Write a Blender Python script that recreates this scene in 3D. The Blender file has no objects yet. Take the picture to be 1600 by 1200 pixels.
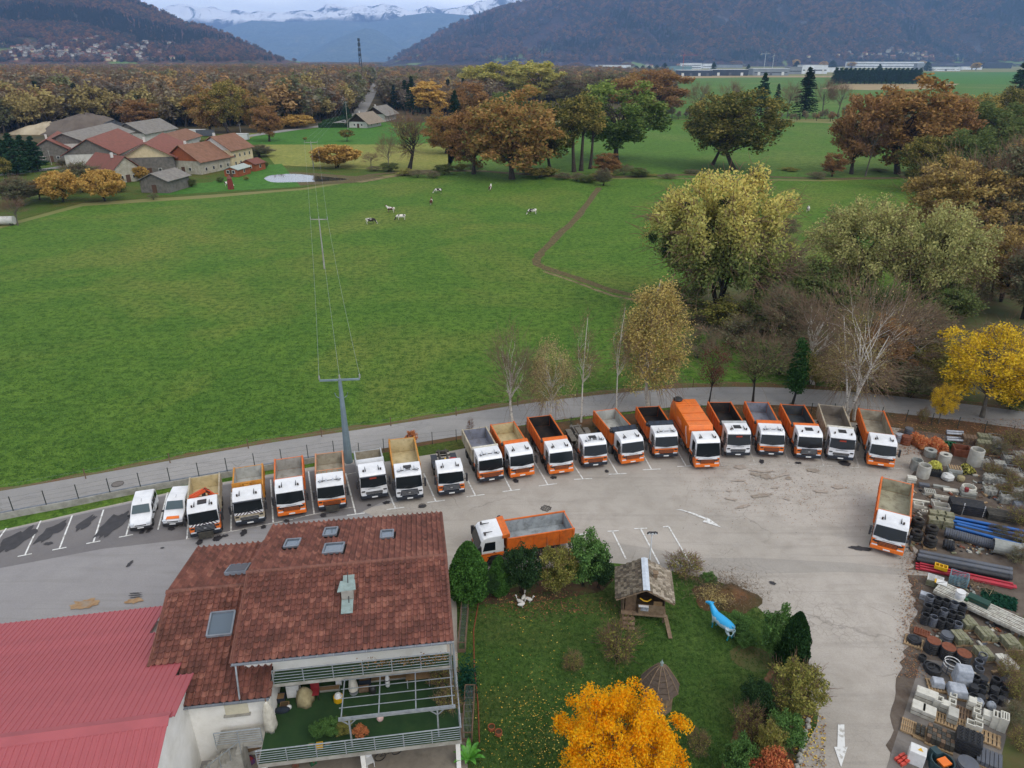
import bpy,math,random
import numpy as np
from mathutils import Vector,Matrix
S=bpy.context.scene
COL=S.collection
PI=math.pi
#camera, sky, sun, exposure
FPX,TH,HC=1110.0,math.radians(24.5),37.0
cd=bpy.data.cameras.new('camera');cam=bpy.data.objects.new('camera',cd);COL.objects.link(cam)
cd.sensor_width=36.0;cd.lens=36.0*FPX/1600.0;cd.clip_start=0.5;cd.clip_end=90000
cam.location=(0,0,HC);cam.rotation_euler=(PI/2-TH,0,0);S.camera=cam
S.view_settings.view_transform='Standard';S.view_settings.look='None'
S.view_settings.exposure=0.38;S.view_settings.gamma=1.0;S.view_settings.use_curve_mapping=False
S.cycles.use_denoising=True;S.cycles.max_bounces=5;S.cycles.diffuse_bounces=2;S.cycles.glossy_bounces=2
S.cycles.transmission_bounces=3;S.cycles.transparent_max_bounces=8;S.cycles.volume_bounces=2
S.cycles.sample_clamp_indirect=4.0;S.cycles.caustics_reflective=False;S.cycles.caustics_refractive=False
SUN_EL,SUN_AZ=math.radians(48),math.radians(142)
W=bpy.data.worlds.new('World');S.world=W;W.use_nodes=True
nt=W.node_tree;nt.nodes.clear()
def wn(t):return nt.nodes.new(t)
wo=wn('ShaderNodeOutputWorld');bg=wn('ShaderNodeBackground');sky=wn('ShaderNodeTexSky')
sky.sky_type='NISHITA';sky.sun_disc=False;sky.sun_elevation=SUN_EL;sky.sun_rotation=SUN_AZ
tc=wn('ShaderNodeTexCoord');mp=wn('ShaderNodeMapping');mp.inputs['Scale'].default_value=(1.0,1.0,6.0)
no=wn('ShaderNodeTexNoise');no.inputs['Scale'].default_value=3.2;no.inputs['Detail'].default_value=7;no.inputs['Roughness'].default_value=.55
cr=wn('ShaderNodeValToRGB');cr.color_ramp.elements[0].position=.36;cr.color_ramp.elements[1].position=.66
cr.color_ramp.elements[0].color=(.70,.72,.77,1);cr.color_ramp.elements[1].color=(1.12,1.11,1.09,1)
sc=wn('ShaderNodeVectorMath');sc.operation='SCALE';sc.inputs['Scale'].default_value=.10
mx=wn('ShaderNodeMix');mx.data_type='RGBA';mx.inputs[0].default_value=.88
nt.links.new(tc.outputs['Generated'],mp.inputs[0]);nt.links.new(mp.outputs[0],no.inputs['Vector'])
nt.links.new(no.outputs[0],cr.inputs[0]);nt.links.new(sky.outputs[0],sc.inputs[0])
nt.links.new(sc.outputs[0],mx.inputs[6]);nt.links.new(cr.outputs[0],mx.inputs[7])
hz=wn('ShaderNodeSeparateXYZ');nt.links.new(tc.outputs['Generated'],hz.inputs[0]);hr_=wn('ShaderNodeMapRange');hr_.inputs[1].default_value=.10;hr_.inputs[2].default_value=.32;hr_.inputs[3].default_value=2.1;hr_.inputs[4].default_value=1.0
nt.links.new(hz.outputs[2],hr_.inputs[0]);hs=wn('ShaderNodeVectorMath');hs.operation='SCALE';nt.links.new(mx.outputs[2],hs.inputs[0]);nt.links.new(hr_.outputs[0],hs.inputs['Scale'])
nt.links.new(hs.outputs[0],bg.inputs[0]);bg.inputs[1].default_value=.84
nt.links.new(bg.outputs[0],wo.inputs[0])
sd=bpy.data.lights.new('sun','SUN');sd.energy=1.25;sd.angle=math.radians(32);sd.color=(1,.96,.9)
sun=bpy.data.objects.new('sun',sd);COL.objects.link(sun)
sv=Vector((math.cos(SUN_EL)*math.sin(SUN_AZ),math.cos(SUN_EL)*math.cos(SUN_AZ),math.sin(SUN_EL)))
sun.rotation_euler=sv.to_track_quat('Z','Y').to_euler()
#helpers
def ray(u,v):
 x=(u-800)/FPX;y=(600-v)/FPX
 return(x,math.cos(TH)+y*math.sin(TH),-math.sin(TH)+y*math.cos(TH))
def G(u,v,z=0.0):
 d=ray(u,v);t=(HC-z)/-d[2]
 return Vector((d[0]*t,d[1]*t,z))
def at_dist(u,v,y):
 d=ray(u,v);t=y/d[1]
 return Vector((d[0]*t,y,HC+d[2]*t))
def hgt(y,v):
 d=ray(800,v);return HC+y/d[1]*d[2]
def lin(h):
 h=h.lstrip('#');r=[int(h[i:i+2],16)/255 for i in(0,2,4)]
 return tuple(c/12.92 if c<=.04045 else((c+.055)/1.055)**2.4 for c in r)
def tag(o,label=None,cat=None,group=None,kind=None):
 if label:o['label']=label
 if cat:o['category']=cat
 if group:o['group']=group
 if kind:o['kind']=kind
 return o
def empty(name,loc=(0,0,0),rz=0.0,**k):
 o=bpy.data.objects.new(name,None);COL.objects.link(o);o.location=loc;o.rotation_euler=(0,0,rz)
 o.empty_display_size=.1
 return tag(o,**k)
def link(name,me,parent=None,loc=(0,0,0),rot=(0,0,0),scale=(1,1,1),**k):
 o=bpy.data.objects.new(name,me);COL.objects.link(o);o.location=loc;o.rotation_euler=rot;o.scale=scale
 if parent:o.parent=parent;KIDS.setdefault(parent.name,[]).append(o)
 return tag(o,**k)
KIDS={}
def kids(o):
 return KIDS.get(o.name,[])
def dup(root,loc,rz=0.0,scale=None,label=None):
 def cp(o,par):
  c=o.copy();COL.objects.link(c)
  if par:c.parent=par;KIDS.setdefault(par.name,[]).append(c)
  for ch in list(kids(o)):cp(ch,c)
  return c
 r=cp(root,None);r.location=loc;r.rotation_euler=(r.rotation_euler[0],r.rotation_euler[1],rz)
 if scale is not None:r.scale=scale
 if label:r['label']=label
 return r
class MB:
 def __init__(s):s.v=[];s.f=[];s.m=[]
 def add(s,vs,fs,mi=0):
  b=len(s.v);s.v+=[tuple(p)for p in vs];s.f+=[tuple(i+b for i in f)for f in fs];s.m+=[mi]*len(fs);return s
 def box(s,c,d,mi=0,rz=0.0,rx=0.0,ry=0.0,taper=(1,1)):
  hx,hy,hz=d[0]/2,d[1]/2,d[2]/2;P=[]
  for z,k in((-hz,(1,1)),(hz,taper)):
   for x,y in((-hx,-hy),(hx,-hy),(hx,hy),(-hx,hy)):P.append(Vector((x*k[0],y*k[1],z)))
  if rz or rx or ry:
   R=Matrix.Rotation(rz,3,'Z')@Matrix.Rotation(ry,3,'Y')@Matrix.Rotation(rx,3,'X');P=[R@p for p in P]
  c=Vector(c);P=[p+c for p in P]
  return s.add(P,[(3,2,1,0),(4,5,6,7),(0,1,5,4),(1,2,6,5),(2,3,7,6),(3,0,4,7)],mi)
 def bar(s,a,b,w,h=None,mi=0):
  a,b=Vector(a),Vector(b);d=b-a;L=d.length
  if L<1e-6:return s
  d.normalize();up=Vector((0,0,1))if abs(d.z)<.98 else Vector((0,1,0))
  x=d.cross(up).normalized();y=x.cross(d);h=h or w;P=[]
  for o in(a,b):
   for i,j in((-1,-1),(1,-1),(1,1),(-1,1)):P.append(o+x*(i*w/2)+y*(j*h/2))
  return s.add(P,[(0,1,2,3),(7,6,5,4),(4,5,1,0),(5,6,2,1),(6,7,3,2),(7,4,0,3)],mi)
 def cyl(s,a,b,r0,r1=None,n=12,mi=0,caps=True):
  a,b=Vector(a),Vector(b);d=(b-a).normalized();r1=r0 if r1 is None else r1
  up=Vector((0,0,1))if abs(d.z)<.98 else Vector((1,0,0))
  x=d.cross(up).normalized();y=d.cross(x);P=[]
  for o,r in((a,r0),(b,r1)):
   for k in range(n):
    t=2*PI*k/n;P.append(o+x*(r*math.cos(t))+y*(r*math.sin(t)))
  F=[(k,(k+1)%n,n+(k+1)%n,n+k)for k in range(n)]
  if caps:F+=[tuple(range(n-1,-1,-1)),tuple(range(n,2*n))]
  return s.add(P,F,mi)
 def ring(s,c,ro,ri,h,n=20,mi=0,axis='Z'):
  P=[]
  for z in(0,h):
   for r in(ro,ri):
    for k in range(n):
     t=2*PI*k/n
     p=(r*math.cos(t),r*math.sin(t),z)
     if axis=='X':p=(z,p[0],p[1])
     if axis=='Y':p=(p[0],z,p[1])
     P.append((p[0]+c[0],p[1]+c[1],p[2]+c[2]))
  F=[]
  for k in range(n):
   j=(k+1)%n
   F+=[(k,j,2*n+j,2*n+k),(n+j,n+k,3*n+k,3*n+j),(n+k,n+j,j,k),(2*n+k,2*n+j,3*n+j,3*n+k)]
  return s.add(P,F,mi)
 def lathe(s,prof,c=(0,0,0),n=16,mi=0,axis='Z'):
  P=[]
  for r,z in prof:
   for k in range(n):
    t=2*PI*k/n;p=(r*math.cos(t),r*math.sin(t),z)
    if axis=='X':p=(z,p[0],p[1])
    P.append((p[0]+c[0],p[1]+c[1],p[2]+c[2]))
  F=[]
  for i in range(len(prof)-1):
   for k in range(n):
    j=(k+1)%n;F.append((i*n+k,i*n+j,(i+1)*n+j,(i+1)*n+k))
  F+=[tuple(range(n-1,-1,-1)),tuple(range((len(prof)-1)*n,len(prof)*n))]
  return s.add(P,F,mi)
 def tube(s,pts,rad,n=6,mi=0):
  pts=[Vector(p)for p in pts];m=len(pts)
  rad=rad if hasattr(rad,'__len__')else[rad]*m;P=[]
  up=Vector((.13,.07,1))
  for i in range(m):
   d=(pts[min(i+1,m-1)]-pts[max(i-1,0)]).normalized()
   if abs(d.dot(up.normalized()))>.95:up=Vector((1,.1,0))
   x=d.cross(up).normalized();y=d.cross(x)
   for k in range(n):
    t=2*PI*k/n;P.append(pts[i]+x*(rad[i]*math.cos(t))+y*(rad[i]*math.sin(t)))
  F=[(i*n+k,i*n+(k+1)%n,(i+1)*n+(k+1)%n,(i+1)*n+k)for i in range(m-1)for k in range(n)]
  F+=[tuple(range(n-1,-1,-1)),tuple(range((m-1)*n,m*n))]
  return s.add(P,F,mi)
 def prism(s,poly,z0,z1,mi=0):
  n=len(poly);P=[(p[0],p[1],z0)for p in poly]+[(p[0],p[1],z1)for p in poly]
  return s.add(P,[tuple(range(n-1,-1,-1)),tuple(range(n,2*n))]+[(k,(k+1)%n,n+(k+1)%n,n+k)for k in range(n)],mi)
 def xprism(s,poly,x0,x1,mi=0):
  n=len(poly);P=[(x0,p[0],p[1])for p in poly]+[(x1,p[0],p[1])for p in poly]
  return s.add(P,[tuple(range(n)),tuple(range(2*n-1,n-1,-1))]+[((k+1)%n,k,n+k,n+(k+1)%n)for k in range(n)],mi)
 def quad(s,a,b,c,d,mi=0):return s.add([a,b,c,d],[(0,1,2,3)],mi)
 def slab(s,q,t,mi=0):
  q=[Vector(p)for p in q];nrm=(q[1]-q[0]).cross(q[-1]-q[0]).normalized();n=len(q)
  P=q+[p-nrm*t for p in q]
  return s.add(P,[tuple(range(n)),tuple(range(2*n-1,n-1,-1))]+[((k+1)%n,k,n+k,n+(k+1)%n)for k in range(n)],mi)
 def mesh(s,name,mats,smooth=False,fix=False):
  me=bpy.data.meshes.new(name);me.from_pydata([tuple(p)for p in s.v],[],s.f)
  for m in(mats if isinstance(mats,(list,tuple))else[mats]):me.materials.append(m)
  if len(me.materials)>1:me.polygons.foreach_set('material_index',s.m)
  if smooth:me.polygons.foreach_set('use_smooth',[True]*len(me.polygons))
  if fix:
   import bmesh
   bm=bmesh.new();bm.from_mesh(me);bmesh.ops.recalc_face_normals(bm,faces=bm.faces);bm.to_mesh(me);bm.free()
  me.update();return me
 def build(s,name,mats,parent=None,loc=(0,0,0),rot=(0,0,0),smooth=False,bevel=0,**k):
  me=s.mesh(name,mats,smooth)
  o=link(name,me,parent,loc,rot,**k)
  if bevel:
   b=o.modifiers.new('bevel','BEVEL');b.width=bevel;b.segments=2;b.limit_method='ANGLE';b.angle_limit=.6
  return o
def np_mesh(name,V,F,mats,mi=None,smooth=False):
 me=bpy.data.meshes.new(name);V=np.asarray(V,np.float32);F=np.asarray(F,np.int32)
 me.vertices.add(len(V));me.vertices.foreach_set('co',V.ravel())
 k=F.shape[1];me.loops.add(F.size);me.loops.foreach_set('vertex_index',F.ravel())
 me.polygons.add(len(F));me.polygons.foreach_set('loop_start',np.arange(len(F),dtype=np.int32)*k)
 for m in(mats if isinstance(mats,(list,tuple))else[mats]):me.materials.append(m)
 if mi is not None:me.polygons.foreach_set('material_index',np.asarray(mi,np.int32))
 if smooth:me.polygons.foreach_set('use_smooth',np.ones(len(F),bool))
 me.update(calc_edges=True);return me
 #materials
MATS={}
class NT:
 def __init__(s,name):
  s.m=bpy.data.materials.new(name);s.m.use_nodes=True;s.t=s.m.node_tree;s.t.nodes.clear()
  s.out=s.t.nodes.new('ShaderNodeOutputMaterial')
 def n(s,t,**k):
  x=s.t.nodes.new(t)
  for a,b in k.items():
   if a.startswith('_'):setattr(x,a[1:],b)
   else:
    key=int(a[1:])if a[0]=='i' and a[1:].isdigit()else a.replace('_',' ')
    if hasattr(b,'is_linked')and hasattr(b,'node'):s.t.links.new(b,x.inputs[key])
    else:x.inputs[key].default_value=b
  return x
 def noise(s,vec,scale,detail=3,rough=.55,dist=0.0):
  return s.n('ShaderNodeTexNoise',Vector=vec,Scale=scale,Detail=detail,Roughness=rough,Distortion=dist).outputs[0]
 def ramp(s,f,stops,mode='LINEAR'):
  r=s.n('ShaderNodeValToRGB',Fac=f);e=r.color_ramp.elements;r.color_ramp.interpolation=mode
  while len(e)<len(stops):e.new(.5)
  for i,(p,c)in enumerate(stops):
   e[i].position=p
   e[i].color=(c,c,c,1)if not hasattr(c,'__len__')else(*c[:3],1)
  return r.outputs[0]
 def mix(s,f,a,b,bt='MIX'):
  x=s.t.nodes.new('ShaderNodeMix');x.data_type='RGBA';x.blend_type=bt
  for k,val in((0,f),(6,a),(7,b)):
   if hasattr(val,'node'):s.t.links.new(val,x.inputs[k])
   else:x.inputs[k].default_value=val if not hasattr(val,'__len__')else(*val[:3],1)
  return x.outputs[2]
 def math(s,op,a,b=0.0,c=0.0):
  x=s.t.nodes.new('ShaderNodeMath');x.operation=op
  for k,val in enumerate((a,b,c)):
   if hasattr(val,'node'):s.t.links.new(val,x.inputs[k])
   else:x.inputs[k].default_value=val
  return x.outputs[0]
 def pos(s,sc=(1,1,1),rot=0.0,obj=False):
  if obj:v=s.n('ShaderNodeTexCoord').outputs['Object']
  else:v=s.n('ShaderNodeNewGeometry').outputs['Position']
  if sc!=(1,1,1)or rot:
   m=s.n('ShaderNodeMapping',Vector=v);m.inputs['Scale'].default_value=sc;m.inputs['Rotation'].default_value=(0,0,rot);v=m.outputs[0]
  return v
 def fin(s,col,rough=.8,metal=0.0,bump=None,bs=.3,bd=.05,spec=.5,**k):
  p=s.n('ShaderNodeBsdfPrincipled')
  for key,val in(('Base Color',col),('Roughness',rough),('Metallic',metal),('Specular IOR Level',spec)):
   if hasattr(val,'node'):s.t.links.new(val,p.inputs[key])
   else:p.inputs[key].default_value=val if not hasattr(val,'__len__')else(*val[:3],1)
  for a,b in k.items():p.inputs[a.replace('_',' ')].default_value=b
  if bump is not None:
   b=s.n('ShaderNodeBump',Height=bump,Strength=bs,Distance=bd);s.t.links.new(b.outputs[0],p.inputs['Normal'])
  s.t.links.new(p.outputs[0],s.out.inputs[0]);return s.m
def M(name,c,c2=None,var=.18,scale=2.5,rough=.75,metal=0.0,bump=0.0,bscale=None,obj=True,spec=.4,lo=.35,hi=.68,coat=0.0,dirt=None,dscale=1.3,dfac=.5):
 if name in MATS:return MATS[name]
 c=lin(c)if isinstance(c,str)else c
 c2=(lin(c2)if isinstance(c2,str)else c2)if c2 else tuple(x*(1-var)for x in c)
 n=NT(name);v=n.pos(obj=obj)
 f=n.noise(v,scale,5,.6);col=n.mix(n.ramp(f,[(lo,0),(hi,1)]),c,c2)
 if dirt:
  d=lin(dirt)if isinstance(dirt,str)else dirt
  g=n.noise(v,dscale,6,.7,.4);col=n.mix(n.math('MULTIPLY',n.ramp(g,[(.48,0),(.72,1)]),dfac),col,d)
 b=n.noise(v,bscale or scale*6,4,.65)if bump else None
 MATS[name]=n.fin(col,rough,metal,b,bump or .1,.03,spec,Coat_Weight=coat)
 return MATS[name]
def Plain(name,c,rough=.5,metal=0.0,**k):
 if name in MATS:return MATS[name]
 n=NT(name);MATS[name]=n.fin(lin(c)if isinstance(c,str)else c,rough,metal,**k);return MATS[name]
#ground
def sheet(name,poly,z,mat,kind='structure',**k):
 pts=[(p[0],p[1],z)for p in poly]
 from mathutils.geometry import tessellate_polygon
 tris=tessellate_polygon([[Vector((p[0],p[1],0))for p in pts]])
 area=sum((pts[i][0]*pts[(i+1)%len(pts)][1]-pts[(i+1)%len(pts)][0]*pts[i][1])for i in range(len(pts)))
 F=[]
 for t in tris:
  a,b,c=(Vector(pts[i])for i in t)
  F.append(tuple(t)if(b-a).cross(c-a).z>0 else tuple(reversed(t)))
 me=bpy.data.meshes.new(name);me.from_pydata(pts,[],F);me.materials.append(mat);me.update()
 return link(name,me,None,kind=kind,**k)
def px(lst,z=0.0):return[G(u,v,z)for u,v in lst]
def smooth_line(pts,sub=6):
 P=[Vector((p[0],p[1]))for p in pts];out=[]
 for i in range(len(P)-1):
  a,b,c,d=P[max(i-1,0)],P[i],P[i+1],P[min(i+2,len(P)-1)]
  for k in range(sub):
   t=k/sub
   out.append(.5*((2*b)+(c-a)*t+(2*a-5*b+4*c-d)*t*t+(3*b-a-3*c+d)*t**3))
 out.append(P[-1]);return out
def strip(name,line,w,z,mat,ragged=0.0,**k):
 L=smooth_line(line);rg=random.Random(len(L));V=[];F=[]
 for i,p in enumerate(L):
  d=(L[min(i+1,len(L)-1)]-L[max(i-1,0)]).normalized();n=Vector((-d.y,d.x))
  wl=w(i/(len(L)-1))if callable(w)else w
  a=p+n*(wl/2+rg.uniform(-ragged,ragged));b=p-n*(wl/2+rg.uniform(-ragged,ragged))
  V+=[(b.x,b.y,z),(a.x,a.y,z)]
  if i:F.append((2*i-2,2*i,2*i+1,2*i-1))
 me=bpy.data.meshes.new(name);me.from_pydata(V,[],F);me.materials.append(mat);me.update()
 return link(name,me,None,**({'kind':'structure'}|k))
def grass_mat(name,a,b,dry,dark,s=1.0,dryf=.5,bump=.7):
 n=NT(name);v=n.pos();vs=n.pos((1,1,.2))
 big=n.noise(v,.022*s,5,.65,.5);mid=n.noise(v,.13*s,6,.7,.3);fine=n.noise(v,.9*s,6,.75);vf=n.noise(v,3.5*s,4,.75)
 col=n.mix(n.ramp(mid,[(.35,0),(.65,1)]),lin(a),lin(b))
 col=n.mix(n.math('MULTIPLY',n.ramp(big,[(.48,0),(.66,1)]),dryf),col,lin(dry))
 col=n.mix(n.math('MULTIPLY',n.ramp(fine,[(.42,1),(.54,0)]),.7),col,lin(dark))
 col=n.mix(n.math('MULTIPLY',n.ramp(vf,[(.52,0),(.66,1)]),.5),col,tuple(c*1.7 for c in lin(b)))
 h=n.math('ADD',n.math('MULTIPLY',fine,1.0),n.math('MULTIPLY',vf,.5))
 return n.fin(col,.95,0,h,bump,.45,.15)
m_meadow=grass_mat('meadow_grass','#4a6c26','#5e7c2e','#8c8444','#2c4916')
m_meadow2=grass_mat('far_meadow_grass','#56782e','#4c6c2a','#7a8046','#3c5822',.5)
m_bright=grass_mat('bright_meadow_grass','#4c782c','#426e28','#667e3a','#335a20',.5,.2)
m_dry=grass_mat('dry_meadow_grass','#90904a','#7f8440','#9a8a50','#5f6a30',.6,.6)
m_lawn=grass_mat('garden_lawn','#48682a','#5e7a38','#7a7446','#2a4419',3.0,.75,.9)
m_verge=grass_mat('roadside_verge','#4a6a24','#5f6a30','#7a5a34','#34461c',2.5,.6,.9)
m_forest=M('forest_floor','#5a4a2c','#3c3a20',scale=.05,rough=1,bump=.5,bscale=.8,obj=False)
m_leafy=M('leaf_litter_soil','#6a4a30','#3c3a20',scale=.5,rough=1,bump=.8,bscale=6,obj=False)
m_wild=M('wild_undergrowth','#4c5a2c','#5c4a30',scale=.25,rough=1,bump=.8,bscale=5,obj=False,dirt='#38481f',dscale=.5,dfac=.7)
m_soil=M('bare_soil','#5a4230','#3c3020',scale=.9,rough=1,bump=.8,bscale=8,obj=False,dirt='#4a5a2a',dscale=.8,dfac=.6)
m_track=M('field_track_dirt','#8a7a56','#5c5030',scale=.6,rough=1,bump=.6,bscale=4,obj=False,dirt='#4a6a28',dscale=.5)
m_ditch=M('ditch_reeds','#6a5a38','#40401e',scale=1.5,rough=1,bump=1,bscale=7,obj=False)
m_field=M('ploughed_field','#a08a66','#8a7a50',scale=.05,rough=1,obj=False)
m_stub=M('brown_green_field','#6c7038','#7a7444',scale=.03,rough=1,obj=False)
def asphalt(name,base,pale,brown,light_fac=.5,crack=True,tracks=True):
 n=NT(name);v=n.pos()
 big=n.noise(v,.055,5,.6,.8);mid=n.noise(v,.5,6,.65,.3);gr=n.noise(v,9,4,.75);g2=n.noise(v,40,2,.8)
 col=n.mix(n.ramp(big,[(.38,0),(.62,1)]),lin(base),lin(pale))
 col=n.mix(n.math('MULTIPLY',n.ramp(mid,[(.45,0),(.7,1)]),light_fac),col,lin(brown))
 sp=n.math('ADD',n.math('MULTIPLY',n.math('SUBTRACT',gr,.5),.55),n.math('MULTIPLY',n.math('SUBTRACT',g2,.5),.5))
 col=n.mix(1.0,col,n.mix(n.math('ADD',sp,.5),(.62,.62,.62),(1.38,1.38,1.38)),'MULTIPLY')
 if crack:
  dv=n.n('ShaderNodeVectorMath',_operation='ADD');n.t.links.new(v,dv.inputs[0])
  nz=n.n('ShaderNodeTexNoise',Vector=v,Scale=.8,Detail=3);n.t.links.new(nz.outputs['Color'],dv.inputs[1])
  vo=n.n('ShaderNodeTexVoronoi',_feature='DISTANCE_TO_EDGE',Vector=dv.outputs[0],Scale=.17).outputs[0]
  vo2=n.n('ShaderNodeTexVoronoi',_feature='DISTANCE_TO_EDGE',Vector=dv.outputs[0],Scale=1.9).outputs[0]
  c1=n.math('MULTIPLY',n.ramp(vo,[(.003,1),(.010,0)]),n.ramp(n.noise(v,.12,2),[(.5,0),(.6,1)]))
  c2=n.math('MULTIPLY',n.ramp(vo2,[(.012,1),(.05,0)]),n.ramp(n.noise(v,.075,3,.6,.5),[(.54,0),(.68,1)]))
  ck=n.math('MINIMUM',n.math('ADD',n.math('MULTIPLY',c1,.28),n.math('MULTIPLY',c2,.34)),1.0)
  col=n.mix(ck,col,lin('#4a463e'))
 if tracks:
  wv=n.noise(n.pos((.18,3.2,1),math.radians(-8)),.5,4,.6)
  col=n.mix(n.math('MULTIPLY',n.ramp(wv,[(.52,0),(.68,1)]),.22),col,lin('#6e6a64'))
 return n.fin(col,.9,0,gr,.25,.02,.25)
m_yard=asphalt('yard_asphalt_pale','#a29b91','#b0a89e','#8e867b',.5)
m_yard2=asphalt('yard_asphalt_grey','#8b8888','#979492','#827f7f',.45,False)
m_bay=asphalt('bay_asphalt_dark','#6f6c6c','#7c7876','#666262',.5,False,False)
m_road=asphalt('road_asphalt','#8b8986','#989591','#807e7b',.5,True,True)
m_patch=asphalt('asphalt_patch','#98928a','#a29c93','#8a847b',.5,True,False)
m_paint=M('road_paint','#dcdcd8','#b0aca4',scale=3.5,rough=.8,obj=False,lo=.5,hi=.62)
m_paintw=M('worn_road_paint','#c4c0b8','#a59f95',scale=5,rough=.85,obj=False,lo=.42,hi=.55)
m_darkmark=M('dark_stain_and_mark','#3a383a','#2c2a2c',scale=2,rough=.55,obj=False)
m_rust=M('rust_stain','#a58a6a','#8a6a48',scale=2,rough=.9,obj=False)
m_brn=M('leafy_dirt_smear','#988b7e','#a69b90',scale=2.5,rough=1,obj=False,lo=.4,hi=.55)
m_mud=M('dried_mud','#877a6c','#9a9084',scale=3,rough=1,obj=False)
def big_ground():
 R=45000;ys=[-400,40,300,900,2500,8000,45000];xs=[-45000,-8000,-2500,-700,0,700,2500,8000,45000]
 V=[(x,y,-.02)for y in ys for x in xs];nx=len(xs)
 F=[(j*nx+i,j*nx+i+1,(j+1)*nx+i+1,(j+1)*nx+i)for j in range(len(ys)-1)for i in range(nx-1)]
 me=bpy.data.meshes.new('ground');me.from_pydata(V,[],F);me.materials.append(m_stub);me.update()
 return link('ground',me,kind='structure')
big_ground()
def undulating(name,poly,mat,z0,amp,step,seed):
 xs=[p[0]for p in poly];ys=[p[1]for p in poly]
 return None
meadow=px([(-700,900),(-700,330),(-60,345),(0,357),(130,322),(330,309),(480,296),(640,270),(740,268),(900,280),(1010,279),(1290,283),(1560,272),(1700,300),(2300,420),(2300,900)])
sheet('meadow',meadow,.0,m_meadow)
sheet('meadow',px([(700,267),(900,278),(1010,277),(1290,281),(1560,270),(1800,262),(1800,205),(1560,205),(1280,192),(1030,186),(900,190),(700,205)]),.03,m_meadow2)
sheet('meadow',px([(260,262),(440,262),(700,268),(720,225),(640,195),(420,200),(300,225)]),.03,m_dry)
sheet('meadow',px([(370,226),(500,226),(620,226),(720,222),(720,188),(560,190),(500,199),(400,212)]),.06,m_bright)
sheet('village_ground',px([(-400,350),(0,352),(130,317),(330,304),(470,294),(640,268),(430,258),(400,222),(330,205),(100,200),(-400,210)]),.04,m_verge)
sheet('village_lawn',px([(230,307),(470,292),(440,256),(380,262),(330,285),(250,290)]),.08,m_bright)
sheet('forest_floor',px([(-900,262),(0,262),(110,215),(330,210),(440,207),(556,184),(583,130),(600,100),(-1200,100)]),.08,m_forest)
sheet('forest_floor',px([(586,130),(560,190),(700,192),(900,188),(1060,180),(1060,126),(860,108),(700,104),(600,104)]),.08,m_forest)
sheet('field',px([(1040,186),(1420,186),(1620,184),(1800,190),(1800,118),(1420,120),(1040,122)]),.10,m_meadow2)
sheet('field',px([(1280,139),(1320,131),(1500,131),(1470,139),(1360,141)]),.16,m_field)
sheet('field',px([(1430,130),(1620,132),(1700,112),(1430,113)]),.2,m_bright)
sheet('field',px([(1045,123),(1160,121),(1410,121),(1410,118.5),(1045,118.5)]),.22,m_field)
sheet('riverside_ground',px([(1010,470),(1180,560),(1300,590),(1480,620),(1600,640),(1900,700),(1900,380),(1560,400),(1480,480),(1300,470),(1150,440)]),.012,m_wild)
pondp=smooth_line([G(*p)for p in[(412,279),(425,274),(460,272),(500,276),(535,279),(540,281),(500,284),(460,285),(425,285),(412,279)]],4)[:-1]
n=NT('pond_water');m_water=n.fin((.03,.04,.04),.05,0,n.noise(n.pos((1,1,1)),2.0,3),.05,.02,.35)
shore=smooth_line([G(*p)for p in[(404,280),(420,270),(460,269),(510,272),(560,276),(600,276),(560,285),(500,288),(440,290),(404,280)]],4)[:-1]
sheet('pond_shore',shore,.06,m_ditch)
sheet('pond',pondp,.10,m_water)
strip('field_track',[G(*p)for p in[(560,285),(640,272),(700,268),(760,267)]],3.0,.066,m_track,.3)
strip('field_ditch',[G(*p)for p in[(560,276),(640,268),(740,267),(900,277),(1010,275),(1100,273),(1290,279),(1400,278)]],4.0,.064,m_ditch,.7)
strip('field_ditch',[G(*p)for p in[(936,293),(905,335),(868,372),(843,398),(838,410),(850,418),(900,434),(960,455),(1010,465),(1080,485),(1160,500)]],lambda t:1.9,.008,m_ditch,.25)
strip('field_track',[G(*p)for p in[(850,424),(900,441),(955,461),(1000,470)]],.8,.0075,m_track,.12)
strip('village_road',[G(*p)for p in[(-60,276),(20,272),(90,262),(150,252),(215,244)]],5.0,.09,m_road)
strip('country_road',[G(*p)for p in[(330,222),(400,211),(470,201),(520,194),(556,181),(572,160),(583,140),(588,126)]],lambda t:7.0+5*t,.12,m_road)
yard_poly=px([(-500,960),(-200,870),(0,829),(140,797),(300,762),(470,733),(560,717),(700,700),(800,692),(900,680),(1010,664),(1120,655),(1300,655),(1440,672),(1700,700),(1780,800),(1800,1300),(1500,1500),(-900,1500)])
sheet('parking_yard',yard_poly,.020,m_yard)
sheet('parking_yard_resurfaced',px([(-500,960),(-200,872),(0,831),(140,799),(300,764),(480,736),(552,724),(640,768),(642,780),(560,797),(690,850),(700,1100),(700,1500),(-900,1500)]),.024,m_yard2)
sheet('parking_bay_asphalt',px([(-500,962),(-200,874),(0,833),(140,801),(300,766),(480,738),(552,726),(625,771),(560,803),(420,820),(300,842),(160,858),(0,888),(-400,985)]),.028,m_bay)
sheet('asphalt_patch',px([(895,840),(925,842),(1090,870),(1100,890),(960,890),(840,895),(720,910),(700,890),(760,870)]),.028,m_patch)
sheet('asphalt_patch',px([(1090,872),(1180,872),(1330,880),(1450,894),(1450,900),(1320,894),(1180,897),(1090,888)]),.029,m_patch)
_er=random.Random(2);_ed=[(1400,668),(1440,705),(1425,760),(1430,860),(1418,900),(1430,960),(1400,1060),(1385,1200),(1370,1400)];_eg=[(a[0]+(b[0]-a[0])*t/12+_er.uniform(-6,6),a[1]+(b[1]-a[1])*t/12)for a,b in zip(_ed,_ed[1:])for t in range(12)]
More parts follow.
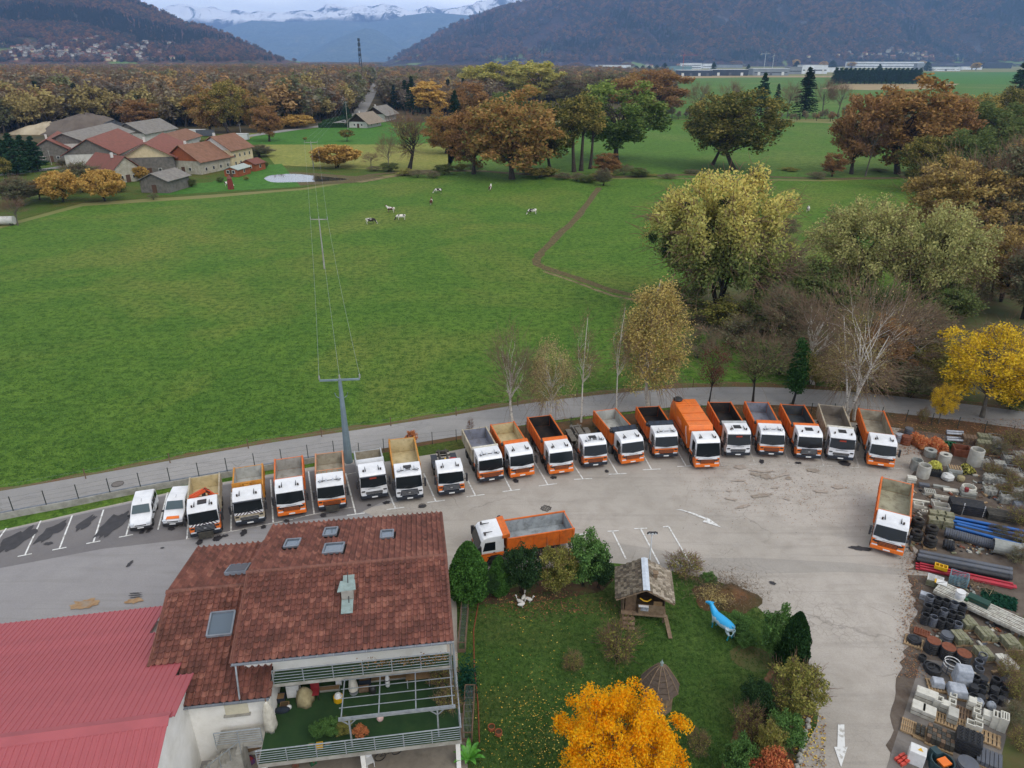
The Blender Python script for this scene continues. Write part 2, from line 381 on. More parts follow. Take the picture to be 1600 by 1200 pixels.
sheet('storage_ground',px(_eg+[(1370,1400),(1900,1400),(1900,660),(1640,655)]),.027,M('storage_dirt','#53483f','#6c6258',scale=.7,rough=1,bump=.7,bscale=8,obj=False,dirt='#4a3a2c',dscale=1.2,dfac=.7))
sheet('storage_slab',px([(1440,1030),(1385,1200),(1370,1300),(1560,1300),(1575,1100),(1520,1040)]),.031,M('storage_concrete','#7f7973','#6a645e',scale=.8,rough=.95,bump=.4,bscale=8,obj=False,dirt='#4a423a'))
sheet('storage_verge',px([(1572,1060),(1580,1120),(1560,1200),(1550,1330),(1900,1330),(1900,900),(1600,960),(1590,1010)]),.034,m_wild)
sheet('leaf_strip',px([(700,702),(800,694),(1010,666),(1120,657),(1300,656),(1440,674),(1560,690),(1600,700),(1600,660),(1440,645),(1300,630),(1120,634),(1010,644),(800,668),(600,700),(560,714)]),.033,m_leafy)
sheet('grass_patch',px([(565,716),(600,708),(700,690),(790,676),(800,690),(740,698),(700,706),(600,722)]),.037,m_verge)
road_px=[(-420,862),(-160,815),(0,788),(180,755),(400,714),(560,689),(700,667),(850,643),(980,628),(1080,620),(1200,619),(1320,625),(1440,637),(1600,657),(1800,690)]
road_line=[G(*p)for p in road_px]
strip('road',road_line,5.0,.041,m_road)
strip('road_verge',[G(u,v-(16 if u<900 else 15))for u,v in road_px],2.2,.014,M('dry_verge','#5f5a34','#6a4a34',scale=.6,rough=1,bump=.8,bscale=6,obj=False,dirt='#4a6a28',dfac=.8),.4)
garden_px=[(716,1330),(714,950),(706,925),(760,915),(900,880),(1010,886),(1080,900),(1130,912),(1185,950),(1225,1000),(1250,1070),(1278,1120),(1262,1160),(1250,1200),(1245,1330)]
sheet('garden_lawn',smooth_line([G(*p)for p in garden_px],3),.036,m_lawn)
sheet('flower_bed',px([(722,948),(760,945),(850,940),(940,925),(960,905),(880,898),(780,925),(718,935)]),.040,m_soil)
sheet('flower_bed',smooth_line(px([(1140,1018),(1160,1008),(1196,1018),(1208,1038),(1190,1052),(1160,1044),(1142,1030),(1140,1018)]),4)[:-1],.041,m_wild)
sheet('flower_bed',px([(1215,1045),(1180,1080),(1150,1130),(1130,1200),(1120,1330),(1245,1330),(1252,1170),(1275,1110),(1250,1060)]),.042,m_soil)
sheet('path',px([(1195,1058),(1212,1034),(1216,1040),(1196,1078),(1140,1180),(1128,1220),(1122,1215),(1136,1170),(1172,1098)]),.046,M('garden_edging_path','#7a5a40','#6a4c38',scale=2,rough=1,bump=.5,obj=False))
def line_mark(a,b,w=.12,mat=None,z=.046):
 a,b=G(*a),G(*b);d=(b-a).normalized();n_=Vector((-d.y,d.x,0))*w/2
 me=bpy.data.meshes.new('painted_line');me.from_pydata([(p.x,p.y,0)for p in(a-n_,b-n_,b+n_,a+n_)],[],[(0,1,2,3)]);me.materials.append(mat or m_paint)
 return link('painted_line',me,None,(0,0,z),kind='structure')
T_marks=[((-30,882),(10,826)),((39,868),(64,814)),((93,858),(113,806)),((146,848),(162,797)),((197,838),(210,790)),((247,828),(262,770)),((292,843),(297,790)),((361,831),(362,770)),((427,818),(423,750)),((491,804),(482,737)),((556,804),(540,740)),((618,795),(600,752)),((681,784),(662,740)),((743,775),(715,720)),((799,767),(772,715)),((856,758),(825,705)),((911,749),(882,705)),((965,741),(935,690)),((1018,734),(993,690)),((1072,729),(1050,690)),((1128,728),(1112,690)),((1180,726),(1166,690)),((1233,727),(1222,690)),((1287,729),(1276,690)),((1342,731),(1330,690)),((1397,733),(1392,715))]
for i,(a,b)in enumerate(T_marks):
 line_mark(a,b,.13,m_paint if i<20 else m_paintw)
 if i not in(5,6):
  dx=11 if i<6 else 14
  s=-.19 if i<10 else-.13 if i<16 else-.05
  line_mark((a[0]-dx,a[1]-s*dx),(a[0]+dx,a[1]+s*dx),.13,m_paint if i<20 else m_paintw,.050)
for a,b in[((292,843),(320,838)),((361,831),(325,838)),((361,831),(395,824)),((427,818),(392,825)),((427,818),(458,812)),((491,804),(460,811)),((491,804),(552,793)),((541,742),(556,739)),((278,823),(295,819))]:
 line_mark(a,b,.10,m_paintw,.054)
for a,b in[((949,831),(967,830)),((957,831),(978,874)),((991,827),(1011,826)),((1001,827),(1030,882)),((1036,824),(1045,823)),((1045,824),(1084,890)),((905,836),(921,834)),((722,854),(740,850))]:
 line_mark(a,b,.13,m_paint,.058)
def arrow(pts,name='painted_arrow'):
 me=bpy.data.meshes.new(name);P=[(p[0],p[1],0)for p in pts];me.from_pydata(P,[],[tuple(range(len(P)))]);me.materials.append(m_paint)
 return link(name,me,None,(0,0,.060),kind='structure')
arrow(px([(1127,825),(1098,816),(1101,812),(1080,803.5),(1066,798.6),(1056,796.6),(1066,797),(1082,801.6),(1103,810),(1105,809)])[::-1])
arrow(px([(1309,1133),(1319,1133),(1320,1168),(1324,1168),(1314,1200),(1303,1168),(1308,1168)])[::-1])
def blob(name,u,v,w,h,mat,z,seed=0,rot=0.0,rag=.35):
 rg=random.Random(seed);c=G(u,v);ax=(G(u+w/2,v)-c).length;ay=(G(u,v-h/2)-c).length;k=26;P=[]
 ph=[rg.uniform(0,6.3)for _ in range(4)]
 for i in range(k):
  t=2*PI*i/k
  r=1+rag*(.5*math.sin(2*t+ph[0])+.35*math.sin(5*t+ph[1])+.3*math.sin(9*t+ph[2]))+rg.uniform(-.12,.12)
  x,y=ax*r*math.cos(t),ay*r*math.sin(t)
  P.append((c.x+x*math.cos(rot)-y*math.sin(rot),c.y+x*math.sin(rot)+y*math.cos(rot)))
 return sheet(name,P,z,mat)
zz=[.062]
def bz():zz[0]+=.0006;return zz[0]
for u,v,w,h,s in[(25,845,30,40,1),(80,832,24,28,2),(76,850,14,4,22),(134,818,15,24,3),(177,820,26,40,4)]:blob('oil_and_dark_mark',u,v,w,h,m_darkmark,bz(),s,-.12)
for u,v,w,h,s in[(222,832,9,5,5),(234,829,8,7,6),(268,827,10,6,7),(312,848,10,8,9),(340,842,12,10,8),(352,838,9,5,28),(381,833,11,9,10),(412,824,9,5,27),(448,815,9,5,11),(505,806,10,6,12),(577,790,6,4,13),(604,786,10,6,14),(660,792,12,5,15),(806,752,9,6,17),(865,747,9,5,18),(948,737,7,4,19),(1190,722,8,6,20),(1247,724,9,4,21),(254,857,6,2,23),(203,882,7,8,24),(1345,858,30,7,25),(1320,725,20,6,26),(1207,736+176,10,5,29)]:
 blob('oil_and_dark_mark',u,v,w,h,m_darkmark,bz(),s,-.1,.3)  # oil stains, plus one wide flat dark mark left of the lone truck
blob('rust_stain',133,945,40,14,m_rust,bz(),31);blob('rust_stain',210,940,24,8,m_rust,bz(),32)
for k in range(5):blob('oil_and_dark_mark',134,941+k*1.8,16-k,1.2,m_mud,bz(),40+k,.1)
for k in range(3):blob('oil_and_dark_mark',212,928+k*3.2,18,1.6,m_darkmark,bz(),50+k,.1)
blob('mud_patch',1196,745,14,10,m_mud,bz(),60);blob('mud_patch',1180,742,16,5,m_mud,bz(),61);blob('mud_patch',1232,748,10,4,m_mud,bz(),62)
blob('mud_patch',1190,775,34,5,m_mud,bz(),63,.3,.35);blob('mud_patch',1270,736,18,6,m_mud,bz(),64,.2,.35);blob('mud_patch',1475-90,720,10,5,m_mud,bz(),66)
rg=random.Random(5)
m_edge=M('dusty_edge_dirt','#938a80','#a29a90',scale=2.2,rough=1,obj=False,dirt='#82786c',dscale=3.5,dfac=.7)
def scatter_quads(name,n_,sampler,size,mats,z=.07,label=None,kind='stuff',lift=.03):
 V=[];F=[];mi=[]
 for i in range(n_):
  c=sampler();a=rg.uniform(0,6.28);s=size*rg.uniform(.5,1.4);t=rg.uniform(-.3,.3)
  dx,dy=math.cos(a)*s,math.sin(a)*s;b=len(V);zc=z+rg.uniform(0,lift)
  V+=[(c[0]-dx,c[1]-dy,zc),(c[0]+dy*.6,c[1]-dx*.6,zc+t*s),(c[0]+dx,c[1]+dy,zc),(c[0]-dy*.6,c[1]+dx*.6,zc-t*s*.3)]
  F.append((b,b+1,b+2,b+3));mi.append(rg.randrange(len(mats)))
 me=np_mesh(name,V,F,mats,mi);return link(name,me,kind=kind,**({'label':label}if label else{}))
m_lf=[Plain('fallen_leaf_'+str(i),c,.8)for i,c in enumerate(['#8a5a38','#6a4430','#a0784a','#4c3a2c'])]
m_lfy=[Plain('fallen_yellow_leaf_'+str(i),c,.8)for i,c in enumerate(['#d8b040','#b8982c','#e0c860','#8a7a30'])]
def samp_yard():
 while True:
  u,v=rg.gauss(1240,95),rg.gauss(762,28)
  if 1050<u<1430 and 715<v<860:return G(u,v)
scatter_quads('fallen_leaves',1900,samp_yard,.045,m_lf)
for i in range(13):
 u,v=rg.gauss(1225,70),rg.gauss(762,22);blob('mud_patch',u,v,rg.uniform(8,34),rg.uniform(2,7),m_brn,bz(),100+i,rg.uniform(-.3,.5),.35)
scatter_quads('fallen_leaves',2600,lambda:G(rg.uniform(1380,1600),rg.uniform(655,712)),.08,m_lf)
scatter_quads('fallen_leaves',1500,lambda:G(rg.gauss(1424,12),rg.uniform(850,1060)),.05,m_lf)
def rv(u):
 for(a,b),(c,d)in zip(road_px,road_px[1:]):
  if a<=u<=c:return b+(d-b)*(u-a)/(c-a)
 return 700
def samp_rd():
 u=rg.uniform(820,1600);return G(u,rv(u)+rg.choice([-1,1])*17+rg.gauss(0,3))
scatter_quads('fallen_leaves',2200,samp_rd,.07,m_lf)
scatter_quads('fallen_leaves',900,lambda:G(rg.gauss(860,50),rg.gauss(1140,50)),.045,m_lfy,.06)
scatter_quads('fallen_leaves',260,lambda:G(rg.uniform(730,1050),rg.uniform(935,1190)),.05,m_lfy,.06)
scatter_quads('fallen_leaves',700,lambda:G(rg.gauss(850,55),rg.gauss(945,10)),.07,m_lf,.06)
scatter_quads('fallen_leaves',380,lambda:G(rg.uniform(1240,1290),rg.uniform(1120,1200)),.06,m_lfy+m_lf,.07)
m_iron=M('cast_iron','#4a4644','#5c5650',rough=.6,metal=.6)
def manhole(u,v,r=.42,cover=m_iron,label=''):
 c=G(u,v);e=empty('round_cover',(c.x,c.y,.064),label=label,cat='manhole cover')
 MB().ring((0,0,0),r,r*.88,.012,24).build('frame',m_iron,e);MB().cyl((0,0,0),(0,0,.008),r*.87,n=24).build('cover',M('manhole_lid','#77706a','#5c5650',scale=9,rough=.7),e)
manhole(184,757,.55,label='round brown manhole cover in the road above the white vans')
manhole(660,791,.35,label='dark round cover on the asphalt in front of the truck with the yellow bed')
m_gr=M('drain_grate','#3c3a3a',rough=.6,metal=.5)
c=G(853,795);e=empty('drain_grate',(c.x,c.y,.064),.2,label='square drain grate in the yard above the side-on truck bed',cat='drain')
b=MB()
for k in range(6):b.box((-.35+k*.14,0,.008),(.05,.7,.016))
b.build('grate_bars',m_gr,e);MB().ring((0,0,0),.55,.47,.014,4).build('frame',m_iron,e)
#mountains
def vnoise(x,y,seed):
 r=np.random.default_rng(seed);T=r.random((256,256))
 xi=np.floor(x).astype(int);yi=np.floor(y).astype(int);xf=x-xi;yf=y-yi
 u=xf*xf*(3-2*xf);v=yf*yf*(3-2*yf);a=T[xi%256,yi%256];b=T[(xi+1)%256,yi%256];c=T[xi%256,(yi+1)%256];d=T[(xi+1)%256,(yi+1)%256]
 return(a*(1-u)+b*u)*(1-v)+(c*(1-u)+d*u)*v
def fbm(x,y,seed,oct=5,ridged=False):
 s=0;a=1;t=0
 for o in range(oct):
  n_=vnoise(x*2**o,y*2**o,seed+o)
  if ridged:n_=1-abs(2*n_-1)
  s=s+a*n_;t+=a;a*=.52
 return s/t
def mountain(name,sil,D0,D1,mat,seed,rough=.22,nscale=900.,nu=260,nt_=90,prof=1.25,back=1.35,base_v=97.0,jag=0.0,label=None):
 """sil: (column, row) skyline; the slope rises from distance D0 to the crest at D1 and falls again behind it"""
 us=np.array([p[0]for p in sil],float);vs=np.array([p[1]for p in sil],float)
 U=np.linspace(us[0],us[-1],nu);Vv=np.interp(U,us,vs)
 sx=(U-800)/FPX
 z1=np.array([hgt(D1,v)for v in Vv])
 d1y=D1
 T=np.concatenate([np.linspace(0,1,nt_),np.linspace(1,back,14)[1:]])
 uu,tt=np.meshgrid(U,T)
 Z1=np.broadcast_to(z1,uu.shape)
 Y=D0+(D1-D0)*tt
 K=1.0/(math.cos(TH)+0.455*math.sin(TH))
 X=(uu-800)/FPX*Y*K
 up=np.clip(tt,0,1)
 z=Z1*(0.35*up+0.65*up**prof)
 n1=fbm(X/nscale+40,Y/nscale+40,seed,6,True)-.55
 n2=fbm(X/(nscale*3.1)+9,Y/(nscale*3.1)+9,seed+50,3)-.5
 amp=np.clip(Z1,0,None)*rough*np.sin(np.clip(up,0,1)*PI)**.7
 z=z+amp*(n1*1.5+n2*1.2)+jag*Z1*(n1*up**6)
 z=np.where(tt>1,Z1*(1-(tt-1)/(back-1))+jag*Z1*n1*np.clip(1-(tt-1)*3,0,1),z)
 z=np.where(tt==0,-8,z)
 V=np.stack([X,Y,z],-1).reshape(-1,3);m_,n_=uu.shape
 idx=np.arange(m_*n_).reshape(m_,n_)
 F=np.stack([idx[:-1,:-1],idx[:-1,1:],idx[1:,1:],idx[1:,:-1]],-1).reshape(-1,4)
 return link(name,np_mesh(name,V,F,mat,smooth=True),kind='structure'),(X,Y,z)
def forest_slope(name,cols,dark,rock,rockf,meadow,sc=1.0,snow=None):
 n=NT(name);v=n.pos();geo=n.n('ShaderNodeNewGeometry')
 a=n.noise(v,.0016*sc,6,.62,.6);b=n.noise(v,.012*sc,5,.7);c=n.noise(v,.045*sc,3,.75)
 k=len(cols);col=n.ramp(n.math('ADD',n.math('MULTIPLY',a,.72),n.math('MULTIPLY',n.math('SUBTRACT',b,.35),.75)),[(.36+.34*i/(k-1),lin(x))for i,x in enumerate(cols)])
 col=n.mix(n.ramp(c,[(.40,.9),(.56,0)]),col,lin(dark))
 mw=n.math('MULTIPLY',n.ramp(n.noise(v,.003*sc,4,.6),[(.58,0),(.62,1)]),n.ramp(n.math('MULTIPLY',n.n('ShaderNodeSeparateXYZ',Vector=v).outputs[2],1/170.),[(.1,.9),(.9,0)]))
 col=n.mix(mw,col,lin(meadow))
 st=n.n('ShaderNodeSeparateXYZ',Vector=geo.outputs['Normal']).outputs[2]
 rk=n.math('MULTIPLY',n.ramp(n.noise(n.pos((1,1,.25)),.0085*sc,6,.7,.4),[(.58,0),(.66,1)]),rockf)
 col=n.mix(rk,col,lin(rock))
 if snow:
  zz_=n.n('ShaderNodeSeparateXYZ',Vector=v).outputs[2]
  zf=n.math('MULTIPLY',n.math('SUBTRACT',n.math('ADD',zz_,n.math('MULTIPLY',n.noise(v,.0007,7,.7,.5),snow[1])),snow[0]+snow[1]*.5),1/snow[2])
  sf=n.math('MULTIPLY',n.ramp(zf,[(0,0),(1,1)]),n.ramp(n.noise(n.pos((1,1,.4)),.0014,8,.75,1.0),[(.42,0),(.49,1)]))
  col=n.mix(sf,col,(.92,.94,.98))
 return n.fin(col,1,0,n.math('ADD',c,b),.9,9.0,.05)
m_hillL=forest_slope('autumn_hillside',['#464636','#74503a','#5c443c','#845638','#4a443e'],'#3a3a30','#8a8884',.25,'#6a8a48')
m_massR=forest_slope('wooded_massif',['#2a3036','#4c3834','#383238','#64402f','#2e3438'],'#26282e','#74747c',.5,'#70864e')
m_blue=forest_slope('far_range_haze_tint',['#566c7a','#5e7480','#66787e','#5c7278'],'#4a6070','#90908c',.3,'#4c6048',.5)  # blue of the hazy air is painted into this range's base colours
m_snow=forest_slope('snow_range',['#343c44','#3c444c','#30383e','#404448'],'#2c343a','#60646a',.5,'#404850',.35,snow=(760,420,130))
hillL,gL=mountain('left_hillside',[(-1500,-120),(-900,-125),(-400,-120),(-120,-100),(60,-62),(170,-20),(222,0),(262,18),(300,38),(325,42),(345,50),(375,60),(405,77),(440,92),(470,97)],2700,4500,m_hillL,3,.36,800.,300,110,1.35)
mountain('right_massif',[(598,98),(618,90),(640,76),(668,60),(690,48),(715,38),(745,24),(780,9),(815,3),(850,-4),(900,-30),(1000,-70),(1150,-90),(1350,-95),(1700,-90),(2300,-80),(2900,-80)],5000,7300,m_massR,21,.55,1100.,360,120,1.2)
mountain('rear_shoulder',[(690,60),(730,40),(752,25),(775,20),(790,11),(806,14),(830,4),(870,-10),(960,-30)],7600,8600,m_massR,31,.2,800.,120,40,1.2)
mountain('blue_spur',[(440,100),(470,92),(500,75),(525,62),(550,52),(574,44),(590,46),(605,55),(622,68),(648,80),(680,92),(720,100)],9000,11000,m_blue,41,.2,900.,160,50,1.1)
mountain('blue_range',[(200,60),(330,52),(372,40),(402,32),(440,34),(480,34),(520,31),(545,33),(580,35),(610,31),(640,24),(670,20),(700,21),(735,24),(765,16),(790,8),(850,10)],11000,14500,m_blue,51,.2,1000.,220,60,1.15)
mountain('snow_mountains',[(60,30),(180,20),(235,11),(262,15),(282,10),(300,7),(312,9),(326,12),(345,10),(362,18),(380,15),(400,20),(420,16),(450,19),(470,17),(500,18),(518,9),(535,11),(550,12),(572,8),(588,10),(604,5),(622,8),(645,18),(668,11),(690,15),(720,12),(745,7),(765,3),(782,4),(800,7),(860,9),(1000,20)],14800,18500,m_snow,61,.5,1100.,360,90,1.0,jag=.045)
#haze
def haze():
 n=NT('valley_haze');pv=n.n('ShaderNodeVolumePrincipled');pv.inputs['Color'].default_value=(.34,.56,1.0,1)
 pv.inputs['Density'].default_value=HAZE_D;pv.inputs['Anisotropy'].default_value=0.0
 n.t.links.new(pv.outputs[0],n.out.inputs['Volume'])
 b=MB();b.box((0,10500,770),(54000,31000,1550))
 o=b.build('haze',n.m,kind='stuff');return o
HAZE_D=6.5e-5
haze()
print('highest',max(max(c[2]for c in o.bound_box)for o in COL.objects if o.type=='MESH' and o.name!='haze'))
#trees
VIV=[0]
def leafc(h):
 if VIV[0]:return tuple(min(.9,x*1.25)for x in lin(h))
 c=lin(h);c=(c[0]*.90,c[1]*1.08,c[2]);g=.3*c[0]+.6*c[1]+.1*c[2];return tuple(min(.75,(x*.78+g*.22)*1.45)for x in c)
def leaf_mat(name,cols,noise_scale=.5,trans=.36,top=None,ztop=(0,1)):
 if name in MATS:return MATS[name]
 n=NT(name);oi=n.n('ShaderNodeObjectInfo');geo=n.n('ShaderNodeNewGeometry');v=n.pos(obj=True)
 f=n.math('ADD',n.math('MULTIPLY',geo.outputs['Random Per Island'],.42),n.math('MULTIPLY',n.noise(v,noise_scale,3,.6),.75))
 f=n.math('ADD',f,n.math('MULTIPLY',n.math('SUBTRACT',oi.outputs['Random'],.5),.22))
 k=len(cols);stops=[(.30+.55*i/max(k-1,1),leafc(c))for i,c in enumerate(cols)]
 col=n.ramp(f,stops)
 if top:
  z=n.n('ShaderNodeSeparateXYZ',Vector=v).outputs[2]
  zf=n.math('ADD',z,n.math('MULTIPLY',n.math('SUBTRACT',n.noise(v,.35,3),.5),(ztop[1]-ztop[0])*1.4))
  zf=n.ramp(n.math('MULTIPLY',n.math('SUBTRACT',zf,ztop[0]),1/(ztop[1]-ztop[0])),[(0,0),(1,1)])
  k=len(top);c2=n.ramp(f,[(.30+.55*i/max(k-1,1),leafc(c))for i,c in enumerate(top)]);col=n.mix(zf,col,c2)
 d=n.n('ShaderNodeBsdfDiffuse',Color=col);t=n.n('ShaderNodeBsdfTranslucent',Color=col)
 mxs=n.n('ShaderNodeMixShader',Fac=trans);n.t.links.new(d.outputs[0],mxs.inputs[1]);n.t.links.new(t.outputs[0],mxs.inputs[2])
 n.t.links.new(mxs.outputs[0],n.out.inputs[0]);MATS[name]=n.m;return n.m
def bark(name,c,c2=None,scale=3):return M(name,c,c2,.35,scale,.95,bump=.6,bscale=12)
m_bark=bark('brown_bark','#4a4036','#2e2a22');m_dark=bark('dark_bark','#33302a','#22201c');m_grey=bark('grey_bark','#6a645a','#4a463e')
def birchbark():
 n=NT('birch_bark');v=n.pos((1,1,.5),obj=True)
 f=n.noise(n.pos((1,1,3.5),obj=True),2.2,5,.7);g=n.noise(v,14,3,.7)
 col=n.mix(n.ramp(f,[(.54,0),(.62,1)]),lin('#cfc8bb'),lin('#5a5248'));col=n.mix(n.ramp(g,[(.4,.5),(.6,0)]),col,lin('#a89f92'));return n.fin(col,.8)
m_birch=birchbark()
m_twig=M('brown_twig','#6a5444','#8a6c58',scale=1,rough=1);m_twigr=M('reddish_twig','#6e5c4a','#846e58',scale=1,rough=1);m_ptwig=M('pale_twig','#8f8272','#b5a795',scale=1,rough=1)
def tubes_np(paths,rads,k=5):
 """many polylines of equal length (n,m,3) with radii (n,m) -> verts, quads"""
 P=np.asarray(paths,float);R=np.asarray(rads,float);n_,m_=R.shape
 d=np.gradient(P,axis=1);d/=np.linalg.norm(d,axis=2,keepdims=True)+1e-9
 ref=np.where(np.abs(d[...,2:3])>.9,np.array([1.,.1,0]),np.array([0,0,1.]));x=np.cross(d,ref);x/=np.linalg.norm(x,axis=2,keepdims=True)+1e-9;y=np.cross(d,x)
 t=np.arange(k)*2*PI/k
 V=P[:,:,None]+R[:,:,None,None]*(x[:,:,None]*np.cos(t)[None,None,:,None]+y[:,:,None]*np.sin(t)[None,None,:,None])
 idx=np.arange(n_*m_*k).reshape(n_,m_,k);a=idx[:,:-1];b=idx[:,1:]
 F=np.stack([a,np.roll(a,-1,2),np.roll(b,-1,2),b],-1).reshape(-1,4)
 return V.reshape(-1,3),F
def merge(parts):
 V=[];F=[];b=0
 for v,f in parts:
  if len(v):V.append(v);F.append(f+b);b+=len(v)
 return np.concatenate(V),np.concatenate(F)
def curve(a,b,m_,r,bend=.12,sag=0.0):
 t=np.linspace(0,1,m_)[:,None];L=np.linalg.norm(b-a);mid=r.normal(0,bend*L,3);mid[2]=abs(mid[2])*.6-sag*L
 return a*(1-t)+b*t+np.sin(t*PI)*mid
def leaves_np(C,r,size,aspect=.6,flat=.0,hang=0.0):
 n_=len(C);a=r.normal(0,1,(n_,3));a[:,2]=a[:,2]*(1-flat)-hang;a/=np.linalg.norm(a,axis=1,keepdims=True)
 b=np.cross(a,r.normal(0,1,(n_,3)));b/=np.linalg.norm(b,axis=1,keepdims=True)+1e-9
 s=(size*r.uniform(.55,1.35,n_))[:,None]
 V=np.stack([C-a*s,C+b*s*aspect,C+a*s,C-b*s*aspect],1).reshape(-1,3)
 return V,np.arange(n_*4).reshape(-1,4)
def broad(seed,H=20.,Wd=16.,th=4.,nl=9,nc=60,lpc=120,leaf=.3,spread=.13,lift=.0,uneven=.3,multi=1,twigs=0,trunk_r=None,low=.0,hang=0.,shape='round',lean=0.0,clus=1.0,bend=.12,twlen=.12):
 """returns (wood verts/quads, leaf verts/quads, twig verts/quads)"""
 r=np.random.default_rng(seed);tr=trunk_r or H*.022;cz=th+(H-th)*.5;az=(H-th)*.5;ax=Wd*.5
 dirs=r.normal(0,1,(nc,3));dirs[:,2]=dirs[:,2]+low*.5;dirs/=np.linalg.norm(dirs,axis=1,keepdims=True)
 rad=r.uniform(.25,1,nc)**.45*.86;bump=1-uneven*r.random(nc)**2
 C=dirs*(rad*bump)[:,None]*np.array([ax,ax,az])
 if shape=='cone':f=1-.75*(C[:,2]+az)/(2*az);C[:,:2]*=(f*1.5)[:,None]
 if shape=='vase':f=.35+.75*(C[:,2]+az)/(2*az);C[:,:2]*=f[:,None]
 if shape=='flame':f=1.15-.65*np.clip((C[:,2]+az)/(2*az),0,1)**2;C[:,:2]*=f[:,None]
 C[:,2]+=cz;C[:,0]+=lean*C[:,2]
 wood=[];forks=[]
 for s in range(multi):
  off=np.array([0.,0,0])if multi==1 else np.append(r.normal(0,tr*1.6,2),0)
  topx=np.append(r.normal(0,ax*(.10 if multi==1 else .25),2),th+(H-th)*(.55 if shape not in('cone','flame')else .9));topx[0]+=lean*topx[2]
  p=curve(off,topx,7,r,.03);p[0]=off
  rr=np.linspace(tr/math.sqrt(multi),tr*.3/math.sqrt(multi),7);rr[0]*=1.35;wood.append(tubes_np([p],[rr],7));forks.append((p,rr))
 lab=r.integers(0,nl,nc);Lp=[];Lr=[];Tp=[];Tr=[]
 az_=np.arctan2(C[:,1],C[:,0]);lab=((az_+PI)/(2*PI)*nl).astype(int)%nl;lab=lab*2+(C[:,2]>cz)
 for l in np.unique(lab):
  m=C[lab==l];cen=m.mean(0);p,rr=forks[r.integers(multi)]
  zt=np.clip(th*.85+(cen[2]-th)*.45,th*.5,p[-1][2]*.97);j=np.interp(zt,p[:,2],np.arange(len(p)));i=int(j);q=p[i]+(p[min(i+1,len(p)-1)]-p[i])*(j-i)
  end=cen*.85+q*.15;lp=curve(q,end,6,r,bend,-.05);Lp.append(lp);r0=max(rr[i]*.55,tr*.22);Lr.append(np.linspace(r0,r0*.28,6))
  for c in m:
   k=r.integers(2,6);Tp.append(curve(lp[k],c,4,r,bend,-.03));Tr.append(np.linspace(r0*.28,r0*.08,4))
 wood.append(tubes_np(Lp,Lr,5));wood.append(tubes_np(Tp,Tr,4))
 tw=(np.zeros((0,3)),np.zeros((0,4),int))
 sp=np.array([ax,ax,az]).mean()*spread*clus*2
 if twigs:
  base=np.repeat(C,twigs,0)+r.normal(0,sp*.35,(nc*twigs,3));dr=base-np.array([0,0,cz-az*.6]);dr/=np.linalg.norm(dr,axis=1,keepdims=True);dr+=r.normal(0,.35,dr.shape);dr[:,2]-=hang
  L=(H*twlen*r.uniform(.5,1.3,len(base)))[:,None];mid=base+dr*L*.5;mid+=r.normal(0,.03*H*.4,mid.shape);e=base+dr*L;e[:,2]-=hang*L[:,0]*.8
  t0=tr*.07+.008;tw=tubes_np(np.stack([base,mid,e],1),np.tile([t0,t0*.7,t0*.35],(len(base),1)),3)
 if lpc:
  n_=np.maximum((lpc*r.uniform(.5,1.5,nc)).astype(int),3);LC=np.repeat(C,n_,0);off=r.normal(0,1,LC.shape);off/=(np.linalg.norm(off,axis=1,keepdims=True)+1e-9);off*=(r.random(len(LC))**.6)[:,None]
  LC=LC+off*np.array([sp,sp,sp*(.7 if hang==0 else 1.2)])
  LC=LC[LC[:,2]>.15]
  lv=leaves_np(LC,r,leaf,.6,.2,hang)
 else:lv=(np.zeros((0,3)),np.zeros((0,4),int))
 return merge(wood),lv,tw
def conifer(seed,H=20.,Wd=7.,nb=180,per=26,leaf=.35,bare=.06,droop=.35):
 r=np.random.default_rng(seed);wood=[tubes_np([np.array([[0,0,0],[0,0,H*.5],[0,0,H]])],[np.array([H*.016,H*.01,.02])],6)]
 z=H*(bare+(1-bare)*r.random(nb)**.85*.985);az=r.uniform(0,2*PI,nb);L=Wd/2*(1-z/H)**.8*r.uniform(.75,1.1,nb)+.15
 t=np.linspace(.12,1,per)[None,:];x=L[:,None]*t
 P=np.stack([np.cos(az)[:,None]*x,np.sin(az)[:,None]*x,z[:,None]-droop*x+.12*x*x/L[:,None]],-1)
 w=(L[:,None]*.16*(1.1-t));side=r.uniform(-1,1,x.shape)*w;P[...,0]+=-np.sin(az)[:,None]*side;P[...,1]+=np.cos(az)[:,None]*side
 P=P.reshape(-1,3)+r.normal(0,.03*Wd*.3,(nb*per,3));lv=leaves_np(P,r,leaf,.45,.4,.2)
 bp=np.stack([np.stack([0*L,0*L,z],-1),np.stack([np.cos(az)*L*.8,np.sin(az)*L*.8,z-droop*L*.7],-1)],1);wood.append(tubes_np(np.repeat(bp,1,0),np.stack([.03+0*L,.01+0*L],1),3))
 return merge(wood),lv,(np.zeros((0,3)),np.zeros((0,4),int))
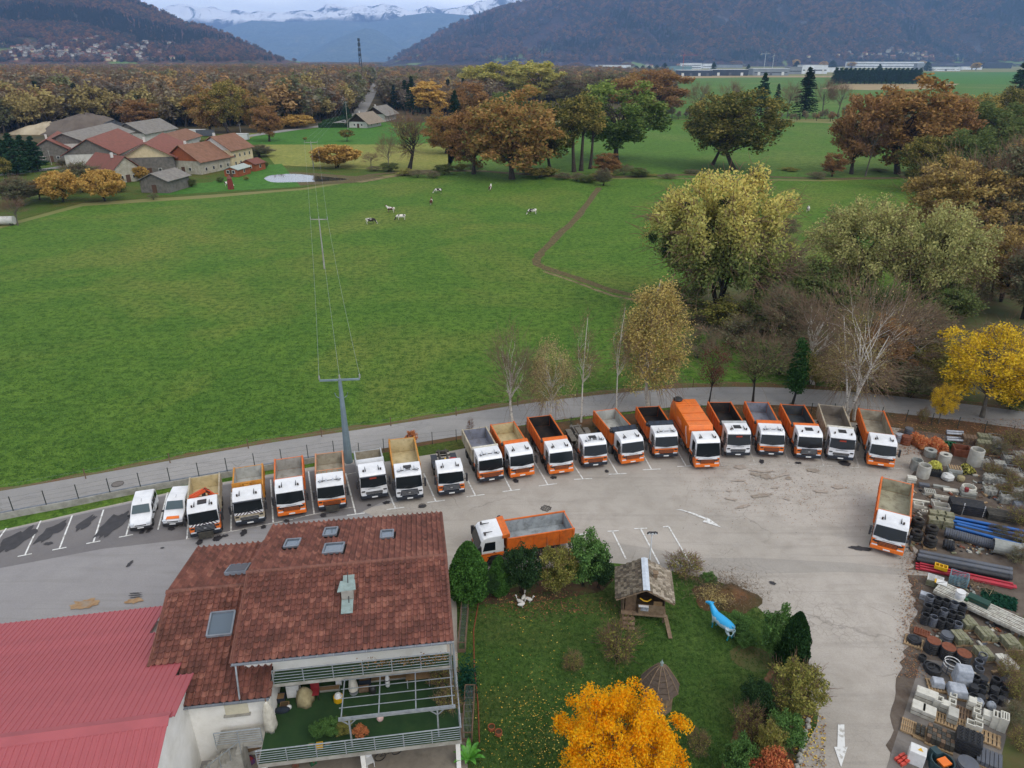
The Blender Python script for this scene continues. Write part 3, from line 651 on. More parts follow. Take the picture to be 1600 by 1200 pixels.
def shrub_solid(seed,H=4.,Wd=2.,n=9000,leaf=.08,shape='egg',uneven=.14):
 r=np.random.default_rng(seed);d=r.normal(0,1,(n,3));d/=np.linalg.norm(d,axis=1,keepdims=True);zf=(d[:,2]+1)/2
 ph=r.uniform(0,6.3,6);az=np.arctan2(d[:,1],d[:,0]);b=1+uneven*(np.sin(az*5+ph[0]+zf*9)*.5+np.sin(az*9+zf*21+ph[1])*.35+np.sin(zf*31+ph[2]+az*2)*.3)
 rad=r.uniform(.80,1.02,n)*b;R=Wd/2
 if shape=='egg':prof=np.sin(np.clip(zf,0,1)**.62*PI)**.62
 elif shape=='cone':prof=np.clip(1.02-zf,0,1)**.7*np.clip(zf*7,0,1)**.5
 else:prof=np.sqrt(np.clip(1-(2*zf-1)**2,0,1))
 C=np.stack([np.cos(az)*prof*R*rad,np.sin(az)*prof*R*rad,zf*H*(.97+.03*b)],-1)
 core=MB();prof2=[(.05,.1)]+[(max(.05,.72*R*(math.sin(min(z/H,1)**.62*PI)**.62 if shape=='egg' else(1.02-z/H)**.7 if shape=='cone' else math.sqrt(max(0,1-(2*z/H-1)**2)))),z)for z in np.linspace(H*.08,H*.93,9)]
 lv=leaves_np(C,r,leaf,.6);wood=tubes_np([np.array([[0,0,0],[0,0,H*.35],[0,0,H*.8]])],[np.array([H*.03,H*.02,H*.01])],6)
 inner=r.normal(0,1,(n//3,3));inner/=np.linalg.norm(inner,axis=1,keepdims=True);k=r.permutation(n)[:n//3];Ci=C[k]*np.array([.7,.7,.94]);l2=leaves_np(Ci,r,leaf*1.6,.8)
 return wood,merge([lv,l2]),(np.zeros((0,3)),np.zeros((0,4),int))
ARCH={}
def arche(key,gen,wood_m,leaf_m,twig_m=None,single=False,crown='crown'):
 (wv,wf),(lv,lf),(tv,tf)=gen;H=max(wv[:,2].max(),lv[:,2].max()if len(lv)else 0,tv[:,2].max()if len(tv)else 0)
 pts=np.concatenate([a for a in(wv,lv,tv)if len(a)]);W_=np.percentile(np.abs(pts[:,:2]-pts[:,:2].mean(0)),98.5)*2
 if single:
  parts=[(wv,wf)]+([(lv,lf)]if len(lv)else[])+([(tv,tf)]if len(tv)else[]);mats=[wood_m,leaf_m,twig_m or wood_m]
  mi=np.concatenate([np.zeros(len(wf))]+([np.ones(len(lf))]if len(lv)else[])+([np.full(len(tf),2)]if len(tv)else[]))
  V,F=merge(parts);ARCH[key]=dict(single=np_mesh(key,V,F,mats,mi),H=H,W=W_)
 else:
  ms=[('trunk',np_mesh(key+'_wood',wv,wf,wood_m,smooth=True))]
  if len(lv):ms.append((crown,np_mesh(key+'_leaves',lv,lf,leaf_m)))
  if len(tv):ms.append(('twigs',np_mesh(key+'_twigs',tv,tf,twig_m or wood_m)))
  ARCH[key]=dict(parts=ms,H=H,W=W_)
TR=random.Random(77)
def put(key,base,h,w,name,label,cat='tree',group=None,rz=None):
 A=ARCH[key];sz=h/A['H']*(1.0 if key in('fir','pine_dark','dark_conifer','forest_fir','garden_thuja','dark_thuja')else 1.06);sx=w/A['W'];rz=TR.uniform(0,6.28)if rz is None else rz
 if 'single' in A:o=link(name,A['single'],None,base,(0,0,rz),(sx,sx,sz));return tag(o,label,cat,group)
 e=empty(name,base,rz,label=label,cat=cat,group=group);e.scale=(sx,sx,sz)
 for nm,me in A['parts']:o=link(nm,me,e,**({'kind':'stuff'}if nm!='trunk' else{}))
 return e
def tree(key,u,vb,vt,wpx,name,label,cat='tree',group=None,rz=None):
 b=G(u,vb);top=at_dist(u,vt,b.y)
 depth=b.y*math.cos(TH)+(HC-top.z*.5)*math.sin(TH);return put(key,b,top.z,wpx*depth/FPX,name,label,cat,group,rz)
L=leaf_mat
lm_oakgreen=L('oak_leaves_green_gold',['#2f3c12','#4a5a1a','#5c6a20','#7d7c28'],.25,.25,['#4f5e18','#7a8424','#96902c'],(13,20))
lm_oakrust=L('oak_leaves_rust',['#64461c','#8c5c24','#a86e2c','#9c742c','#706026'],.22)
lm_oakred=L('oak_leaves_red_brown',['#6a4624','#8c5a2c','#a06a34','#745028'],.25)
lm_oakmix=L('oak_leaves_olive_gold',['#3a3e14','#5c5420','#86701f','#a8802c'],.25)
lm_olive=L('olive_leaves',['#3f4a1e','#56602a','#6c6c30','#4a5424'],.25)
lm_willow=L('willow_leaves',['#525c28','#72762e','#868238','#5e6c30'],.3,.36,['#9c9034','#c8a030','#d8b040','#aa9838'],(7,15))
lm_willow2=L('pale_willow_leaves',['#76723a','#968a42','#ac984e','#868040'],.3,.25)
lm_gold=L('golden_brown_leaves',['#7a5c26','#9a7430','#b48838','#8a783a'],.3,.25)
lm_greyolive=L('grey_olive_leaves',['#4f4e38','#666046','#7a6c4a','#5a583c'],.3,.25)
VIV[0]=1;lm_ginkgo=L('ginkgo_leaves',['#d88a10','#eca016','#f6b024','#fabc34'],1.2,.4);lm_yellow=L('yellow_leaves',['#96841c','#c8a62c','#dcbc40','#b09828'],.4,.3);VIV[0]=0
lm_birchgold=L('birch_gold_leaves',['#8a6e28','#aa8430','#c09a40','#7a6c30'],.5,.3)
lm_birchpale=L('birch_pale_leaves',['#8a7440','#a08450','#b09050','#7a6a3c'],.5,.3)
lm_darkred=L('dark_red_leaves',['#4a2420','#5f3028','#6e3a2c'],.5,.2)
lm_thuja=L('thuja_scales',['#24400e','#315212','#426a1a','#4f7820'],2.0,.15)
lm_thujad=L('dark_thuja_scales',['#122410','#1a3014','#25401a'],2.0,.1)
lm_bush=L('green_bush_leaves',['#27401a','#375420','#4a6826','#5c7a2c'],1.2,.2)
lm_bushd=L('dark_bush_leaves',['#1c2e1a','#2a4020','#354c24'],1.2,.15)
lm_bushy=L('yellowing_bush_leaves',['#4f5018','#7a701f','#9c8626','#5f6420'],1.2,.25)
lm_bushr=L('red_orange_bush_leaves',['#8a3018','#c05a20','#d07a30','#7a2c1c'],1.2,.25)
lm_fir=L('fir_needles',['#14241a','#1c3020','#263a26'],.5,.05)
lm_pine=L('pine_needles',['#1a2e20','#24402a','#2c4630'],.6,.05)
lm_ivy=L('ivy_leaves',['#1c3614','#28481a','#335420'],1.5,.15)
lm_brown=L('brown_bare_crown',['#5c4a3a','#6e5a44','#7c6448','#584a3c'],.2,.2)
lm_mistle=L('mistletoe_leaves',['#26301a','#303c20'],1,.1)
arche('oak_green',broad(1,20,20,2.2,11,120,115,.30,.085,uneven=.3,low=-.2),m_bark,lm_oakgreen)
arche('oak_rust',broad(2,20,18,.6,11,120,120,.32,.095,uneven=.4,low=-.3),m_bark,lm_oakrust)
arche('oak_red',broad(3,20,16,.8,9,90,105,.32,.10,uneven=.4,low=-.25),m_bark,lm_oakred)
arche('oak_mix',broad(4,20,20,2.5,11,110,110,.30,.09,uneven=.35,low=-.1),m_bark,lm_oakmix)
arche('olive_tree',broad(5,18,16,.8,9,90,95,.30,.10,uneven=.35,low=-.2),m_bark,lm_olive)
arche('slender_oak',broad(6,20,8,8,6,34,70,.3,.16,uneven=.4),m_bark,lm_oakmix)
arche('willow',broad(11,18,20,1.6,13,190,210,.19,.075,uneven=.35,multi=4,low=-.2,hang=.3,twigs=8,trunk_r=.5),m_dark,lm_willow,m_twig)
arche('willow_pale',broad(12,14,18,1.0,12,140,190,.18,.08,uneven=.35,multi=4,low=-.2,hang=.3,twigs=8,trunk_r=.4),m_dark,lm_willow2,m_twig)
arche('gold_dense',broad(13,18,16,1.2,12,150,150,.22,.08,uneven=.25,multi=3,low=-.2,twigs=6),m_dark,lm_gold,m_twigr)
arche('greyolive',broad(14,18,14,1.5,12,130,110,.22,.09,uneven=.3,multi=3,low=-.1,twigs=9),m_dark,lm_greyolive,m_twig)
arche('riverside_bush',broad(15,6,7,.2,9,70,90,.14,.12,uneven=.4,multi=5,low=-.2,twigs=7,trunk_r=.1),m_dark,lm_olive,m_twig)
arche('riverside_bush_gold',broad(16,6,7,.2,9,60,80,.14,.12,uneven=.4,multi=5,low=-.2,twigs=7,trunk_r=.1),m_dark,lm_bushy,m_twig)
arche('riverside_bush_grey',broad(17,6,7,.2,9,70,25,.13,.12,uneven=.4,multi=5,low=-.1,twigs=18,trunk_r=.1),m_dark,lm_greyolive,m_twigr)
arche('leaning_brown',broad(18,12,10,2,8,80,45,.16,.1,uneven=.4,multi=3,twigs=20,lean=.35,trunk_r=.3),m_dark,lm_greyolive,m_twigr)
arche('birch_bare',broad(21,16,8,3,7,46,0,.1,.1,uneven=.4,twigs=15,shape='vase',hang=.05,bend=.05,twlen=.11,trunk_r=.19),m_birch,lm_birchpale,m_twigr)
arche('birch_multi',broad(22,17,13,3,10,90,6,.1,.1,uneven=.35,multi=3,twigs=15,hang=.05,bend=.06,twlen=.1,trunk_r=.26),m_birch,lm_birchpale,m_twigr)
arche('birch_thin',broad(23,15,5,4,5,26,22,.09,.15,uneven=.4,twigs=18,hang=.3,shape='flame',trunk_r=.15),m_birch,lm_birchpale,m_twig)
arche('birch_weep',broad(24,11,8,2,8,70,120,.085,.13,uneven=.3,twigs=12,hang=.7,trunk_r=.15),m_birch,lm_birchpale,m_twig)
arche('birch_gold',broad(25,17,8,1.5,8,130,210,.10,.11,uneven=.3,twigs=8,hang=.6,shape='flame',trunk_r=.18),m_birch,lm_birchgold,m_twig)
arche('sparse_red',broad(26,8,6,1.2,7,46,34,.10,.14,uneven=.5,twigs=9,trunk_r=.09,shape='vase'),m_dark,lm_darkred,m_twigr)
arche('sparse_green',broad(27,9,7,1.2,7,55,34,.10,.14,uneven=.5,twigs=12,trunk_r=.1,shape='vase'),m_dark,lm_olive,m_twigr)
arche('yellow_tree',broad(28,13,13,2,10,150,110,.13,.085,uneven=.35,twigs=4,low=-.1,trunk_r=.2),m_grey,lm_yellow,m_twig)
arche('ginkgo',broad(29,9.5,8,1.6,12,300,210,.062,.055,uneven=.42,low=0,trunk_r=.16,shape='round',clus=1.1),m_grey,lm_ginkgo)
arche('garden_thuja',shrub_solid(31,5,2.6,15000,.075),m_dark,lm_thuja);arche('dark_thuja',shrub_solid(32,3.8,2.2,14000,.07,'egg',.08),m_dark,lm_thujad)
arche('green_bush',broad(33,3.6,3.6,.2,9,90,130,.07,.12,uneven=.3,multi=4,low=-.2,trunk_r=.06),m_dark,lm_bush)
arche('dark_bush',broad(34,3.4,3.4,.2,9,90,130,.065,.12,uneven=.3,multi=4,low=-.2,trunk_r=.06),m_dark,lm_bushd)
arche('yellow_bush',broad(35,3,3.4,.2,9,80,90,.06,.12,uneven=.35,multi=5,low=-.2,twigs=5,trunk_r=.05),m_dark,lm_bushy,m_twig)
arche('red_bush',broad(36,1.8,2.4,.1,8,60,80,.055,.12,uneven=.3,multi=5,low=-.2,trunk_r=.04),m_dark,lm_bushr)
arche('bare_shrub',broad(37,2.2,2.4,.1,8,60,16,.05,.14,uneven=.4,multi=6,low=-.1,twigs=16,trunk_r=.04),m_dark,lm_bushy,m_twig)
arche('ivy_trunk',broad(38,6,2.4,.2,5,60,90,.12,.2,uneven=.3,shape='cone',trunk_r=.14),m_dark,lm_ivy)
arche('fir',conifer(41,22,8,260,26,.32),m_dark,lm_fir);arche('pine_dark',conifer(42,14,7,220,26,.3,.04,.15),m_dark,lm_pine)
arche('dark_conifer',conifer(43,18,9,200,26,.34,.08,.05),m_dark,lm_pine)
arche('bare_mid',broad(44,16,8,4,7,50,0,.1,.12,uneven=.4,twigs=16,twlen=.11,hang=-.1,trunk_r=.2),m_grey,lm_brown,m_twig)
arche('orchard',broad(45,6,6,1.4,7,40,60,.2,.14,uneven=.3),m_dark,lm_oakmix)
arche('ivy_bare',broad(46,20,14,3,9,60,14,.25,.09,uneven=.4,twigs=14,trunk_r=.5,shape='vase'),m_dark,lm_bushy,m_twig)
arche('poplar_gold',broad(47,20,10,3,8,90,80,.36,.1,uneven=.35,shape='flame'),m_grey,L('golden_poplar_leaves',['#a87418','#c88c20','#d89c2c','#b08428'],.3))
arche('yellow_wide',broad(48,18,16,2.5,9,90,90,.4,.1,uneven=.3),m_grey,L('yellow_green_leaves',['#7c7424','#a08c28','#b89a30','#8c8430'],.2))
arche('golden_shrub',broad(49,6,10,.2,9,90,90,.22,.1,uneven=.35,multi=5,low=-.2),m_dark,L('golden_shrub_leaves',['#8a6018','#b07c20','#c89028','#7a6420'],.4))
TL=[('oak_rust',800,280,140,132,'oak_tree','broad rust-orange oak reaching to the ground left of the bare trunks in the meadow hedge'),('oak_red',740,272,170,80,'oak_tree','narrow orange-brown tree just left of the broad rust oak'),('oak_rust',697,240,172,62,'oak_tree','small orange oak behind the ivy-clad bare tree'),('oak_mix',860,268,160,90,'oak_tree','olive-brown tree between the rust oak and the slender trunks'),('slender_oak',897,269,152,48,'oak_tree','first slender dark-trunked tree right of the rust oak'),('slender_oak',908,267,146,46,'oak_tree','second slender dark-trunked tree right of the rust oak'),('slender_oak',922,264,158,40,'oak_tree','slender dark-trunked tree right against the big green oak'),('oak_green',962,252,131,138,'oak_tree','big spreading green-gold oak in the middle of the far meadow edge'),('oak_mix',1113,258,150,84,'oak_tree','left one of the two touching olive-gold oaks standing alone in the meadow'),('oak_mix',1147,266,143,132,'oak_tree','right and larger one of the two touching olive-gold oaks alone in the meadow'),('oak_rust',1402,272,122,132,'oak_tree','large golden-orange oak in the clump at the right meadow edge'),('oak_red',1330,272,150,76,'oak_tree','thin orange-crowned tree with bare stems left of the golden-orange oak'),('bare_mid',1352,276,165,50,'bare_tree','bare many-stemmed tree in front of the golden-orange oak'),('oak_red',1468,262,152,78,'oak_tree','red-brown tree right of the large golden-orange oak'),('bare_mid',1460,215,134,50,'bare_tree','grey bare tree behind the red-brown tree'),('olive_tree',1540,262,162,120,'leafy_tree','yellow-green round tree above the golden willow on the right'),('olive_tree',1590,300,190,110,'leafy_tree','olive tree cut by the right edge of the photo'),('oak_mix',1510,245,150,70,'oak_tree','brownish oak left of the yellow-green round tree'),('greyolive',1575,225,130,90,'bare_tree','brown bare-looking tree at the right edge under the dark conifer'),('oak_rust',1500,230,150,70,'oak_tree','rust tree behind the yellow-green round tree on the right'),('oak_mix',1570,240,140,80,'oak_tree','olive-gold tree under the ragged conifer at the right edge'),('olive_tree',1500,300,205,90,'leafy_tree','olive tree between the rust clump and the golden willow'),('oak_red',1440,230,165,50,'oak_tree','small brown tree right behind the golden-orange oak'),('greyolive',1470,210,140,60,'bare_tree','brown hazy tree above the red-brown one on the right'),('greyolive',1390,200,135,60,'bare_tree','grey-green tree behind the golden-orange oak'),('dark_conifer',1586,170,88,36,'conifer','tall dark ragged conifer at the right edge of the photo'),('fir',1255,182,104,34,'fir_tree','tall dark fir standing before the white factory'),('dark_conifer',1188,180,112,26,'conifer','dark conifer left of the tall dark fir'),('dark_conifer',1211,178,130,14,'conifer','small narrow conifer between the two tall ones'),('bare_mid',1285,182,118,44,'bare_tree','bare brownish tree right of the tall dark fir'),('bare_mid',1308,182,122,36,'bare_tree','second bare brownish tree right of the tall dark fir'),('bare_mid',1230,184,124,36,'bare_tree','grey bare tree left against the tall dark fir'),('bare_mid',1090,182,124,40,'bare_tree','thin bare tree at the near edge of the green field behind the oaks'),('bare_mid',1140,182,122,44,'bare_tree','bare tree in front of the green field over the olive-gold oaks'),('oak_red',1028,184,110,84,'oak_tree','dense rust-brown tree behind the big green-gold oak'),('oak_rust',990,178,112,74,'oak_tree','rust tree behind and left of the dense rust-brown tree'),('greyolive',940,172,107,84,'bare_tree','grey-brown tree behind the slender trunks'),('greyolive',890,170,112,60,'bare_tree','dark brown tree behind the olive-brown tree'),('yellow_wide',838,168,97,76,'poplar_tree','pale yellow wide poplar on the skyline behind the rust oak'),('yellow_wide',785,165,98,84,'poplar_tree','larger yellow-green poplar left of the pale yellow wide poplar'),('yellow_wide',745,160,104,56,'poplar_tree','yellow-green poplar leftmost of the yellow skyline group'),('oak_red',735,200,130,60,'oak_tree','red-brown tree under the yellow skyline poplars'),('olive_tree',790,215,145,80,'leafy_tree','olive tree between the yellow poplars and the rust oak'),('fir',712,215,140,26,'fir_tree','dark fir right of the bright orange-yellow poplar'),('fir',645,180,118,22,'fir_tree','dark fir left of the bright orange-yellow poplar'),('poplar_gold',671,188,128,50,'poplar_tree','bright orange-yellow poplar above the ivy-clad bare tree'),('ivy_bare',640,264,165,62,'ivy_tree','half-bare old tree with ivy-clad trunk beside the field ditch'),('bare_mid',607,268,204,34,'bare_tree','thin bare tree left of the ivy-clad tree'),('golden_shrub',526,262,227,72,'golden_shrub','wide golden shrub beside the pond'),('bare_mid',580,262,236,30,'bare_tree','small yellowish bare tree right of the golden shrub'),('orchard',542,221,202,22,'apple_tree','small round tree alone in the bright green field'),('orchard',477,221,214,6,'apple_tree','tiny sapling in the bright green field'),('oak_red',421,221,166,44,'oak_tree','brown tree standing beside the country road'),('oak_rust',402,205,142,48,'oak_tree','orange oak behind the brown roadside tree'),('oak_rust',330,208,136,62,'oak_tree','big rust oak right behind the village roofs'),('oak_mix',358,208,128,60,'oak_tree','olive-gold oak touching the big rust oak behind the village'),('oak_red',222,203,156,52,'oak_tree','red-orange tree behind the long weathered barn'),('golden_shrub',465,200,180,52,'golden_shrub','brown-gold bush along the country road'),('fir',108,192,132,20,'fir_tree','leftmost fir of the group behind the gravel heap'),('fir',128,194,129,26,'fir_tree','tallest fir of the group behind the gravel heap'),('fir',150,194,142,24,'fir_tree','rightmost fir of the group behind the gravel heap'),('fir',140,190,136,20,'fir_tree','fir filling the middle of the group behind the gravel heap'),('fir',172,182,139,18,'fir_tree','single fir right of the fir group behind the heaps'),('pine_dark',8,272,205,34,'pine_tree','leftmost dark pine at the village entrance'),('pine_dark',28,274,207,36,'pine_tree','second dark pine from the left edge'),('pine_dark',44,268,210,30,'pine_tree','dark pine in the middle of the row at the village entrance'),('pine_dark',60,268,212,30,'pine_tree','rightmost dark pine beside the village road'),('orchard',8,285,243,26,'apple_tree','brownish tree in front of the leftmost dark pine'),('golden_shrub',98,316,268,64,'yellow_shrub','yellow shrub left of the pair below the barns'),('golden_shrub',165,314,266,62,'yellow_shrub','yellow shrub right of the pair below the barns'),('greyolive',132,300,248,56,'bare_tree','brown bare thicket above the two yellow shrubs'),('greyolive',30,322,272,60,'bare_tree','brown thicket left of the yellow shrubs'),('olive_tree',62,312,285,40,'leafy_tree','low olive shrub left of the yellow shrubs'),('bare_mid',28,352,305,44,'bare_tree','bare tree beside the white tank at the left edge'),('golden_shrub',222,283,260,22,'yellow_shrub','small yellow bush beside the stone gable house'),('orchard',378,246,232,12,'apple_tree','small yellow tree behind the long farmhouse'),('greyolive',405,245,225,44,'bare_tree','grey-green bushes right of the long farmhouse'),('dark_conifer',542,193,158,14,'conifer','blue-green conifer above the clipped hedge'),('orchard',566,190,176,10,'apple_tree','small red tree beside the chalet'),('oak_red',1300,276,240,34,'bush','brown bush at the foot of the bare-stemmed clump'),('oak_red',948,276,240,40,'bush','rust-coloured bush under the big green-gold oak'),('greyolive',942,290,260,26,'bush','round grey-green bush at the start of the brown track'),('orchard',842,278,262,44,'bush','yellow-green bush at the foot of the slender trunks'),('willow',1112,494,256,200,'willow_tree','large willow with yellow top and mistletoe balls in the meadow'),('leaning_brown',1170,490,365,90,'willow_tree','leaning reddish bare willow right of the large yellow-topped willow'),('willow_pale',1335,462,310,150,'willow_tree','pale olive willow, left one of the touching pair'),('willow_pale',1442,478,318,140,'willow_tree','pale olive willow, right one of the touching pair'),('gold_dense',1478,402,218,150,'willow_tree','dense golden-brown tree behind the pale willows'),('greyolive',1562,405,205,140,'willow_tree','grey-brown tree right of the dense golden-brown one'),('riverside_bush_gold',1535,425,368,64,'bush','golden-yellow undergrowth right of the pale willows'),('oak_rust',1592,420,330,40,'oak_tree','orange-brown tree cut by the right edge beside the grey-brown one'),('riverside_bush_grey',1226,375,335,38,'bush','small dark round thorn tree alone in the right meadow'),('birch_bare',803,672,497,84,'birch_tree','bare white birch leftmost of the roadside row'),('birch_weep',858,668,530,74,'birch_tree','light brown weeping birch right of the leftmost bare birch'),('birch_thin',908,660,480,54,'birch_tree','tall thin birch above the empty truck chassis'),('birch_thin',963,652,464,44,'birch_tree','thin birch just left of the golden birch'),('birch_gold',1012,640,438,106,'birch_tree','full golden birch behind the truck with the rolled black tarp'),('sparse_red',1108,628,524,56,'young_tree','young tree with few dark red leaves behind the bin lorry'),('sparse_green',1176,630,498,88,'young_tree','half-bare roadside tree with red-brown tips right of the dark red one'),('ivy_trunk',1238,632,532,30,'ivy_tree','ivy-covered leaning stump behind the dark-bedded truck'),('birch_bare',1270,600,444,100,'birch_tree','bare pinkish birch behind the ivy-covered stump'),('birch_multi',1330,656,410,160,'birch_tree','very large bare multi-stemmed birch behind the rightmost trucks'),('birch_weep',1318,640,520,100,'birch_tree','low hazy birch in front of the large multi-stemmed one'),('birch_multi',1400,585,470,120,'birch_tree','bare spreading birch between the multi-stemmed birch and the yellow tree'),('yellow_tree',1534,652,490,172,'maple_tree','bright yellow maple beside the road on the right'),('yellow_tree',1466,662,590,40,'young_tree','slim young yellow tree left of the bright yellow maple'),]
for t in TL:tree(*t)
gk=[('riverside_bush',1050,500,440,90),('riverside_bush_gold',1130,515,462,80),('riverside_bush',1195,520,450,80),('riverside_bush_grey',1240,530,460,80),('riverside_bush_gold',1330,545,480,70),('riverside_bush',1430,540,465,90),('riverside_bush',1280,500,430,100),('riverside_bush_grey',1390,560,490,90),('riverside_bush_gold',1455,585,520,80),('riverside_bush',1480,500,440,80),('riverside_bush_grey',1545,560,500,90),('riverside_bush',1380,600,545,70),('riverside_bush_grey',1300,590,530,80),('riverside_bush_gold',1480,620,560,60),('riverside_bush',1580,640,590,60),('riverside_bush',1265,470,400,90)]
gl=['low green bush at the foot of the large willow, left end of the thicket','yellowing bush beneath the large willow','green bush under the leaning willow','grey twiggy bush right of the leaning willow','golden bush behind the bare pinkish birch','green bush below the pale willow pair','tall green bush between the two willow groups','grey twiggy bush behind the large multi-stemmed birch','yellowing bush left of the bright yellow maple','green bush at the right foot of the pale willow pair','grey twiggy bush above the yellow maple','green bush low behind the rightmost truck','grey bush behind the low hazy birch','small golden bush left of the maple trunk','green bush by the road at the right edge','blue-green bush behind the leaning willow']
gk+=[('riverside_bush_grey',1090,560,500,60),('riverside_bush_grey',1215,585,520,90),('leaning_brown',1250,560,450,90),('riverside_bush_gold',1265,600,545,70),('riverside_bush_grey',1350,610,545,90),('riverside_bush_grey',1420,620,560,90),('leaning_brown',1400,560,460,110),('riverside_bush_grey',1150,545,485,80),('oak_red',1370,600,500,80),('riverside_bush_gold',1435,560,500,80),('gold_dense',1560,470,330,110),('greyolive',1600,500,360,90),('gold_dense',1592,350,190,110),('riverside_bush_grey',1520,480,430,70),('oak_mix',1440,300,215,80)]
gl+=['grey-brown brush left of the half-bare roadside tree','russet brush behind the half-bare roadside tree','brown leaning tree behind the bare pinkish birch','golden brush right of the ivy-covered stump','russet brush under the multi-stemmed birch','russet brush between the birch and the yellow maple','brown twiggy tree behind the multi-stemmed birch','grey-brown brush below the large willow','red-brown small tree among the bare birches','golden brush above the yellow maple','golden thicket at the right edge below the grey-brown tree','grey thicket cut by the right edge','tall golden tree cut by the right edge','brown brush right of the pale willow pair','olive-gold tree left of the dense golden-brown one']
for g,l in zip(gk,gl):tree(*g,'bush',l,'bush')
hb=[(u,272+6*math.sin(u*.05)+(6 if 840<u<1000 else 0))for u in list(range(585,760,22))+list(range(822,1000,19))+[1015,1040,1080,1180,1230,1275,1370,1425]]
for i,(u,v)in enumerate(hb):
 k=['riverside_bush_grey','riverside_bush','riverside_bush_gold','riverside_bush_grey'][i%4];tree(k,u+(i*7%5),v+i%3,v-9-(i*5%9)+(6 if u>1000 else 0),26+(i*3%9),'bush','low '+['grey','green','golden','brown'][i%4]+' bush in the ditch hedge across the meadow','bush','low '+['grey','green','golden','brown'][i%4]+' bushes along the ditch hedge')
wb=G(1112,494)
for i,(u,v)in enumerate([(1020,372),(1076,323),(1132,316),(1132,342),(1040,390),(1108,372)]):
 p=at_dist(u,v,wb.y+TR.uniform(-2.5,-.5));r_=np.random.default_rng(i);C_=r_.normal(0,.38,(260,3));lv=leaves_np(C_,r_,.16)
 link('mistletoe',np_mesh('mistletoe',*lv,lm_mistle),None,p,label=['dark mistletoe ball low at the left edge of the large willow','mistletoe ball in the upper left of the large willow','mistletoe ball at the top right of the large willow','mistletoe ball under the top right one in the willow','lowest mistletoe ball of the large willow','mistletoe ball in the middle of the large willow'][i],cat='mistletoe',kind='stuff')
fk=[]
def far(key,gen,leafm,wood=m_bark,tw=None):arche(key,gen,wood,leafm,tw,single=True);fk.append(key)
FL=[('#6e5a46','#806850','#8a745a'),('#7c5434','#96643a','#7e5c3a'),('#8e743a','#a08040','#84703c'),('#5a5a3a','#666240','#70663e'),('#6e5c52','#7e6a5c','#665850'),('#96683a','#a87840','#86643a'),('#6a5a48','#7a6a54','#625644')]
for i,c in enumerate(FL):
 far('forest_%d'%i,broad(200+i,18,11,3,6,34,30 if i not in(0,4,6)else 22,.55,.13,uneven=.4,twigs=(10 if i in(0,4,6)else 3),twlen=.10,hang=-.2),leaf_mat('forest_leaves_%d'%i,c,.25,.2),m_bark,m_twig)
far('forest_fir',conifer(210,20,7,90,12,.6),lm_fir,m_dark)
for i,c in enumerate([('#543e3c','#664a44','#5c443c'),('#80502e','#965a32','#7c4e34'),('#40403e','#4e4a46','#46423e'),('#8c5a30','#7c5236','#966438'),('#26302c','#2e3834','#222c2a')]):
 if i<4:far('slope_%d'%i,broad(230+i,16,13,.5,5,26,22,.8,.14,uneven=.45),leaf_mat('slope_leaves_%d'%i,c,.2,.15),m_bark)
 else:far('slope_4',conifer(235,20,8,60,9,.9),leaf_mat('slope_fir_needles',c,.4,.05),m_dark)
def inside(p,poly):
 x,y=p;c=False;j=len(poly)-1
 for i in range(len(poly)):
  if(poly[i][1]>y)!=(poly[j][1]>y)and x<(poly[j][0]-poly[i][0])*(y-poly[i][1])/(poly[j][1]-poly[i][1]+1e-9)+poly[i][0]:c=not c
  j=i
 return c
zones=[([(-260,224),(60,206),(110,196),(330,200),(400,196),(440,200),(500,192),(552,180),(566,158),(576,138),(580,112),(300,104),(-400,104)],1.0,(19,28)),([(594,150),(604,172),(640,176),(700,182),(760,172),(860,160),(940,160),(1050,168),(1040,126),(960,117),(860,112),(700,110),(597,118)],1.0,(16,24)),([(600,101),(1000,103.5),(1800,103),(1800,98.6),(600,98.6)],.55,(14,22)),([(-300,104.5),(580,112),(600,100),(600,98.6),(-300,98.6)],.7,(16,24)),([(1040,188),(1300,190),(1330,184),(1040,182)],.5,(4,8)),([(1440,200),(1700,215),(1700,190),(1460,186)],.8,(9,14)),([(1560,262),(1760,300),(1760,215),(1600,205)],.8,(10,15)),([(440,200),(500,195),(490,186),(440,192)],.8,(5,9)),]
keep=[]
for poly,dens,hr in zones:
 W2=[(p.x,p.y)for p in(G(u,v)for u,v in poly)];xs=[p[0]for p in W2];ys=[p[1]for p in W2];y=min(ys)
 while y<max(ys):
  s=max(6.5,y*.0085)/dens**.5;x=max(min(xs),-1.0*y)
  while x<min(max(xs),y):
   a_,b_=x+TR.uniform(-.45,.45)*s,y+TR.uniform(-.45,.45)*s
   if inside((a_,b_),W2):keep.append((b_,a_,hr))
   x+=s
  y+=s*1.1
keep.sort()
print('forest trees',len(keep))
near_lab={'forest_fir':('fir_tree','dark fir standing among bare trees in the valley forest')}
names_=['grey-brown half-bare tree in the valley forest','rust-brown tree in the valley forest','yellow tree in the valley forest','olive-green tree in the valley forest','brown bare-crowned tree in the valley forest','orange-gold tree in the valley forest','dull brown tree in the valley forest']
rest=[]
def kind_at(x,y):
 f=vnoise(np.array([x/45.]),np.array([y/90.]),5)[0];g=TR.random()
 if g<.02+(.3 if vnoise(np.array([x/80.]),np.array([y/160.]),9)[0]>.82 else 0):return 7
 k=int(min(6,max(0,(f*1.3-.15)*7+TR.gauss(0,1.2))));return TR.choice((0,4,6))if TR.random()<.22 else k
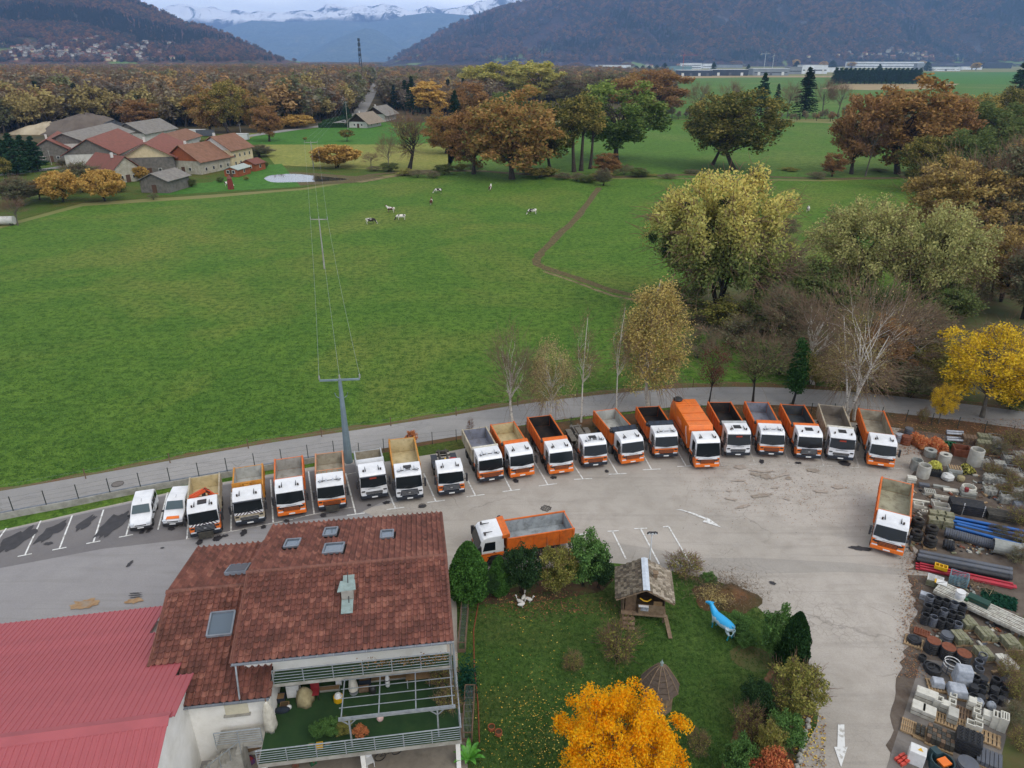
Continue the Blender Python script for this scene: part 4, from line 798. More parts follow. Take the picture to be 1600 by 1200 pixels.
for i,(y,x,hr)in enumerate(keep):
 k=kind_at(x,y);h=TR.uniform(*hr)*(TR.choice((.72,.9,1,1.22))if y<1500 else TR.uniform(.8,1.2))*(1.15 if k==7 else 1);w=max(h*TR.uniform(.55,.8),y*.0135 if y>900 else 0);h*=.72 if k==7 else 1
 if k==7:w=h*.4
 if i<285:put(fk[k],(x,y,0),h,w,'fir_tree' if k==7 else 'forest_tree',near_lab['forest_fir'][1]if k==7 else names_[k],'tree','valley forest, '+('firs' if k==7 else names_[k].split(' tree')[0]+' trees'))
 else:rest.append((x,y,k,h,w))
def mass(name,items,label=None):
 V=[(x,y,0)for x,y,*_ in items];me=bpy.data.meshes.new(name);me.from_pydata(V,[],[])
 for nm,ty,vals in(('kind_index','INT',[i[2]for i in items]),('sxy','FLOAT',[i[4]/ARCH[fk[i[2]]]['W']for i in items]),('sz','FLOAT',[i[3]/ARCH[fk[i[2]]]['H']for i in items]),('rot','FLOAT',[TR.uniform(0,6.28)for _ in items])):
  a=me.attributes.new(nm,ty,'POINT');a.data.foreach_set('value',vals)
 o=link(name,me,kind='stuff');ng=bpy.data.node_groups.new(name,'GeometryNodeTree')
 ng.interface.new_socket('Geometry',in_out='INPUT',socket_type='NodeSocketGeometry');ng.interface.new_socket('Geometry',in_out='OUTPUT',socket_type='NodeSocketGeometry')
 N=ng.nodes;Lk=ng.links;gi=N.new('NodeGroupInput');go=N.new('NodeGroupOutput');jn=N.new('GeometryNodeJoinGeometry')
 def att(nm,dt='FLOAT'):a=N.new('GeometryNodeInputNamedAttribute');a.data_type=dt;a.inputs[0].default_value=nm;return a.outputs[0]
 cx=N.new('ShaderNodeCombineXYZ');s1=att('sxy');Lk.new(s1,cx.inputs[0]);Lk.new(s1,cx.inputs[1]);Lk.new(att('sz'),cx.inputs[2]);cr_=N.new('ShaderNodeCombineXYZ');Lk.new(att('rot'),cr_.inputs[2])
 ki=att('kind_index','INT')
 for k,key in enumerate(fk):
  if not any(i[2]==k for i in items):continue
  src=next((ob for ob in COL.objects if ob.data==ARCH[key]['single']),None)
  if src is None:continue
  oi=N.new('GeometryNodeObjectInfo');oi.inputs[0].default_value=src;oi.transform_space='ORIGINAL'
  cmp_=N.new('FunctionNodeCompare');cmp_.data_type='INT';cmp_.operation='EQUAL';Lk.new(ki,cmp_.inputs[2]);cmp_.inputs[3].default_value=k
  ip=N.new('GeometryNodeInstanceOnPoints');Lk.new(gi.outputs[0],ip.inputs['Points']);Lk.new(cmp_.outputs[0],ip.inputs['Selection']);Lk.new(oi.outputs['Geometry'],ip.inputs['Instance'])
  Lk.new(cx.outputs[0],ip.inputs['Scale']);rv=N.new('FunctionNodeEulerToRotation');Lk.new(cr_.outputs[0],rv.inputs[0]);Lk.new(rv.outputs[0],ip.inputs['Rotation']);Lk.new(ip.outputs[0],jn.inputs[0])
 Lk.new(jn.outputs[0],go.inputs[0]);md=o.modifiers.new('scatter','NODES');md.node_group=ng;return o
print('mass',len(rest));mass('valley_forest',rest)
#vehicle materials
m_white=M('white_vehicle_paint','#e8e9ea','#d4d5d6',scale=1.2,rough=.32,coat=.3,dirt='#b4b0a8',dscale=2.0,dfac=.16)
m_orange=M('orange_vehicle_paint','#e8761f','#dc6c1c',scale=1.5,rough=.4,coat=.2,dirt='#8a5a3a',dscale=2.2,dfac=.35)
m_orangeb=M('orange_body_paint','#df7024','#c9611f',scale=1.5,rough=.55,dirt='#7a5038',dscale=1.8,dfac=.5)
m_ochre=M('ochre_body_paint','#c98a34','#b87a2a',scale=1.5,rough=.6,dirt='#7a6040',dscale=2,dfac=.5)
m_creambody=M('weathered_cream_body','#b8ae98','#9c9078',scale=1.8,rough=.7,dirt='#7a5a40',dscale=2,dfac=.5)
m_silverbody=M('silver_grey_body','#b4b6b6','#9a9c9c',scale=1.6,rough=.5,metal=.1,dirt='#80786c',dscale=2,dfac=.4)
m_dkplastic=M('dark_grey_plastic','#2a2f38','#22262c',scale=3,rough=.5)
m_chassis=M('chassis_frame_paint','#33332f','#4c4840',scale=3,rough=.8,dirt='#6a6052',dscale=2,dfac=.5)
m_chassisg=M('chassis_grey_paint','#7a766e','#5c5850',scale=3,rough=.8,dirt='#40382e',dscale=2,dfac=.6)
m_tyre=M('tyre_rubber','#222222','#33302c',scale=5,rough=.9);m_rim=M('wheel_rim','#8c8c8a','#5c5a56',scale=4,rough=.5,metal=.5)
m_glassd=Plain('dark_windscreen_glass',(.010,.013,.015),.12,spec=.22);m_glassg=Plain('van_window_glass',(.07,.10,.11),.08)
m_lamp=Plain('headlight_glass',(.62,.65,.68),.15);m_plate=Plain('number_plate',(.75,.76,.74),.5);m_blk=Plain('black_trim',(.02,.02,.022),.5)
m_beacon=Plain('dark_beacon',lin('#3a2c24'),.3);m_silver=Plain('silver_trim',(.5,.51,.52),.35,.6);m_redsign=Plain('red_sign',lin('#b8442c'),.6);m_yel=M('yellow_machine_paint','#d8a818',rough=.5)
m_red=M('red_machine_paint','#b02c24',rough=.5);m_tarp=M('black_tarpaulin','#2c3644','#1f2630',scale=3,rough=.55,bump=.3);m_rtarp=M('cream_tarpaulin','#cfcabc','#b0aa9a',scale=3,rough=.7,bump=.3)
def inner(name,a,b,d):return M('bed_liner_'+name,a,b,scale=.9,rough=.7,bump=.3,bscale=9,dirt=d,dscale=1.6,dfac=.75)
IN=dict(sand=inner('sand','#c8b890','#b8a67c','#8a7a5a'),grey=inner('grey','#9a968e','#a8a49c','#6a6258'),beige=inner('beige','#aaa290','#8f8674','#6a5a4a'),light=inner('light','#b8b8b2','#a2a29c','#7a7468'),blue=inner('blue_grey','#7a7c88','#8c8e98','#5c564c'),black=inner('black','#1c1a1a','#262220','#4a3a2e'),dark=inner('dark','#40444a','#343638','#5c5648'),brown=inner('brown','#857c70','#766c60','#5a4e42'),silver=inner('silver','#8e9498','#aab0b2','#5c5c58'),pale=inner('pale','#aeaa92','#9c967e','#5c4c3c'))
def stripes_mat():
 n=NT('hazard_stripes');v=n.n('ShaderNodeTexCoord').outputs['Object'];s=n.n('ShaderNodeSeparateXYZ',Vector=v)
 f=n.math('FRACT',n.math('MULTIPLY',n.math('ADD',n.math('ABSOLUTE',s.outputs[0]),n.math('MULTIPLY',s.outputs[2],1.0)),3.6));n.fin(n.mix(n.math('GREATER_THAN',f,.5),(.78,.78,.77),lin('#5a4a52')),.5);return n.m
m_stripes=stripes_mat()
def wheel_mb(r=.5,w=.3):
 t=MB();t.lathe([(r*.58,-w/2),(r*.9,-w/2),(r,-w*.38),(r,w*.38),(r*.9,w/2),(r*.58,w/2)],n=22,axis='X');return t
TY=wheel_mb();tyre_me=TY.mesh('tyre',m_tyre,True)
rb=MB();rb.lathe([(.28,-.13),(.30,-.10),(.30,.10),(.24,.12),(.12,.05),(.10,.13),(.02,.14)],n=18,axis='X');rim_me=rb.mesh('rim',m_rim,True)
def wheel(par,x,y,r=.5,w=1.0):
 k=r/.5;o=link('wheel',tyre_me,par,(x,y,r),(0,0,0 if x>0 else PI),(k*w,k,k));link('rim',rim_me,o,(.02,0,0));return o
def fbx(c,d):b=MB();b.box(c,d);return b
#trucks
def truck(A,B,label,zA=.4,zB=2.5,lower='orange',bumper='orange',visor=False,hatch=False,lamps=False,stripe=False,plow=False,tall=0.0,sign=False,horns=True,body='tipper',outer=None,liner='grey',head='box',headc=None,rail=2.5,axles=3,big=False,name='tipper_truck',grille='scania',modern=False,L=None,interior=None):
 a,b=G(*A,zA),G(*B,zB);d=Vector((b.x-a.x,b.y-a.y));LL=L or d.length;ang=math.atan2(d.y,d.x)-PI/2
 e=empty(name,(a.x,a.y,.03),ang,label=label,cat='truck',group=None)
 lowm={'orange':m_orange,'white':m_white,'dark':m_dkplastic,'cream':m_creambody}[lower];bm_=m_orange if bumper=='orange' else m_dkplastic
 H=2.88+tall;cy=2.15
 b_=MB();b_.xprism([(0.04,.62),(0.0,1.0),(.02,1.34),(2.15,1.34),(2.15,.95),(1.95,.95),(1.75,1.12),(1.05,1.12),(.85,.80),(.72,.55),(.15,.5)],-1.22,1.22)
 b_.build('cab_lower',lowm,e,bevel=.05)
 b_=MB();b_.xprism([(.02,1.34),(.03,1.60),(.33,H-.32),(.52,H-.08),(.9,H+.02),(2.1,H+.06),(2.15,H-.02),(2.15,1.34)],-1.2,1.2)
 sh=b_.build('cab',m_white,e,bevel=.07)
 z0,z1=1.64,H-.36
 def fy(z):return .03+(z-1.60)/(H-.32-1.60)*.30
 w=MB();w.slab([(1.18,fy(z0)-.012,z0),(1.12,fy(z1)-.012,z1),(-1.12,fy(z1)-.012,z1),(-1.18,fy(z0)-.012,z0),(0,fy(z0-.12)-.012,z0-.12)][::-1],.03);w.build('windscreen',m_glassd,e,bevel=.0)
 for s in(-1,1):
  w=MB();w.add([(s*1.206,.42,1.62),(s*1.206,1.45,1.62),(s*1.206,1.45,H-.45),(s*1.206,.62,H-.45)],[(0,1,2,3)if s>0 else(3,2,1,0)]);w.build('side_window',m_glassd,e)
  fbx((s*1.21,.95,1.30),(.03,1.15,.03)).build('door_seam',m_blk,e);fbx((s*1.215,1.35,1.42),(.03,.16,.04)).build('door_handle',m_blk,e)
  q=MB();q.box((s*1.46,.14,1.95),(.17,.26,.78));q.box((s*1.30,.22,2.24),(.22,.05,.05));q.box((s*1.30,.22,1.75),(.22,.05,.05));q.build('mirror',m_blk,e,bevel=.02)
  q=MB();q.box((s*.93,-.045,.78),(.44,.08,.2));q.build('headlight',m_lamp,e,bevel=.02)
  q=MB();q.box((s*.98,-.02,1.20),(.3,.05,.12));q.build('upper_lamp',m_blk,e)
  q=MB();q.box((s*1.12,1.4,1.02),(.28,1.25,.06));q.build('mudguard',bm_ if bumper!='orange' else m_blk,e,bevel=.02)
  fbx((s*1.12,.75,.38),(.3,.36,.3)).build('cab_step',m_blk,e)
 q=MB();q.box((0,-.03,.62),(2.46,.2,.34));q.box((1.12,.18,.62),(.22,.42,.34));q.box((-1.12,.18,.62),(.22,.42,.34));q.build('bumper',bm_,e,bevel=.05)
 g=MB();gz=(.84,1.22)if not visor else(.84,1.1)
 g.box((0,-.012,(gz[0]+gz[1])/2),(1.5 if grille!='wide' else 1.9,.05,gz[1]-gz[0]));gr=g.build('grille',m_blk,e)
 if grille=='big':
  q=MB();q.box((0,-.03,1.14),(1.75,.07,.62),taper=(.85,1));q.build('grille_panel',m_dkplastic,gr,bevel=.03);q=MB();[q.box((0,-.075,.94+k*.13),(1.5,.02,.02))for k in range(4)];q.build('chrome_bars',m_silver,gr);fbx((0,-.08,1.16),(.2,.02,.12)).build('badge',m_silver,gr)
 g=MB()
 for k in range(3):g.box((0,-.045,gz[0]+.07+k*.12),(1.42 if grille!='wide' else 1.8,.03,.018))
 g.build('grille_bars',lowm if lower=='orange' else m_silver,gr)
 if modern:
  q=MB();q.box((0,-.03,1.38),(2.0,.06,.2),taper=(.8,1));q.build('front_panel',m_white,e,bevel=.02);fbx((0,-.07,1.40),(.9,.02,.07)).build('badge_strip',m_silver,e)
  for s in(-1,1):fbx((s*.82,-.045,1.14),(.34,.04,.1)).build('lamp_slot',m_blk,e)
 else:fbx((0,-.0,1.42),(1.1,.05,.06)).build('badge_strip',m_silver,e)
 fbx((0,-.145,.60),(.52,.02,.12)).build('number_plate',m_plate,e)
 for s in(-.5,.35):q=MB();q.bar((s,fy(z0)-.05,z0+.02),(s+.42,fy(z0+.22)-.05,z0+.16),.03);q.build('wiper',m_blk,e)
 if visor:
  q=MB();q.box((0,.16,H-.30),(2.36,.38,.07),rx=-.35);q.build('sun_visor',m_dkplastic,e,bevel=.02)
 if sign:fbx((0,fy(H-.55)-.06,H-.50),(.62,.03,.16)).build('red_sign',m_redsign,e)
 if hatch:fbx((0,1.25,H+.06),(.72,.62,.06)).build('roof_hatch',m_blk,e)
 if lamps:
  q=MB();q.bar((-1.0,.58,H+.16),(1.0,.58,H+.16),.05)
  for s in(-.9,.9):q.bar((s,.6,H-.02),(s,.58,H+.16),.04)
  r=q.build('lamp_bar',m_blk,e)
  for s in(-.8,-.3,.3,.8):q=MB();q.cyl((s,.5,H+.24),(s,.62,H+.24),.1,n=10);q.build('spot_lamp',m_lamp,r)
 for s in(-.78,.78):
  q=MB();q.cyl((s,.72,H+.0),(s,.72,H+.18),.075,n=10);q.build('beacon',m_beacon,e)
 if horns:
  for s in(-.6,.6):
   q=MB();q.cyl((s,.62,H+.10),(s,1.35,H+.12),.055,.02,8);q.build('air_horn',m_blk if not lamps else m_silver,e)
 if stripe:
  q=MB();q.slab([(1.12,-.02,1.38),(1.10,.0,1.60),(-1.10,.0,1.60),(-1.12,-.02,1.38)][::-1],.02);q.build('stripe_band',m_stripes,e)
 if plow:
  q=MB();q.box((0,-.32,.62),(1.15,.10,.62));q.box((-.4,-.2,.5),(.12,.3,.2));q.box((.4,-.2,.5),(.12,.3,.2));q.build('plough_plate',m_chassis,e,bevel=.02)
 c=MB()
 for s in(-.42,.42):c.box((s,(LL+.5)/2,.92),(.09,LL-.55,.26))
 for k in range(5):c.box((0,2.2+k*(LL-2.6)/4,.92),(.84,.1,.16))
 cm=m_chassisg if body=='bare' else m_chassis;c.build('chassis_frame',cm,e)
 for s in(-1,1):
  q=MB();q.cyl((s*.95,2.5,.78),(s*.95,3.5 if LL>6 else 3.1,.78),.28,n=12);q.build('fuel_tank',m_silver if s>0 else m_chassis,e,smooth=False)
  q=MB();q.box((s*1.18,(LL+3.3)/2-.9,.62),(.05,max(LL-6.2,.6),.32));q.build('side_guard',m_silver,e)
 q=MB();q.bar((-1.15,LL-.12,.5),(1.15,LL-.12,.5),.1,.14);q.build('rear_underrun_bar',m_chassis,e)
 ys=[1.4]+([LL-2.75,LL-1.4]if axles>=3 else[LL-1.5])+([2.9]if axles==4 else[])
 for i,y in enumerate(ys):
  for s in(-1,1):wheel(e,s*(1.05 if(i==0 or i==3)else .96),y,.5,1.0 if(i==0 or i==3)else 1.7)
 out=outer or m_orangeb;lin_=IN[liner];y0=2.42;bw=1.24;zf=1.32
 if body=='tipper':
  fl=MB();fl.box((0,(y0+LL)/2,zf-.06),(2*bw,LL-y0,.12));fl.build('bed_floor',lin_,e)
  fl=MB()
  for k in range(int((LL-y0)/.55)):fl.box((0,y0+.4+k*.55,zf-.17),(2.2,.09,.1))
  fl.build('cross_members',m_chassis,e)
  for s in(-1,1):
   q=MB();q.box((s*(bw+.02),(y0+LL)/2,(zf+rail)/2-.05),(.07,LL-y0,rail-zf+.1));q.box((s*(bw+.01),(y0+LL)/2,rail+.02),(.13,LL-y0,.09))
   nr=max(3,int((LL-y0)/.95))
   for k in range(nr+1):q.box((s*(bw+.075),y0+.06+k*(LL-y0-.12)/nr,(zf+rail)/2),(.06,.09,rail-zf))
   q.build('side_board',out,e)
   q=MB();q.box((s*(bw-.03),(y0+LL)/2,(zf+rail)/2+.01),(.03,LL-y0-.16,rail-zf-.02));q.build('side_lining',lin_,e)
  tz=rail+(.18 if big else .02)
  q=MB();q.box((0,LL-.02,(zf+tz)/2),(2*bw+.12,.08,tz-zf));q.box((-bw,LL-.02,(zf+tz)/2),(.14,.16,tz-zf+.12));q.box((bw,LL-.02,(zf+tz)/2),(.14,.16,tz-zf+.12));q.build('tailgate',out,e)
  fbx((0,LL-.075,(zf+tz)/2),(2*bw-.1,.03,tz-zf-.06)).build('tailgate_lining',lin_,e)
  hz=rail+.12
  q=MB();q.box((0,y0,(zf+hz)/2),(2*bw+.1,.09,hz-zf));q.build('headboard',out,e);fbx((0,y0+.06,(zf+hz)/2),(2*bw-.1,.03,hz-zf-.05)).build('headboard_lining',lin_,e)
  hm=headc or out
  if head=='box':
   q=MB();q.xprism([(y0-.42,hz+.02),(y0-.40,hz+.30),(y0+.10,hz+.42),(y0+.22,hz+.40),(y0+.22,hz+.02)],-1.26,1.26);q.build('tarpaulin_box',hm,e,bevel=.03)
   q=MB();q.lathe([(.03,-.1),(.17,-.08),(.17,.08),(.03,.1)],(-1.36,y0-.05,hz+.2),12,axis='X');q.build('winding_drum',m_blk,e)
  elif head=='roll':
   q=MB();q.cyl((-1.28,y0-.05,hz+.16),(1.28,y0-.05,hz+.16),.17,n=14);q.build('rolled_tarpaulin',m_rtarp,e,smooth=False)
  elif head=='tarp':
   q=MB();q.xprism([(y0-.12,hz+.02),(y0-.15,hz+.30),(y0+.30,hz+.46),(y0+.62,hz+.36),(y0+.60,hz+.02)],-1.30,1.30);t=q.build('folded_tarpaulin',m_tarp,e,bevel=.04)
   q=MB()
   for k in range(5):q.xprism([(y0-.17,hz+.02),(y0-.18,hz+.32),(y0+.30,hz+.49),(y0+.65,hz+.38)],-1.31+k*.65,-1.27+k*.65)
   q.build('tarpaulin_straps',m_blk,t);q=MB();q.lathe([(.03,-.1),(.2,-.08),(.2,.08),(.03,.1)],(-1.40,y0+.2,hz+.2),12,axis='X');q.build('winding_drum',m_blk,e)
  elif head=='lip':
   q=MB();q.box((0,y0-.12,hz+.08),(2*bw+.14,.36,.12));q.box((0,y0-.25,hz-.05),(1.3,.06,.16));q.build('head_lip',hm,e,bevel=.02)
  elif head=='rack':
   q=MB();q.bar((-1.2,y0-.02,hz+.42),(1.2,y0-.02,hz+.42),.06)
   for k in range(6):q.bar((-1.2+k*.48,y0-.02,hz),(-1.2+k*.48,y0-.02,hz+.42),.045)
   q.build('head_rack',hm,e)
  elif head=='plate':
   q=MB();q.box((0,y0-.03,hz+.28),(2.5,.07,.62));q.build('head_plate',hm,e)
 elif body=='hook' or body=='bare':
  q=MB()
  for s in(-.36,.36):q.box((s,(LL+2.8)/2,1.18),(.14,LL-3.0,.2))
  q.box((0,3.0,1.16),(1.0,.5,.3));q.box((0,LL-.5,1.2),(1.3,.2,.18));q.box((0,LL-2.2,1.16),(1.1,.18,.18));sub=q.build('subframe',cm,e)
  for s in(-1,1):
   for y in(LL-2.75,LL-1.4):
    q=MB();q.xprism([(y-.62,1.05),(y-.45,1.2),(y+.45,1.2),(y+.62,1.05),(y+.45,1.14),(y-.45,1.14)],s*.96-.3,s*.96+.3);q.build('mudguard',m_dkplastic if body=='hook' else m_chassisg,e)
  if body=='hook':
   q=MB();q.bar((-.18,3.0,1.4),(-.18,4.6,1.35),.14,.2);q.bar((.18,3.0,1.4),(.18,4.6,1.35),.14,.2);q.bar((0,2.9,1.35),(0,2.95,2.2),.16,.16);q.build('hook_arm',m_chassis,e)
   q=MB();q.cyl((.05,3.1,1.5),(.05,4.7,1.45),.11,n=10);q.build('hydraulic_cylinder',m_yel,e);q=MB();q.cyl((.45,LL-2.4,1.3),(1.1,LL-2.4,1.3),.18,n=12);q.build('air_tank',m_red,e)
   q=MB();q.box((-.75,2.75,1.15),(.6,.5,.4));q.build('valve_box',m_yel,e,bevel=.03)
  else:
   q=MB();q.box((0,LL-1.9,1.36),(.5,1.6,.1));q.cyl((.7,3.2,1.2),(.7,4.2,1.2),.16,n=10);q.cyl((-.7,3.2,1.2),(-.7,3.9,1.2),.16,n=10);q.build('frame_plate',m_chassisg,e)
 return e,LL,ang
O_,D_=m_orangeb,m_dkplastic
t1,L1,a1=truck((323,836),(320,744),'tipper truck with folded orange crane and tan bed, next to the white vans',lower='orange',bumper='dark',hatch=True,stripe=True,plow=True,outer=m_creambody,liner='sand',head='none',grille='big')
q=MB();q.box((0,2.36,1.5),(.7,.4,.9));q.bar((0,2.4,1.9),(.15,2.5,3.3),.3,.3);q.build('crane_column',m_blk,t1)
q=MB();q.bar((.15,2.5,3.25),(-1.0,2.55,2.75),.3,.34);q.bar((.15,2.75,3.3),(.9,2.6,2.5),.22,.26);q.bar((-.8,2.2,2.9),(.3,2.3,3.35),.16,.2);q.build('crane_arm',M('crane_orange_paint','#d85420','#b84418',rough=.5),t1)
q=MB();q.tube([(.3,2.4,3.3),(.6,2.5,3.0),(.4,2.7,2.7),(.8,2.6,2.3)],.05);q.tube([(.2,2.6,3.4),(.55,2.8,3.1),(.5,2.5,2.5)],.04);q.build('crane_hoses',m_blk,t1)
q=MB();q.bar((-1.2,2.7,2.62),(1.2,2.7,2.62),.05)
for k in range(7):q.bar((-1.2+k*.4,2.7,2.2),(-1.2+k*.4,2.7,2.62),.04)
q.build('bed_rack',m_orange,t1)
t2,L2,a2=truck((392,818),(388,729),'tipper truck with striped nose, dark visor and ochre headboard',lower='cream',bumper='dark',visor=True,stripe=True,outer=m_ochre,liner='light',head='plate',headc=m_ochre)
q=MB();q.bar((-.45,2.3,2.7),(-.45,2.3,3.2),.08);q.bar((.45,2.3,2.7),(.45,2.3,3.2),.08);q.bar((-.45,2.3,3.15),(.45,2.3,3.15),.1);q.box((0,2.25,2.9),(.5,.14,.3));q.build('crane_rest',m_ochre,t2)
truck((457,804),(451,716),'all-orange fronted tipper truck with grey bed, third truck from the vans',bumper='orange',liner='grey',head='lip',modern=True)
truck((520,795),(514,708),'tipper truck with lamp bar and barred headboard, just left of the power pole',bumper='dark',lamps=True,plow=True,liner='beige',head='rack',outer=M('faded_orange_body','#c87848','#b89070',scale=1.5,rough=.7,dirt='#8a8070'))
truck((586,778),(574,704),'short silver-bedded tipper truck just right of the power pole',bumper='dark',visor=True,sign=True,outer=m_silverbody,liner='beige',head='plate',headc=m_white,axles=2,lower='white')
truck((641,780),(628,689),'white-fronted tipper truck with big ochre-yellow bed and dark grey bumper',bumper='dark',lower='white',hatch=True,lamps=True,outer=m_ochre,liner='sand',head='none',big=True,rail=2.6,grille='big',tall=.12)
truck((706,772),(690,702),'hook-lift truck without a body, open dark frame with yellow cylinder',zB=1.2,bumper='dark',body='hook',grille='big',name='hook_lift_truck',axles=3)
truck((768,751),(741,670),'tipper truck with off-white bed and white rolled cover over a grey floor',bumper='dark',lamps=True,outer=m_creambody,liner='blue',head='roll',axles=4,grille='wide')
truck((816,744),(785,662),'orange tipper truck with sand-yellow bed floor and orange cover box',bumper='orange',liner='sand',head='box',modern=True,axles=4)
truck((877,739),(842,651),'orange tipper truck with black tarry bed left of the bare chassis',bumper='orange',liner='black',head='box',modern=True,axles=4)
truck((930,728),(897,663),'truck chassis with no body, grey rails, roof hatch and lamp bar',zB=1.2,bumper='dark',body='bare',hatch=True,lamps=True,name='chassis_truck',axles=3)
truck((988,723),(945,641),'orange tipper truck with pale grey bed floor and folded black tarpaulin',bumper='orange',liner='light',head='tarp',modern=True,axles=4)
truck((1040,714),(1012,636),'tipper truck with black bed and folded black tarpaulin beside the bin lorry',bumper='dark',lamps=True,liner='black',head='tarp')
truck((1152,712),(1124,629),'tipper truck with black bed and grey cover box right of the bin lorry',bumper='dark',hatch=True,visor=True,sign=True,lower='white',liner='black',head='box',headc=m_silverbody,tall=.1)
truck((1204,711),(1182,629),'orange tipper truck with blue-grey bed floor, fourth from the row end',bumper='dark',lamps=True,liner='blue',head='box')
truck((1262,716),(1238,633),'orange tipper truck with dark grey bed and big roof hatch',bumper='dark',hatch=True,liner='dark',head='box',lower='orange',grille='big',tall=.1,horns=False)
truck((1312,718),(1298,634),'tipper truck with beige bed, white rolled cover and red windscreen sign',bumper='dark',hatch=True,visor=True,sign=True,lower='white',outer=m_creambody,liner='brown',head='roll',horns=False)
truck((1375,728),(1361,641),'orange tipper truck with brownish bed at the right end of the row',bumper='orange',liner='beige',head='lip',modern=True)
truck((1384,862),(1402,752),'orange tipper truck parked alone by the storage yard, pale dusty bed',bumper='orange',liner='pale',head='lip',modern=True)
truck((741,836),(889,813),'orange tipper truck parked sideways behind the garden hedge, wet grey bed',zA=2.5,bumper='orange',liner='silver',head='box',modern=False,lamps=False,outer=m_orangeb)
gt,gL_,ga=truck((1104,730),(1066,621),'all-orange bin lorry with closed body and white high-roofed cab',zB=3.5,bumper='orange',body='none',tall=.38,modern=True,name='bin_lorry',horns=True,axles=3)
y0=2.6;gE=gL_+.1
q=MB();q.xprism([(y0,1.1),(y0,2.9),(y0+.35,3.5),(gE-1.7,3.55),(gE-1.7,1.1)],-1.25,1.25);q.build('collection_body',m_orange,gt,bevel=.04)
q=MB();q.xprism([(gE-1.64,.8),(gE-1.64,3.6),(gE-.7,3.55),(gE-.1,2.6),(gE,1.0),(gE-.3,.7)],-1.22,1.22);q.build('rear_hopper',m_orange,gt,bevel=.04)
for k in range(3):fbx((0,y0+1.3+k*1.7,3.56),(2.4,.04,.03)).build('roof_seam',m_orangeb,gt)
fbx((0,y0-.03,3.0),(2.3,.2,.3)).build('front_box',m_orangeb,gt);fbx((0,y0-.14,2.75),(1.2,.04,.1)).build('vent_slot',m_blk,gt)
q=MB();q.lathe([(.30,-.12),(.46,-.12),(.5,0),(.46,.12),(.30,.12)],(0,0,0),20);o=q.build('spare_hose_reel',m_blk,gt,(-.75,gE-1.0,3.72),smooth=True)
fbx((-1.1,gE-.6,3.7),(.2,.25,.3)).build('rear_lamp_box',m_silver,gt)
for s in(-1,1):
 q=MB();P=[(s*1.262,y0+.25+.9*math.sin(t)*.9,1.5+1.6*t/1.57)for t in np.linspace(0,1.57,8)];q.tube(P,.035,5);q.build('white_swoosh',m_white,gt)
 fbx((s*1.262,y0+3.3,2.5),(.012,1.5,.5)).build('faded_lettering_panel',M('faded_orange_lettering','#eaa07a','#e0703a',scale=6,rough=.6),gt);fbx((s*1.262,y0+3.1,1.75),(.02,3.6,.08)).build('side_stripe',m_blk,gt)
 #vans
def van(A,B,label,windows,band):
 a,b=G(*A,.25),G(*B,1.8);d=Vector((b.x-a.x,b.y-a.y));k=d.length/4.2;e=empty('white_van',(a.x,a.y,.03),math.atan2(d.y,d.x)-PI/2,label=label,cat='van')
 P=[(.05,.35),(.0,.62),(.12,.82),(.95,1.12),(1.05,1.16),(1.72,1.72),(2.1,1.84),(3.9,1.84),(4.12,1.7),(4.2,.9),(4.18,.35)]
 q=MB();n_=len(P)
 for x0,x1,w0,w1 in((-.88,.88,1,1),):q.xprism([(y,z)for y,z in P],x0,x1)
 q.v=[(x*(1-max(0,z-1.05)*.16)*(1-max(0,.35-y)*.35),y,z)for x,y,z in q.v];q.build('body',m_white,e,bevel=.07)
 q=MB();q.slab([(.74,1.10,1.23),(.64,1.68,1.72),(-.64,1.68,1.72),(-.74,1.10,1.23)][::-1],.03);q.v=[(x,y-.035,z+.03)for x,y,z in q.v];q.build('windscreen',m_glassg,e)
 for s in(-1,1):
  def wx(z):return s*(.88*(1-max(0,z-1.05)*.16)+.006)
  for y_0,y_1 in((1.25,2.1),)+(((2.2,3.1),(3.2,3.95))if windows else()):
   z1_=1.66 if y_0>1.3 else 1.6;t0=y_0+(.4 if y_0<1.3 else 0);V_=[(wx(1.18),y_0,1.18),(wx(1.18),y_1,1.18),(wx(z1_),y_1,z1_),(wx(z1_),t0,z1_)];w_=MB();w_.add(V_,[(0,1,2,3)if s>0 else(3,2,1,0)]);w_.build('side_window',m_glassd,e)
  fbx((s*1.0,1.15,1.12),(.2,.12,.16)).build('mirror',m_blk,e,bevel=.03);q=MB();q.box((s*.66,.10,.78),(.34,.22,.16),rz=s*.3);q.build('headlight',m_lamp,e,bevel=.03)
  fbx((s*.89,2.15,.8),(.02,.02,.8)).build('door_seam',m_blk,e)
  for y in(.85,3.4):wheel(e,s*.78,y,.32,.8)
 q=MB();q.box((0,.04,.42),(1.7,.22,.3));q.build('bumper',m_blk,e,bevel=.05);fbx((0,-.075,.5),(.5,.02,.11)).build('number_plate',m_plate,e);fbx((0,.02,.68),(.9,.06,.06)).build('grille',m_blk,e)
 if band:q=MB();q.slab([(.55,.13,.852),(.5,.42,.95),(-.5,.42,.95),(-.55,.13,.852)][::-1],.02);q.v=[(x,y,z+.02)for x,y,z in q.v];q.build('orange_bonnet_band',m_orange,e)
 q=MB();q.cyl((0,2.0,1.84),(0,2.25,2.0),.012,n=5);q.build('aerial',m_blk,e);return e
van((221,828),(227,764),'white van with side windows, left of the two',True,False)
van((271,822),(280,768),'white panel van with an orange bonnet band, right of the two',False,True)
